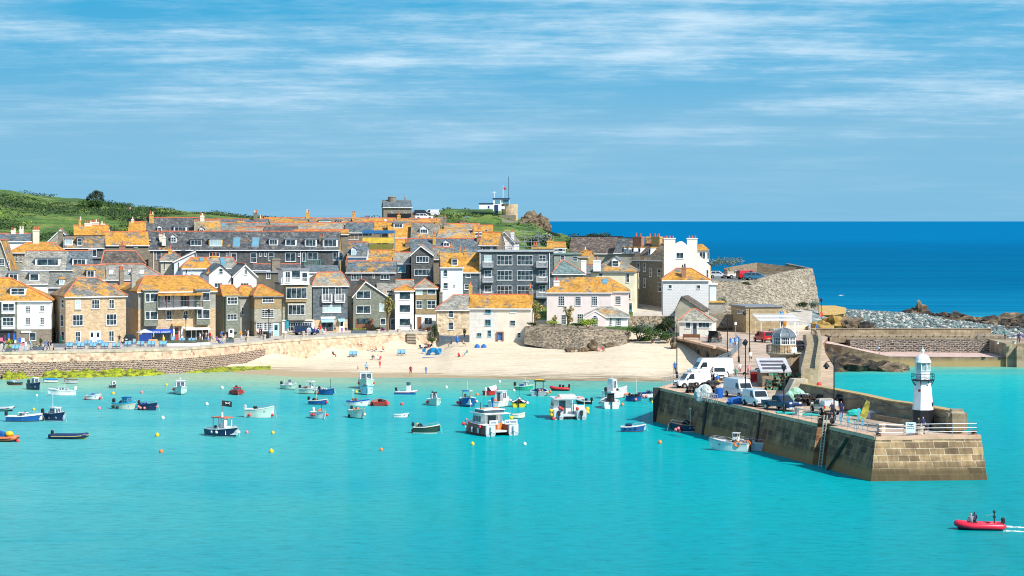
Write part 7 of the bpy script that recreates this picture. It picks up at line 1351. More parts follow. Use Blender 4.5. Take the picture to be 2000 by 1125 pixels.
while cnt<420:
    px=rd.uniform(860,1200); Y=rd.uniform(545,625); X=PX(px,Y); z=ground(X,Y)
    if z<14 or fbm(X*.08,Y*.08,2,3)<.0: continue
    cnt+=1; s=rd.uniform(.25,.8); pale=rd.random()<.12; leaves(sc_,(X,Y,z+s*.3),(s*1.4,s*1.2,s*.45),18,.24,2 if pale else rd.choice((0,1)),rd)
tag(sc_.build('headland_scrub',[LD,LG,LGY],fixn=False),'tufts of scrub and sea cabbage over the grassy headland','scrub',kind='stuff')
for px,py,Y,rx,rz_,mt,l in ((1142,470,588,5,2.6,LD,'dark hedge of tamarisk above the brown hall roof'),(1165,466,586,4.2,2,LD,'round dark bush behind the brown hall roof'),(1120,478,570,3.5,2.4,LG,'green bush left of the brown hall'),(1060,470,520,2.4,2.2,LGY,'pale tamarisk behind the brown chimneys'),(1040,470,525,1.6,1.8,LGY,'pale feathery bush behind the hotel roof')):
    bush(l,(PX(px,Y),Y,PZ(py,Y)-rz_*.9),(rx,3,rz_),mt,1200,.28,stem=False)
for px,py,Y,s,l in ((1396,519,496,2.2,'pale bush on the car park wall behind the silver hatchback'),(1420,518,497,2.6,'clump of grey shrubs along the car park wall'),(1434,517,498,2.2,'shrub top at the start of the dark car park wall'),(1404,592,432,1.8,'grey green bush beside the pale blue box extension'),(1390,600,429,1.3,'small bush by the concrete lean-to'),(1566,596,446,1.3,'dark green bush low on the right of the bastion wall'),(1588,598,450,1.7,'cluster of sea plants at the right foot of the bastion'),(1456,556,449,1.2,'little plant tuft near the top of the bastion wall')):
    bush(l,(PX(px,Y),Y,PZ(py,Y)-.6),(s,1.2,s*.6),LGY if s>1.5 else LD,420,.17,stem=False)
# ---------------------------------------------------------------- headland buildings
ch=House('old stone chapel with a slate roof and round turret on the hill',749,804,404,600,9,6,zb=24.6,name='chapel',cat='chapel'); ch.roof('side',392,roofmat(.05,BL,'ch',3),ridge=LEAD); ch.walls(STGREY,'side',ch.zr); ch.win([(766,414,3,4,1,1),(792,414,3,4,1,1)]); ch.chim(791,386,2,.5,1,BRICK,TERR); ch.box('dark_plinth',757,803,417,425,-.1,-.003,BLACK)
t=ch.T(766,3); m=MB(); m.lathe([(1.1,0),(1.1,1.6)],14,(t,4,ch.z(ch.zr)-.7)); m.lathe([(1.2,1.6),(.9,1.85),(.1,1.95)],14,(t,4,ch.z(ch.zr)-.7)); ch.part(m,'turret',STGREY); m=MB(); a=ch.t1; m.box(a,a+4.4,2,7,0,ch.z(ch.ze)-1.4); ch.part(m,'side_wing',STONE2)
stn=empty('lookout_station','white and navy coastal lookout station with a round stone drum on the headland','building',(PX(985,612),612,25.3)); u=612/F
def sb(name,x0,x1,y0,y1,d0,d1,mat): m=MB(); m.box((x0-985)*u,(x1-985)*u,d0,d1,H-(y1-HZ)*u-25.3,H-(y0-HZ)*u-25.3); return m.build(name,mat,stn)
sb('low_wing',936,963,398,408,-1,4,WPAINT); sb('wing_roof',935,964,396.5,398.2,-1.2,4.2,NAVY); sb('tower',963,979,388,412,-1,3,WPAINT); sb('blue_panel',966,973,400,416,-1.15,-1.01,NAVY); sb('tower_roof',962,996,386.8,388.6,-1.3,3.3,NAVY); sb('lookout_room',979,995,388,398,-.5,3,WPAINT); sb('lookout_window',983,994.5,391,397,-.6,-.51,GLBLUE); sb('window',967,977,391,398,-1.06,-1.01,GLBLUE); sb('door',953,956,402,407,-1.06,-1.01,NAVY); sb('low_wall',975,1008,420,429,-2,-1.5,STGREY)
m=MB(); m.lathe([(2.2,-1.5),(2.2,H-(398-HZ)*u-25.3-.1)],18,((996-985)*u,2,0)); m.build('stone_drum',M('drum_stone',(.5,.38,.24),.9,.2,1),stn); sb('sign_board',975,986,403,408,-2.2,-2.1,WPAINT)
for px,y0,y1,l in ((993.5,345,388,'tall radio mast above the lookout station'),(982.5,362,388,'white flagpole with a small red flag on the headland'),(965.5,373,388,'short aerial with crossbar left of the lookout roof')):
    r=empty('mast',l,'mast',(PX(px,613),613,PZ(388,613))); h=(y1-y0)*u; m=MB(); m.tube([(0,0,0),(0,0,h)],.07,5); 
    if px==965.5: m.box(-.5,.5,-.04,.04,h*.8,h*.86)
    m.build('pole',BLACK if px==993.5 else WPAINT,r)
    if px==982.5: m=MB(); m.grid([[(0,0,h-.2),(.5,.1,h-.6),(.9,0,h-.9)],[(0,0,h-.9),(.4,.1,h-1.2),(.75,0,h-1.3)]]); m.build('flag',PRD,r)
m=MB(); pts=[G(0,0,0)]*0
for i in range(26): px=1075+i*3.6; Y=604-i*.9; X=PX(px,Y); z=ground(X,Y); m.tube([(X,Y,z-.2),(X,Y,z+1.1)],.04,4); pts.append((X,Y,z+1.0))
m.tube(pts,.03,4); m.tube([(x,y,z-.45) for x,y,z in pts],.03,4); tag(m.build('fence',M('fence_grey',(.1,.13,.17),.8,.1)),'thin rail fence along the seaward edge of the headland path','fence')
m=MB(); P=[(PX(980,600),600),(PX(1020,607),607),(PX(1060,606),606),(PX(1095,600),600)]
for a,b in zip(P,P[1:]): m.prism([a,b,(b[0],b[1]+.5),(a[0],a[1]+.5)],[ground(*a)-.5,ground(*b)-.5]*1+[ground(*b)-.5,ground(*a)-.5],[ground(*a)+.7,ground(*b)+.7,ground(*b)+.7,ground(*a)+.7])
tag(m.build('stone_hedge',STGREY),'low stone wall crossing the headland below the lookout station','wall')
bn=[(256,428,'left of two dark benches on the hillside'),(270,429,'right of two dark benches on the hillside')]
for px,py,l in bn:
    Y=640; r=empty('bench',l,'bench',(PX(px,Y),Y,PZ(py,Y)-.8)); m=MB(); m.box(-.9,.9,-.3,.2,.45,.52); m.build('seat',BLACK,r); m=MB(); m.box(-.9,.9,.2,.26,.5,1.1); m.build('backrest',BLACK,r); [MB().box(x-.05,x+.05,-.3,.25,0,.45).build('leg',BLACK,r) for x in (-.8,.8)]
# scaffolding
def scaffold(lab,px0,px1,py0,py1,Y,nx,nz,sheets=()):
    r=empty('scaffolding',lab,'scaffolding',(PX((px0+px1)/2,Y),Y,PZ(py1,Y))); w=(px1-px0)*Y/F; h=(py1-py0)*Y/F; m=MB()
    for i in range(nx+1):
        for y in (0,1.2): m.tube([(-w/2+w*i/nx,y,-2),(-w/2+w*i/nx,y,h)],.05,4)
    for k in range(1,nz+1): [m.tube([(-w/2-.3,y,h*k/nz-.1),(w/2+.3,y,h*k/nz-.1)],.04,4) for y in (0,1.2)]
    m.build('frame',GALV,r)
    for n_,y0,y1,mt in sheets: m=MB(); m.box(-w/2,w/2,-.06,-.02 if n_!='tarpaulin_roof' else 5,H-(y1-HZ)*Y/F-r.location.z,H-(y0-HZ)*Y/F-r.location.z); m.build(n_,mt,r)
scaffold('scaffolding with yellow sheeting and a blue covered roof among the orange roofs',708,770,452,492,470,5,4,(('yellow_sheet',464,475,YEL),('tarpaulin_roof',450,456,C('tarp_blue',(.03,.16,.36))),('olive_sheet',477,489,M('olive_sheet',(.2,.19,.04),.8,.1))))
scaffold('bare grey scaffolding round the white gabled house behind the hotel',968,1052,452,490,474,6,4)
# ---------------------------------------------------------------- vehicles
TYRE=M('tyre',(.015,.015,.015),.85,0); RIM=M('rim',(.5,.5,.52),.35,0,1,.8); LMP=M('head_lamp',(.75,.78,.8),.1,0); TLM=M('tail_lamp',(.5,.01,.01),.2,0); CGL=M('car_glass',(.02,.03,.035),.06,0); PLT=M('number_plate',(.75,.65,.15),.5,0)
def paint(n,c):
    k='car_'+n
    if k in MC: return MC[k]
    m=M(k,c,.25,.04,.8); m.node_tree.nodes['Principled BSDF'].inputs['Coat Weight'].default_value=.6; return m
VP={ # length,width,height, lower profile (x,z), greenhouse base x0,x1,z0  top x0,x1,z1, windows side list
'hatch':(4.0,1.7,[(-2,.35),(-2,.85),(-1.9,.95),(.9,.98),(1.85,.75),(2,.6),(2,.3)],(-1.85,1.0,.95,-1.5,.35,1.48),[(-1.5,-.55),(-.45,.45)]),
'estate':(4.6,1.8,[(-2.3,.35),(-2.3,.9),(-2.2,1.0),(1.1,1.02),(2.15,.8),(2.3,.65),(2.3,.3)],(-2.2,1.2,1.0,-1.95,.55,1.55),[(-2.0,-1.15),(-1.05,-.25),(-.15,.65)]),
'suv':(4.5,1.85,[(-2.25,.45),(-2.25,1.0),(-2.15,1.1),(1.1,1.12),(2.1,.95),(2.25,.8),(2.25,.4)],(-2.2,1.2,1.1,-1.95,.6,1.75),[(-1.9,-1.15),(-1.05,-.2),(-.1,.7)]),
'van':(4.4,1.8,[(-2.2,.35),(-2.2,1.05),(1.1,1.05),(2.0,.85),(2.2,.6),(2.2,.3)],(-2.2,1.35,1.05,-2.15,.75,1.85),[(.05,.85)]),
'bigvan':(5.9,2.05,[(-2.95,.4),(-2.95,1.25),(1.9,1.25),(2.75,1.0),(2.95,.7),(2.95,.35)],(-2.95,2.15,1.25,-2.9,1.35,2.5),[(.75,1.6)]),
'pickup':(4.9,1.8,[(-2.45,.5),(-2.45,1.0),(1.1,1.0),(2.3,.95),(2.45,.75),(2.45,.4)],(-.75,1.15,1.0,-.55,.5,1.65),[(-.6,-.02),(.08,.7)])}
def vehicle(lab,px,py,hd,kind,mat,z=ZD,Y=None,cat=None,open_=False,load=None,rear=True,low=None):
    Ln,W,lp,gh,sw=VP[kind]; v=G(px,py,z) if Y is None else (PX(px,Y),Y,z); r=empty('parked_'+({'bigvan':'van','hatch':'car','estate':'car','suv':'car'}.get(kind,kind)),lab,cat or ('van' if 'van' in kind else 'pickup truck' if kind=='pickup' else 'car'),v,R(hd))
    m=MB(); w=W/2; n=len(lp); m.extr(lp,-w,w); 
    x0,x1,z0,a,b,z1=gh; tw=w*.86; wb=w*.985
    V=[(x0,-wb,z0-.01),(x1,-wb,z0-.01),(x1,wb,z0-.01),(x0,wb,z0-.01),(a,-tw,z1),(b,-tw,z1),(b,tw,z1),(a,tw,z1)]; m.add(V,[(4,5,6,7),(0,1,5,4),(1,2,6,5),(2,3,7,6),(3,0,4,7)])
    bd=m.build('body',mat,r); bm=bmesh.new(); bm.from_mesh(bd.data); bmesh.ops.remove_doubles(bm,verts=bm.verts,dist=.001); bmesh.ops.bevel(bm,geom=bm.edges[:],offset=.06,segments=2,affect='EDGES',clamp_overlap=True); bm.to_mesh(bd.data); bm.free()
    def S(sd,x,z): t=(z-z0)/(z1-z0); return (x,sd*(lerp(wb,tw,t)+.012),z)
    za,zb=lerp(z0,z1,.1),lerp(z0,z1,.86) if kind!='bigvan' else lerp(z0,z1,.6); sl=(x1-b)/(z1-z0); sb_=(a-x0)/(z1-z0)
    for sd in (1,-1):
        for i,(p,q) in enumerate(sw):
            m=MB(); last=(i==len(sw)-1); m.add([S(sd,p+(sb_*.0 if i else 0),za),S(sd,q+(.12 if last else 0),za),S(sd,q-(sl*(zb-za)*.7 if last else 0),zb),S(sd,p+(.12 if i==0 and kind in('hatch',) else 0),zb)],[(0,1,2,3)]); m.build('side_window',CGL,r)
    def Fq(x,y,z,fr): 
        t=(z-z0)/(z1-z0); return ((lerp(x1,b,t)+.012) if fr else (lerp(x0,a,t)-.012),y*lerp(wb,tw,t),z)
    m=MB(); m.add([Fq(0,-.86,za,1),Fq(0,.86,za,1),Fq(0,.84,zb,1),Fq(0,-.84,zb,1)],[(0,1,2,3)]); m.build('windscreen',CGL,r)
    if rear: m=MB(); m.add([Fq(0,-.78,za+.05,0),Fq(0,.78,za+.05,0),Fq(0,.74,zb,0),Fq(0,-.74,zb,0)],[(0,1,2,3)]); m.build('rear_window',CGL,r)
    wr=.31 if kind in('hatch','estate','van') else .37
    for x in (-Ln*.31,Ln*.32):
        for sd in (1,-1):
            m=MB(); m.lathe([(wr*.9,0),(wr,.04),(wr,.18),(wr*.9,.22)],16); o=m.build('wheel',TYRE,r,loc=(x,sd*(w-.1),wr)); o.rotation_euler=(R(-90*sd),0,0)
            m=MB(); m.lathe([(wr*.6,.2),(wr*.55,.235),(.05,.225)],10); m.build('rim',RIM,o)
            m=MB(); m.lathe([(wr*1.18,0),(wr*1.18,.02)],16); a_=m.build('wheel_arch',TYRE,r,loc=(x,sd*(w+.002),wr)); a_.rotation_euler=(R(-90*sd),0,0)
    zf=lp[-3][1]; 
    for sd in (1,-1):
        MB().box(Ln/2-.12,Ln/2+.01,sd*w*.72-.16,sd*w*.72+.16,zf-.1,zf+.08).build('headlight',LMP,r); MB().box(-Ln/2-.012,-Ln/2+.05,sd*w*.88-.07,sd*w*.88+.07,.75,1.05).build('tail_light',TLM,r)
        MB().box(b+.15,b+.3,sd*(w+.02)-.1,sd*(w+.02)+.1,z0+.02,z0+.17).build('wing_mirror',BLACK,r)
    MB().box(Ln/2-.02,Ln/2+.03,-w*.95,w*.95,.3,.5).build('front_bumper',low or BLACK,r); MB().box(-Ln/2-.03,-Ln/2+.02,-w*.95,w*.95,.35,.55).build('rear_bumper',low or BLACK,r); MB().box(Ln/2+.01,Ln/2+.04,-w*.45,w*.45,.58,.74).build('grille',BLACK,r); MB().box(-Ln/2-.04,-Ln/2-.031,-.26,.26,.6,.71).build('number_plate',PLT,r); MB().box(Ln/2+.041,Ln/2+.05,-.26,.26,.4,.51).build('number_plate',WPAINT,r)
    if kind=='pickup': MB().box(-2.38,-.8,-w+.08,w-.08,.98,1.004).build('load_bed',BLACK,r)
    if open_: m=MB(); m.box(0,1.1,-w*.85,w*.85,-.03,.03); o=m.build('open_tailgate',mat,r,loc=(-Ln/2+.25,0,z1)); o.rotation_euler.y=R(195); MB().box(-Ln/2-.02,-Ln/2-.014,-w*.8,w*.8,.75,z1-.1).build('boot_shade_panel',TYRE,r)  # black sheet across the rear stands in for the shaded boot interior
    if load: MB().box(-2.3,-.85,-w*.85,w*.85,1.0,1.5).build('load',load,r)
    return r
cw=paint('white',(.8,.8,.8)); cs=paint('silver',(.5,.53,.56)); cdk=paint('dark',(.02,.025,.03)); cb=paint('blue',(.01,.03,.12)); cr=paint('red',(.5,.015,.02)); cmr=paint('maroon',(.22,.01,.02)); cpg=paint('pale_grey',(.62,.68,.72)); ctq=paint('steel_blue',(.03,.14,.25)); cbe=paint('beige',(.5,.42,.3))
vehicle('large white high roofed van parked above the beach corner',1387,736,-166,'bigvan',cw); vehicle('small white van in front of the large high roofed van',1352,757,-162,'van',cw); vehicle('white pickup seen head on beside the large white van',1404,741,-88,'pickup',cw); vehicle('pale silver van facing the camera beside the tall lamp post',1444,776,-68,'bigvan',cpg).scale=(.84,.86,.88)
vehicle('white small van facing the camera right of the silver van',1478,793,-72,'van',cpg); vehicle('metallic blue and silver pickup at the pier edge',1526,801,-58,'pickup',cb,low=cs); vehicle('pale green pickup seen from behind by two fishermen',1611,808,100,'pickup',cbe,load=PLG); vehicle('dark estate with its tailgate raised outside the lodge',1396,668,78,'suv',cdk,open_=True); vehicle('red van seen from behind by the pergola',1491,668,108,'van',cr)
vehicle('beige truck half hidden behind the grey dome',1513,662,100,'van',cbe); vehicle('maroon hatchback peeping out right of the domed lookout',1558,683,-80,'hatch',cmr); vehicle('black hatchback below the tower of the domed lookout',1487,741,-112,'hatch',cdk); vehicle('steel blue car parked behind the black hatchback',1499,726,-108,'hatch',ctq)
vehicle('dark blue people carrier outside the narrow slate house',597,654,18,'suv',cb,z=ZP); vehicle('black car in the shaded lane by the gallery',254,670,-80,'hatch',cdk,z=ZP)
CZ=PZ(549,450); vehicle('silver hatchback at the left of the clifftop car park',1401,0,8,'hatch',cs,CZ,474); vehicle('white pickup with a load of sand in the clifftop car park',1439,0,15,'pickup',cw,CZ,470,load=cbe); vehicle('red van in the clifftop car park',1460,0,20,'van',cr,CZ,463); vehicle('steel blue car right of the red van in the clifftop car park',1475,0,12,'estate',ctq,CZ,458)
for px,Y,k,c_,l,hd in ((828,578,'estate',cw,'white estate car on the track below the chapel',4),(824,590,'suv',cdk,'dark car behind the white estate by the chapel',10),(842,594,'van',cw,'white van right of the dark car by the chapel',170)):
    vehicle(l,px,0,hd,k,c_,max(ground(PX(px,Y),Y)+.1,PZ(429 if Y<580 else 423,Y)),Y)
tk=MB(); tk.prism([(PX(800,570),570),(PX(862,570),570),(PX(870,600),600),(PX(800,600),600)],20,[PZ(429.5,570),PZ(429.5,570),PZ(424,600),PZ(424,600)]); tag(tk.build('track',STGREY),kind='structure')
r=empty('motorbike','small black motorbike with a yellow plate at the pier edge','motorbike',G(1614,828,ZD),R(12)); 
for x in (-.65,.65): m=MB(); m.lathe([(.27,0),(.31,.05),(.27,.1)],14); o=m.build('wheel',TYRE,r,loc=(x,.05,.31)); o.rotation_euler=(R(90),0,0)
m=MB(); m.extr([(-.8,.6),(-.2,.75),(.2,.95),(.45,.9),(.3,.45),(-.3,.4)],-.12,.12); m.tube([(.65,0,.3),(.4,0,1.05)],.04,5); m.tube([(.38,-.35,1.08),(.38,.35,1.08)],.025,4); m.build('frame',BLACK,r); MB().box(-.85,-.1,-.14,.14,.74,.84).build('seat',TYRE,r); MB().box(-.92,-.9,-.12,.12,.5,.75).build('number_plate',PLT,r)
# ---------------------------------------------------------------- people: one skinned body per pose, clothes coloured per person
SK={ # joints (x=forward,y=left,z), radius ; edges with region: 0 skin 1 top 2 legs 3 shoes
'stand':([(0,0,.95,.145),(0,0,1.2,.14),(0,0,1.42,.13),(0,0,1.52,.055),(.02,0,1.62,.095),(.01,0,1.72,.07),(0,.1,.88,.09),(.02,.11,.5,.06),(0,.12,.08,.045),(.13,.13,.04,.04),(0,-.1,.88,.09),(.0,-.11,.5,.06),(-.02,-.12,.08,.045),(.11,-.13,.04,.04),(0,.19,1.4,.06),(-.02,.25,1.13,.045),(.07,.26,.9,.035),(.11,.26,.82,.03),(0,-.19,1.4,.06),(-.02,-.25,1.13,.045),(.07,-.26,.9,.035),(.11,-.26,.82,.03)],),
'walk':([(0,0,.93,.145),(.02,0,1.2,.14),(.04,0,1.42,.13),(.05,0,1.51,.055),(.08,0,1.61,.095),(.08,0,1.71,.07),(.03,.1,.87,.09),(.22,.1,.5,.06),(.26,.1,.09,.045),(.38,.1,.06,.04),(-.02,-.1,.87,.09),(-.02,-.1,.48,.06),(-.32,-.1,.14,.045),(-.23,-.1,.05,.04),(.03,.19,1.39,.06),(-.1,.24,1.15,.045),(-.12,.25,.92,.035),(-.1,.25,.85,.03),(.03,-.19,1.39,.06),(.1,-.24,1.14,.045),(.3,-.24,1.0,.035),(.37,-.22,.98,.03)],),
'sit':([(-.05,0,.5,.16),(-.08,0,.75,.15),(-.08,0,.97,.13),(-.06,0,1.06,.055),(-.03,0,1.16,.095),(-.03,0,1.26,.07),(0,.1,.5,.095),(.4,.13,.5,.065),(.43,.13,.1,.045),(.55,.13,.05,.04),(0,-.1,.5,.095),(.4,-.12,.5,.065),(.47,-.12,.1,.045),(.59,-.12,.05,.04),(-.07,.19,.94,.06),(.02,.24,.7,.045),(.24,.2,.6,.035),(.31,.17,.58,.03),(-.07,-.19,.94,.06),(.02,-.24,.7,.045),(.24,-.2,.6,.035),(.31,-.17,.58,.03)],),
'ground':([(0,0,.14,.16),(-.12,0,.38,.15),(-.17,0,.6,.13),(-.16,0,.69,.055),(-.13,0,.78,.095),(-.13,0,.88,.07),(.08,.1,.14,.095),(.42,.16,.38,.065),(.68,.17,.08,.045),(.78,.17,.05,.04),(.08,-.1,.14,.095),(.5,-.13,.13,.065),(.86,-.15,.08,.045),(.93,-.15,.1,.04),(-.17,.19,.57,.06),(-.3,.24,.33,.045),(-.38,.26,.08,.035),(-.4,.26,.03,.03),(-.17,-.19,.57,.06),(.0,-.23,.36,.045),(.2,-.2,.26,.035),(.26,-.18,.24,.03)],),
'bend':([(-.1,0,.88,.145),(.12,0,1.08,.14),(.32,0,1.16,.13),(.42,0,1.16,.055),(.52,0,1.12,.095),(.6,0,1.06,.07),(-.08,.1,.82,.09),(.02,.11,.47,.06),(-.08,.12,.08,.045),(.05,.13,.04,.04),(-.08,-.1,.82,.09),(-.02,-.11,.47,.06),(-.12,-.12,.08,.045),(.01,-.13,.04,.04),(.3,.18,1.12,.06),(.36,.22,.86,.045),(.5,.18,.66,.035),(.54,.16,.6,.03),(.3,-.18,1.12,.06),(.36,-.22,.86,.045),(.5,-.18,.66,.035),(.54,-.16,.6,.03)],)}
SE=[(0,1,1),(1,2,1),(2,3,0),(3,4,0),(4,5,4),(0,6,2),(6,7,2),(7,8,2),(8,9,3),(0,10,2),(10,11,2),(11,12,2),(12,13,3),(2,14,1),(14,15,1),(15,16,0),(16,17,0),(2,18,1),(18,19,1),(19,20,0),(20,21,0)]
SKIN=M('skin',(.62,.33,.22),.6,.05,3)
PM={}
def basebody(pose,shorts=False,bare=False,dress=False):
    k=(pose,shorts,bare,dress)
    if k in PM: return PM[k]
    J=SK[pose][0]; me=bpy.data.meshes.new('person'); me.from_pydata([j[:3] for j in J],[(a,b) for a,b,_ in SE],[])
    o=bpy.data.objects.new('tmp',me); COL.objects.link(o); md=o.modifiers.new('s','SKIN'); sl=me.skin_vertices[0].data
    for i,j in enumerate(J): sl[i].radius=(j[3]*(.8 if i<3 else 1),j[3]*(1.2 if i<3 else 1)); sl[i].use_root=(i==0)
    o.modifiers.new('u','SUBSURF').levels=1
    dg=bpy.context.evaluated_depsgraph_get(); dg.update(); m2=bpy.data.meshes.new_from_object(o.evaluated_get(dg)); bpy.data.objects.remove(o); bpy.data.meshes.remove(me); m2.name='person'
    m2.materials.clear(); [m2.materials.append(SKIN) for _ in range(5)]
    for p in m2.polygons:
        c=p.center; best=None
        for a,b,rg in SE:
            A=Vector(J[a][:3]); Bq=Vector(J[b][:3]); d=Bq-A; t=max(0,min(1,(c-A).dot(d)/d.length_squared)); q=A+d*t; ds=(c-q).length-lerp(J[a][3],J[b][3],t)
            if best is None or ds<best[0]: best=(ds,rg,a,b,t)
        rg=best[1]; 
        if shorts and best[2] in (7,11) : rg=0
        if bare and rg==1: rg=0
        if bare and best[2] in (7,11): rg=0
        hd=Vector(J[4][:3]); 
        if rg in (0,4) and best[2] in (3,4): rg=4 if (c.z>hd.z+.045 or (c-hd).x<-.035) else 0
        p.material_index=rg; p.use_smooth=True
    PM[k]=m2; return m2
HAIR=[M('hair_'+n,c,.8,.15,5) for n,c in (('dark',(.03,.02,.012)),('brown',(.12,.06,.03)),('fair',(.5,.35,.15)),('grey',(.4,.38,.36)))]
CC={'n':(.02,.03,.1),'b':(.04,.16,.5),'l':(.3,.5,.72),'w':(.8,.79,.77),'r':(.6,.03,.04),'k':(.015,.015,.018),'g':(.03,.25,.2),'t':(.02,.35,.4),'m':(.25,.03,.07),'p':(.75,.3,.35),'o':(.75,.3,.04),'y':(.8,.5,.03),'c':(.6,.5,.36),'e':(.25,.25,.26),'v':(.25,.08,.4),'s':(.62,.33,.22)}
def person(px,py,pose,hd,top,leg,lab,z=ZP,h=1.0,hair=None,shorts=None,bare=False,loc=None,grp=None):
    v=loc or G(px,py,z)
    me=basebody(pose,bool(shorts),bare); o=bpy.data.objects.new('person',me); COL.objects.link(o); o.location=v; o.rotation_euler.z=R(hd); o.scale=(h,h,h)
    hm=HAIR[hair if hair is not None else (px*7+int(py))%4]; cloth=lambda k:M('cloth_'+k,CC[k],.85,.1,4)
    for i,m_ in ((1,cloth(top)),(2,cloth(leg)),(3,cloth('k') if not bare else SKIN),(4,hm)): o.material_slots[i].link='OBJECT'; o.material_slots[i].material=m_
    return tag(o,lab,'person',grp)
P_=[ # promenade
(8,687,'walk',-150,'g','n','walker in dark green at the left edge of the promenade'),(50,686,'walk',-30,'w','l','woman in white top and pale blue skirt by the clothes shop'),(60,685,'walk',180,'l','c','child in light top next to the woman in pale blue skirt'),(89,684,'walk',150,'b','n','person in a blue top walking left of the long bench'),(94,685,'walk',0,'k','k','person all in black beside the long bench'),(99,686,'walk',0,'n','c','person in navy top and beige trousers by the long bench'),
(233,673,'walk',-80,'k','e','person in black outside the right corner of the tan house'),(239,674,'sit',-60,'c','k','person with a pale coat seated by the lane'),(295,667,'stand',-90,'k','k','person in black next to the canopy stall'),(300,668,'stand',180,'l','n','person in light blue at the stall table'),(322,666,'stand',-60,'w','n','person in white by the yellow board'),(327,665,'stand',-100,'l','b','person in pale blue in front of the gallery window'),(358,665,'sit',0,'e','k','person sitting outside the gallery door'),(375,664,'sit',180,'w','r','person in white seated under the cafe awning'),
(391,669,'walk',180,'w','e','person in white top walking past the cafe'),(398,669,'walk',-90,'k','k','dark dressed person standing at the cafe corner'),(402,667,'walk',0,'c','n','person in tan coat among the cafe crowd'),(405,670,'walk',-40,'n','b','person in navy jumper and jeans crossing before the cafe'),(410,667,'stand',-120,'r','k','person in red top among the cafe crowd'),(415,668,'sit',0,'e','c','person seated on the wall bench by the cafe'),(424,671,'sit',-20,'v','n','person in purple top sitting at the end of the cafe tables'),(428,671,'ground',-30,'n','b','person in jeans leaning back by the white door'),(433,665,'stand',-90,'b','e','person in blue shirt near the planter'),(437,666,'stand',-100,'k','c','person in black top near the planter'),(440,667,'sit',180,'p','w','person in pink seated by the planter'),
(470,664,'walk',-90,'o','l','woman in orange top with a shoulder bag'),(480,663,'walk',170,'n','e','tall person in navy walking by the shaded passage'),(484,663,'walk',0,'w','c','person in white top beside the tall person in navy'),(507,659,'walk',-100,'r','k','person in red scarf outside the small paned shop'),(511,660,'walk',180,'n','n','person in navy outside the small paned shop'),(527,660,'stand',-90,'l','n','person in pale blue right of the black bin'),(504,659,'stand',-80,'w','k','person in white left of the black bin'),(482,667,'walk',180,'k','n','dark figure close to the promenade edge'),
(602,657,'stand',-90,'w','w','person in cream clothes before the blue people carrier'),(605,657,'stand',-60,'l','e','person in light blue behind the cream dressed one'),(615,656,'walk',180,'v','n','person in violet top right of the people carrier'),(622,652,'sit',-90,'k','k','person in black seated outside the blue slate house'),(626,652,'stand',-90,'r','c','person in a red jumper outside the blue slate house'),(630,654,'sit',-60,'l','e','person in pale top seated near the red jumper'),(635,653,'sit',-120,'p','w','person in pink and white seated near the shop window'),(654,650,'stand',-90,'e','k','person in grey standing by the shop doorway'),(668,652,'sit',-90,'v','p','person in purple seated on the promenade bench'),(676,651,'sit',-70,'n','c','person in navy seated right of the person in purple'),
(803,648,'walk',180,'n','k','walker with a dark rucksack above the beach steps'),
]
for px,py,po,hd,a,b,l in P_: person(px,py,po,hd,a,b,l,shorts=(px%3==0))
def gb(px,py):
    z=1.0
    for _ in range(12): Y=F*(H-z)/(py-HZ); z=.5*z+.5*max(0,ground(PX(px,Y),Y))
    return z
Bp=[(716,728,'stand',100,'l','n','man in pale blue shirt and dark shorts at the water edge',1,1),(802,735,'stand',-95,'m','m','man in maroon top and shorts at the water edge',1,1),(699,724,'stand',-90,'s','k','small child standing far left of the man in pale blue',.5,1),(742,719,'stand',-80,'r','r','child in red near the man in pale blue',.75,1),(832,730,'stand',-90,'b','b','child in a blue wetsuit at the water edge',.7,0),
(651,698,'sit',20,'k','r','person in a low chair near the sea wall',1,0),(662,689,'ground',0,'n','k','person lying against the sea wall',1,0),(724,684,'ground',-80,'s','k','leftmost sunbather on the blue mats by the wall',1,1),(734,684,'ground',-80,'s','n','middle sunbather on the blue mats by the wall',1,1),(748,684,'ground',-80,'s','k','rightmost sunbather on the blue mats by the wall',1,1),(728,702,'ground',-100,'n','s','sunbather in a dark top left in the beach group',1,1),(738,703,'ground',-60,'w','s','sunbather in white right in the beach group',1,1),(743,702,'ground',-90,'r','s','sunbather in red at the right of the beach group',.8,1),
(821,681,'ground',-60,'n','k','seated man in navy left of the steps foot near the tent',1,0),(830,683,'ground',-90,'k','k','dark figure sitting lowest above the blue tent',.8,0),(836,680,'ground',180,'m','n','person in maroon above the blue tent',1,0),(841,679,'ground',200,'k','k','person in black above the blue tent',1,0),(881,677,'sit',180,'n','n','person sitting left of the closed blue parasol',1,0),(905,677,'sit',0,'s','k','bare shouldered person right of the closed blue parasol',1,1),(896,697,'ground',-80,'r','k','person in red on the sand right of the tent',.9,0),(904,697,'ground',-90,'p','y','small child between red top and teal chair',.6,0),(912,694,'sit',200,'t','t','person in teal on a beach chair',.9,0),
(1169,686,'ground',-90,'p','s','left sunbather by the beach boulders',.9,1),(1178,686,'ground',-70,'r','s','right sunbather by the beach boulders',.95,1)]
for px,py,po,hd,a,b,l,h,sh in Bp: person(px,py,po,hd,a,b,l,h=h,shorts=sh,loc=G(px,py,gb(px,py)),bare=(a=='s'))
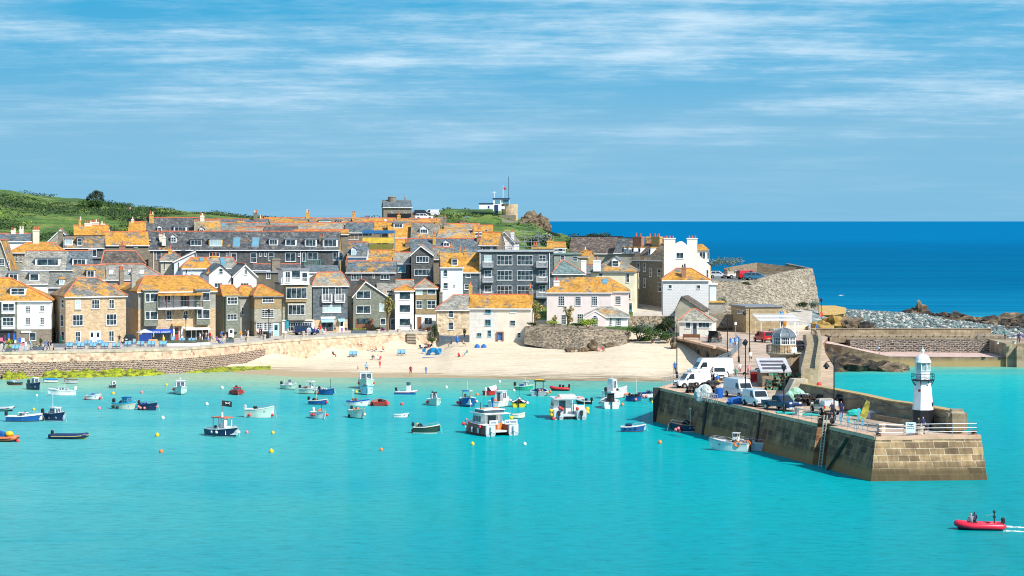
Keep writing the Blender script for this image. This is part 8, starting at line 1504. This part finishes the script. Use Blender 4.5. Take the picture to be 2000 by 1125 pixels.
Dp=[(1427,679,'stand',-90,'b','l','leftmost of the group in blue by the curved railing'),(1431,680,'stand',-60,'l','b','second of the group in blue by the curved railing'),(1435,678,'stand',-120,'b','k','third of the group in blue by the curved railing'),(1439,679,'stand',-90,'l','w','person in pale blue at the right of the blue group'),(1441,675,'stand',90,'b','n','person in blue at the back of the blue group'),(1466,708,'walk',90,'w','k','woman in white coat walking up the road'),(1445,733,'walk',-90,'w','m','man in white shirt and maroon shorts on the road'),(1462,736,'walk',-100,'p','e','woman in pink top and short skirt on the road'),(1437,744,'walk',-90,'g','e','person in green and grey beside the pushchair'),(1453,744,'bend',-60,'k','w','person in black bending over a pushchair'),
(1402,757,'stand',90,'b','y','fisherman in blue top and yellow trousers among the gear'),(1393,740,'stand',-90,'b','b','figure in bright blue overalls beside the white pickup'),(1743,811,'stand',80,'e','e','man in grey leaning at the parapet with bare legs'),(1643,815,'stand',-100,'n','n','man in navy with a white cap holding the turquoise rope'),(1625,818,'stand',-90,'n','n','fisherman in navy behind the motorbike'),(1630,820,'bend',-110,'k','b','second fisherman bending beside the lamp post'),(1794,850,'stand',-90,'k','k','person in black waistcoat at the foot of the lighthouse'),(1803,848,'stand',-60,'n','k','person in dark blue close to the lighthouse base'),(1475,659,'ground',200,'n','c','person lounging by the side of the red van'),
(1318,731,'stand',-90,'b','k','figure in blue at the beach corner post'),(1581,649,'stand',-90,'l','w','man in light blue leaning at the right harbour wall'),(1595,650,'stand',-90,'b','m','woman in blue top and maroon trousers at the right harbour wall'),
]
for px,py,po,hd,a,b,l in Dp: person(px,py,po,hd,a,b,l,z=ZD,shorts=(px in (1743,1445,1462,1466)))
person(1717,0,'bend',200,'l','n','man in white shirt and shorts walking down the pink slip',shorts=1,loc=(PX(1717,386.5),386.5,2.1)); person(1963,0,'stand',-90,'g','k','person in green on the right jetty walkway',loc=(PX(1963,397),397,3.9)); person(1989,0,'stand',-90,'n','n','person in navy on the jetty head',loc=(PX(1989,387),387,3.95)); person(1991,0,'walk',60,'v','m','person in purple on the jetty head',loc=(PX(1992,388),388.2,3.95))
person(254,0,'stand',-90,'p','n','distant walker on the skyline of the green hill',loc=(PX(254,745),745,ground(PX(254,745),745)+.3)); person(717,0,'stand',-90,'v','k','lone dark figure on the skyline left of the chapel',loc=(PX(717,610),610,ground(PX(717,610),610)+.9)); person(909,0,'ground',-90,'b','e','person in blue sitting on the headland grass',loc=(PX(909,596),596,ground(PX(909,596),596)+.3)); person(914,0,'ground',-90,'t','k','person in teal sitting on the headland grass',loc=(PX(914,596),596,ground(PX(914,596),596)+.3)); person(1605,0,'sit',-90,'n','r','person on the low wall below the lifebuoy lamp',loc=(PX(1607,440),440,4.4))
rv=RIBR.location
person(1898,0,'sit',95,'e','n','woman with fair hair and grey jacket in the red inflatable',loc=(rv.x-.85,rv.y-.35,.12),hair=2); person(1905,0,'sit',100,'n','k','man with navy and red jacket in the red inflatable',loc=(rv.x-.45,rv.y+.3,.15),hair=0)
person(945,0,'sit',-60,'b','n','crewman in blue on the stern of the maroon catamaran',loc=(PX(943,264.5),264.5,.75))
# ---------------------------------------------------------------- deckchairs
dc=empty('deckchair','blue deckchair in the row along the promenade edge by the tan house','deckchair',G(131.5,681,ZP),R(-90),'blue deckchairs set out on the seafront')
m=MB(); 
for y in (-.3,.3): m.tube([(.55,y,.03),(-.45,y,1.0)],.025,4); m.tube([(-.5,y,.03),(.5,y,.45)],.025,4)
for p in ((.5,.45),(-.45,1.0),(-.5,.03)): m.tube([(p[0],-.3,p[1]),(p[0],.3,p[1])],.025,4)
m.build('frame',WOOD,dc); m=MB(); m.grid([[(.5,y,.45),(.3,y,.24),(0,y,.3),(-.25,y,.62),(-.45,y,1.0)] for y in (-.27,.27)]); CV=M('deckchair_blue',(.16,.42,.68),.8,.08,3); m.build('canvas',CV,dc)
SAME='blue deckchair in the row along the promenade edge by the tan house'
for x in (138.7,154.6,161.8,178,185,201,208,223,231): copy_tree(dc,None,G(x,681,ZP),R(-90+random.uniform(-12,12)),SAME)
for x in (148,167,175,190,197): copy_tree(dc,None,G(x,676,ZP),R(-90+random.uniform(-12,12)),'blue deckchair in the back row outside the tan granite house')
for x in (246,253,271,278,292,299,315,322): copy_tree(dc,None,G(x,678,ZP),R(-90+random.uniform(-10,10)),'blue deckchair in the row before the stall and gallery')
for x,y,l in ((26,686,'left of two blue deckchairs by the flower tub'),(33,686,'right of two blue deckchairs by the flower tub'),(352,672,'left blue deckchair outside the red gallery door'),(358,672,'second blue deckchair outside the red gallery door'),(371,672,'left of the tilted deckchair pair before the cafe'),(377,672,'right of the tilted deckchair pair before the cafe'),(338,669,'blue deckchair behind the upturned white boats'),(262,674,'blue two seat deckchair next to the canopy stall')): copy_tree(dc,None,G(x,y,ZP),R(-90),l)
for x,y,l in ((686,697,'left of the pale blue deckchair pair nearest the sea wall bend'),(694,697,'right of the pale blue deckchair pair nearest the sea wall bend'),(780,694,'left of the two pale deckchairs below the steps'),(788,694,'right of the two pale deckchairs below the steps')): copy_tree(dc,None,G(x,y,gb(x,y)),R(-90),l)
# ---------------------------------------------------------------- promenade things
def thing1(name,lab,cat,px,py,mb,mat,z=ZP,rz=0,group=None,sm=False): return tag(mb.build(name,mat,loc=G(px,py,z),rz=R(rz),smooth=sm),lab,cat,group)
def dinghy_up(lab,px,py,Ln,hd,mat,z=ZP):
    v=G(px,py,z); r=empty('dinghy',lab,'dinghy',(v[0],v[1],z+.5),R(hd)); hull(r,Ln,Ln*.4,.45,mat,mat,mat); r.rotation_euler.x=PI; return r
dinghy_up('upturned white dinghy at the left of the boats on the promenade',342,675,3.2,5,PW); dinghy_up('upturned white dinghy in the middle of the boats on the promenade',366,674.5,3.6,-6,PW); dinghy_up('upturned grey dinghy at the right of the boats on the promenade',396,673,2.2,-5,PLG)
st=empty('canopy_stall','market stall with a grey canopy and blue side cloth beside the gallery','stall',G(283,669,ZP),R(18)); m=MB(); [m.tube([(x,y,0),(x,y,1.9)],.03,4) for x in (-1,1) for y in (-.8,.8)]; m.build('post',GALV,st); m=MB(); m.add([(-1.4,-1.1,1.75),(1.4,-1.1,1.75),(1.4,1.1,1.75),(-1.4,1.1,1.75),(0,0,2.35)],[(0,1,4),(1,2,4),(2,3,4),(3,0,4)]); m.build('canopy',C('canopy_grey',(.5,.52,.56)),st); MB().box(-1.1,.9,-.85,-.75,.2,1.45).build('side_cloth',C('cloth_royal',(.01,.05,.25)),st)
thing1('table','table with an orange cloth beside the canopy stall','table',299,672,MB().box(-.7,.7,-.4,.4,0,.8),C('orange_cloth',(.8,.42,.2))); m=MB(); m.tube([(0,0,.05),(.15,0,.8),(.05,0,1.5)],[.2,.22,.06],8); thing1('bodyboard','yellow board leaning by the gallery window','board',318,671,m,BY_)
thing1('litter_bin','black promenade litter bin outside the small paned shop','bin',519.5,661,MB().lathe([(.5,0),(.5,1.15),(.42,1.25)],10),BLACK); thing1('wheelie_bin','green wheelie bin beside the tan granite house','bin',120,671,MB().box(-.3,.3,-.3,.3,0,1.1),PGN); 
for px,py,l in ((483,667,'stone bollard at the promenade edge by the shaded passage'),(517,664,'stone bollard before the black litter bin'),(556,660,'stone bollard left of the people carrier'),(592.5,657,'stone bollard in front of the people carrier'),(739,649,'round stone tub below the palm'),(779,648.5,'round stone tub in front of the white three storey house'),(831,647,'square stone planter holding the rust coloured shrub')): bollard(px,py,l,ZP,.27 if px<600 else .42,.95 if px<600 else .6)
for px,py,w_,l,fl in ((449,669,1.4,'dark flower box near the white door','LG'),(701,651,2.9,'long dark flower trough with yellow blooms by the green gabled house','LY'),(17,687,.9,'grey flower tub with yellow flowers by the clothes shop','LY'),(72,684,2.2,'dark low flower trough left of the long bench','LG')):
    r=empty('flower_box',l,'planter',G(px,py,ZP)); MB().box(-w_/2,w_/2,-.35,.35,0,.55).build('trough',DOORG,r); m=MB(); leaves(m,(0,0,.75),(w_/2,.35,.28),160,.1); m.build('flowers',LY if fl=='LY' else LG,r,fixn=False)
bn=empty('bench','long grey bench between the shop and the tan granite house','bench',G(116,684,ZP),0); MB().box(-1.1,1.1,-.25,.3,.45,.55).build('seat',LEAD,bn); MB().box(-1.1,1.1,.3,.36,.55,1.05).build('backrest',LEAD,bn); [MB().box(x-.05,x+.05,-.2,.3,0,.45).build('leg',BLACK,bn) for x in (-.95,.95)]
m=MB(); rd=random.Random(4); cm=[C(n,c) for n,c in (('garb_pink',(.8,.2,.35)),('garb_blue',(.03,.15,.6)),('garb_teal',(.05,.45,.5)),('garb_orange',(.8,.45,.2)),('garb_white',(.8,.75,.75)),('garb_dark',(.1,.06,.1)))]
for i,(px,py,w_,hh,c,l) in enumerate(((3,663,.5,.6,0,'pink bag hanging in the shop front'),(10,660,.4,.9,5,'dark clothes on the left rail of the shop'),(17,656,.35,.9,1,'blue top hanging high in the shop doorway'),(17.5,664,.35,.5,3,'orange bag below the blue top'),(28,658,.35,1.1,1,'long blue dress hanging at the shop doorway'),(30,667,.35,.6,4,'pale dress at the shop doorway'),(12,668,.6,.4,0,'pink goods stacked under the shop window'),(38.5,664,.45,.8,1,'navy top hung on the shop corner post'),(45,665,.6,.9,4,'pale striped clothes on a rail beside the shop sign'),(46,671,.6,.5,0,'pink and teal towels on the lower rail'),(37,675,.35,.5,2,'teal beach ball net by the post'),(4,674,.5,.5,4,'pink and white shoes on a low shelf'))):
    Y=377.5; m=MB(); m.extr([(-w_/2,0),(w_/2,0),(w_/2*.8,hh),(-w_/2*.8,hh)],-.05,.05); tag(m.build('garment',cm[c],loc=(PX(px,Y),Y,PZ(py,Y)-hh/2)),l,'clothing','goods hung outside the clothes shop')
m=MB(); m.tube([(0,0,-1),(0,0,4)],.35,8); m.lathe([(.45,3.9),(.45,4.1)],8); tag(m.build('rusty_post',M('rust_brown',(.16,.06,.03),.85,.25,3),loc=(PX(540.5,396),396,-.0)),'rusty iron post standing on the beach against the sea wall','post')
def steps(lab,px,Yt,n,w_,dz,dy,z0):
    m=MB()
    for i in range(n): m.box(-w_/2,w_/2,-(n-i)*dy,.3,z0+i*dz,z0+(i+1)*dz-.09,1); m.box(-w_/2-.03,w_/2+.03,-(n-i)*dy-.05,.3,z0+(i+1)*dz-.09,z0+(i+1)*dz,0)
    return tag(m.build('stone_steps',[KERB,M('step_riser',(.1,.08,.06),.9,.2)],loc=(PX(px,Yt),Yt,0),rz=R(8)),lab,'steps')
steps('stone steps up the sea wall to the promenade above the tent',803,418.5,10,1.6,.28,.18,1.2); steps('dark stone steps down the left sea wall to the water',72,364.5,15,1.5,.28,.14,-.2)
# beach things
bt=empty('beach_tent','blue domed beach tent with an open front on the sand','tent',G(845,694,gb(845,694)),R(-100)); m=MB(); P=[]
for i in range(9):
    a=PI*i/8; P.append([(-.9*(1-j/5)*1.0,1.35*math.cos(a)*math.cos(j/5*1.2),1.35*math.sin(a)*(1-.62*(j/5)**1.6)) for j in range(6)])
m.grid(P); m.build('canopy',C('tent_blue',(.01,.2,.42)),bt,smooth=True); m=MB(); m.add([(0,-1.3,0),(0,-.45,0),(0,-.25,1.15),(0,-.9,.95)],[(0,1,2,3)]); m.add([(.0,1.3,0),(.0,.55,0),(0,.35,1.15),(0,.9,.95)],[(0,1,2,3)]); m.build('front_flap',C('tent_dark',(.01,.12,.28)),bt); thing1('beach_mat','pink and blue beach mat in front of the blue tent','mat',842,698,MB().box(-1.5,1.5,-.5,.4,.01,.05),C('mat_blue',(.1,.2,.5)),z=gb(842,698))
for px,py,l in ((828,691,'blue folding chair left of the tent'),(859,691,'blue folding chair right of the tent')): m=MB(); m.box(-.3,.3,-.25,.25,.35,.4); m.box(-.3,.3,.22,.27,.4,.95); [m.box(x-.02,x+.02,y-.02,y+.02,0,.35) for x in (-.28,.28) for y in (-.23,.23)]; thing1('folding_chair',l,'chair',px,py,m,C('tent_blue',(0,0,0)),z=gb(px,py),group='blue folding chairs by the tent')
m=MB(); m.tube([(0,0,0),(0,0,.7)],.03,5); m.lathe([(.18,.6),(.3,.9),(.2,1.6),(.04,2.0)],8); thing1('parasol','closed blue parasol below the granite cottage','parasol',893,676,m,C('parasol_blue',(.02,.14,.5)),z=gb(893,676))
for px,l in ((932,'left blue windbreak shell on the sand by the white beach house'),(945,'right blue windbreak shell on the sand by the white beach house')): m=MB(); m.lathe([(.5,0),(.45,.35),(.2,.6),(.03,.7)],8); thing1('beach_shelter',l,'beach shelter',px,679,m,C('parasol_blue',(0,0,0)),z=gb(px,679),group='small blue beach shelters')
for px,l in ((724,'left blue mat under the sunbathers'),(735,'middle blue mat under the sunbathers'),(748,'right blue mat under the sunbathers')): thing1('beach_mat',l,'mat',px,686,MB().box(-.5,.5,-.7,.5,.01,.04),C('mat_blue',(0,0,0)),z=gb(px,686),group='blue mats on the sand')
# ---------------------------------------------------------------- fishing gear on the pier
NT=M('net_black',(.03,.035,.04),.9,.3,6); NG=M('net_green',(.05,.25,.17),.9,.3,5); NTQ=M('net_turquoise',(.02,.5,.42),.9,.15,4); NPG=M('net_pale_green',(.3,.55,.4),.9,.2,4); NB=M('net_blue',(.02,.12,.4),.9,.2,4)
def creel(nm,fm,lab,cat='lobster pot'):
    r=empty('lobster_pot',lab,cat,(0,0,-50)); m=MB(); m.box(-.35,.35,-.25,.25,0,.05); m.build('base',WOOD,r); m=MB()
    for x in (-.33,0,.33): m.tube([(x,.24*math.cos(PI*i/6),.05+.36*math.sin(PI*i/6)) for i in range(7)],.022,4)
    for a in (.25,.5,.75): m.tube([(-.33,.24*math.cos(PI*a),.05+.36*math.sin(PI*a)),(.33,.24*math.cos(PI*a),.05+.36*math.sin(PI*a))],.018,4)
    m.build('hoop',fm,r); m=MB(); m.grid([[(x,.22*math.cos(PI*i/8),.05+.33*math.sin(PI*i/8)) for i in range(9)] for x in (-.31,.31)]); m.build('netting',nm,r); return r
def pots(proto,cx,cy,nx,ny,nz,lab,jit=.16,grp='lobster pots stacked on the pier'):
    v=G(cx,cy,ZD); first=True
    for k in range(nz):
        for i in range(nx):
            for j in range(ny):
                if k and random.random()<.12*k: continue
                p=(v[0]+(i-(nx-1)/2)*.8+random.uniform(-jit,jit)+k*.05,v[1]+j*.62+random.uniform(-jit,jit),ZD+.43*k)
                if proto.get('used') is None: o=proto; proto['used']=1; o.location=p; o.rotation_euler.z=R(random.uniform(-70,70))
                else: o=copy_tree(proto,None,p,R(random.uniform(-70,70)))
                if 'used' in o: 
                    if o is not proto: del o['used']
                o['label']=lab; o['group']=grp
pk=creel(NT,BLACK,'x'); pgr=creel(NG,WOOD,'x'); 
pots(pgr,1527,762,5,2,5,'green netted lobster pot in the tall stack beside the stone store'); pots(pk,1515,752,4,1,6,'dark lobster pot in the stack against the stone store wall'); pots(pk,1586,793,5,2,3,'black lobster pot in the stack between the two pickups'); pots(pk,1652,801,4,2,4,'black lobster pot in the long stack by the parapet'); pots(pk,1380,768,6,2,3,'dark lobster pot in the heap before the white vans'); pots(pk,1565,789,2,2,2,'black lobster pot behind the blue pickup')
for o in (pk,pgr):
    if 'used' in o: del o['used']
def heap(lab,px,py,s,mat,seed,name='net_heap',cat='net',h=1): v=G(px,py,ZD); return rock(name,(v[0],v[1]+s[1]*.5,ZD+s[2]*.35),s,mat,seed,lab,3,.35,cat)
heap('pale green net heap at the left of the blue nets',1553,789,(1.1,.8,1.3),NPG,31); heap('blue net bundle on top of the black pots',1562,772,(.7,.6,.6),NB,32); heap('long roll of blue and green net against the parapet',1576,777,(1.3,.6,.5),NB,33); heap('green net on the tall pot stack',1540,741,(1.0,.6,.5),NG,34); heap('grey heap of tangled net in front of the white vans',1377,776,(1.1,.7,1.0),M('net_grey',(.45,.5,.48),.9,.3,3),35); heap('cream tarpaulin over gear by the silver van',1412,768,(1.0,.8,.9),C('tarp_cream',(.62,.5,.4),.8),36,'tarpaulin','tarpaulin'); heap('bright blue net spilled in front of the silver van',1441,789,(1.2,.8,.6),NB,37); heap('turquoise net pile beside the white sack',1680,813,(1.4,.8,.55),NTQ,38); heap('white rubble sack by the parapet ledge',1701,817,(.8,.6,.55),C('sack_white',(.7,.7,.73),.7),39,'sack','sack'); heap('dark heap of gear between silver van and white van',1456,786,(.9,.6,.7),NT,40); heap('tangled dark gear behind the fisherman in yellow trousers',1388,764,(1.4,.7,.9),NT,41); heap('pale grey sack left of the black pots',1572,791,(.8,.6,1.0),C('sack_grey',(.5,.52,.53),.7),42,'sack','sack'); heap('blue net draped on the pots behind the green pickup',1600,775,(1.0,.7,.5),NB,43); heap('pale pink upturned tender against the silver van',1424,768,(.7,.5,1.2),C('tender_pink',(.62,.52,.5),.7),44,'tender','dinghy')
thing1('barrel','royal blue barrel in front of the cream tarpaulin','barrel',1404,777,MB().lathe([(.45,0),(.5,.5),(.45,1.1),(.38,1.15)],12),C('barrel_blue',(.01,.1,.4)),ZD); m=MB(); m.ball((0,0,2.2),.3,8); thing1('float','red float on top of the black pots','float',1600,789,m,BR_,ZD,sm=True)
for px,py,l in ((1375,783,'left tubular crate frame on the pier edge by the grey net'),(1386,785,'middle tubular crate frame on the pier edge'),(1394,787,'right tubular crate frame on the pier edge')):
    m=MB(); [m.box(x-.03,x+.03,y-.03,y+.03,0,1) for x in (-.35,.35) for y in (-.3,.3)]; [m.box(-.35,.35,y-.03,y+.03,z-.03,z+.03) for y in (-.3,.3) for z in (.5,.97)]; thing1('crate_frame',l,'crate',px,py,m,GALV,ZD,15,'tubular crate frames on the pier')
m=MB(); p=[G(1515,805,ZD),G(1518,808.5,ZD),G(1600,813.5,ZD),G(1602,810,ZD)]; m.prism([(q[0],q[1]) for q in p],ZD+.004,ZD+.12); tag(m.build('net_strip',NTQ),'long flat strip of turquoise net laid along the pier','net')
m=MB(); m.grid([[(PX(1690,236),235.2,6.2),(PX(1683,234),234,5.2),(PX(1677,232),232.6,4.25)],[(PX(1698,235),234.6,6.1),(PX(1695,234),233.4,5.1),(PX(1688,232),232,4.25)]]); tag(m.build('hanging_net',M('net_yellow_green',(.35,.3,.04),.9,.3,2)),'yellow and green net hung from the parapet down to the pier','net')
m=MB(); m.tube([(PX(1648,226),226,5.1),(PX(1660,227),227,4.6),(PX(1675,229),229,4.7),(PX(1683,231),231,4.9)],.04,5); tag(m.build('net_rope',NTQ),'turquoise rope pulled by the man in the white cap','rope')
for px,py,c,l in ((1473,747,C('bin_red',(.45,.02,.03)),'big red wheeled bin beside the stone store'),(1484,745,C('bin_green',(.02,.16,.09)),'big green wheeled bin beside the red bin')):
    r=empty('wheeled_bin',l,'bin',G(px,py,ZD)); m=MB(); m.extr([(-.45,.1),(.45,.1),(.52,1.35),(-.52,1.35)],-.4,.4); m.build('body',c,r); m=MB(); m.extr([(-.56,1.36),(.56,1.36),(.4,1.55),(-.4,1.55)],-.45,.45); m.build('lid',LEAD if 'red' in l else c,r)
def board(lab,px,py,w_,h_,z0,mat,lines=(),rz=0,tx=None,post=True):
    r=empty('notice_board',lab,'sign',G(px,py,ZD),R(rz)); MB().box(-w_/2,w_/2,-.03,.03,z0,z0+h_).build('panel',mat,r)
    if post: MB().box(-.04,.04,.03,.1,0,z0+h_).build('post',GALV,r)
    for i,(s,sz) in enumerate(lines): text(s,sz,tx or BLACK,r,(0,-.045,z0+h_*(.8-.2*i)),(R(90),0,0),.005)
SIGNB=C('sign_blue',(.12,.38,.55)); board('white notice board with black text on the pier head railing',1778.5,852,.95,1.0,.35,C('notice_white',(.68,.75,.78)),(('Danger',.2),('No swimming',.11),('No diving from pier',.09)))
board('small blue sign on the railing behind the motorbike',1642,829,.28,.75,.35,SIGNB); board('second small blue sign on the railing',1657,833,.25,.6,.4,SIGNB); board('tall narrow blue sign on the pier edge',1677,836,.26,1.1,.9,SIGNB); board('blue sign beside the tall narrow one',1685,838,.3,.7,.4,SIGNB)
board('small white triangular topped sign by the group in blue',1437,664,.4,.5,2.6,WPAINT); v=(PX(1604,439.8),439.7,6.6); m=MB(); m.tube([(.3*math.cos(i*PI/6),0,.42*math.sin(i*PI/6)) for i in range(13)],.1,6,0,False); tag(m.build('lifebuoy',BR_,loc=v),'red lifebuoy fixed to the lamp post by the pebbles','lifebuoy')
m=MB(); m.tube([(-.75,0,.05),(-.3,.1,.2),(0,.3,.02),(.3,.1,.22),(.75,-.05,.12)],[.01,.07,.16,.07,.01],6); m.v=[tuple(q*.55 for q in p) for p in m.v]; tag(m.build('gull',PW,loc=(PX(1643,300),300,PZ(578,300)),smooth=True),'white gull gliding over the sea right of the bastion','bird')
bn=empty('bench','dark wooden bench in front of the lodge','bench',G(1350,664,ZD),R(-14)); MB().box(-1.5,1.5,-.25,.25,.42,.5).build('seat',WOOD,bn); MB().box(-1.5,1.5,.25,.31,.5,1.0).build('backrest',WOOD,bn); [MB().box(x-.05,x+.05,-.22,.28,0,.42).build('leg',WOOD,bn) for x in (-1.4,1.4)]
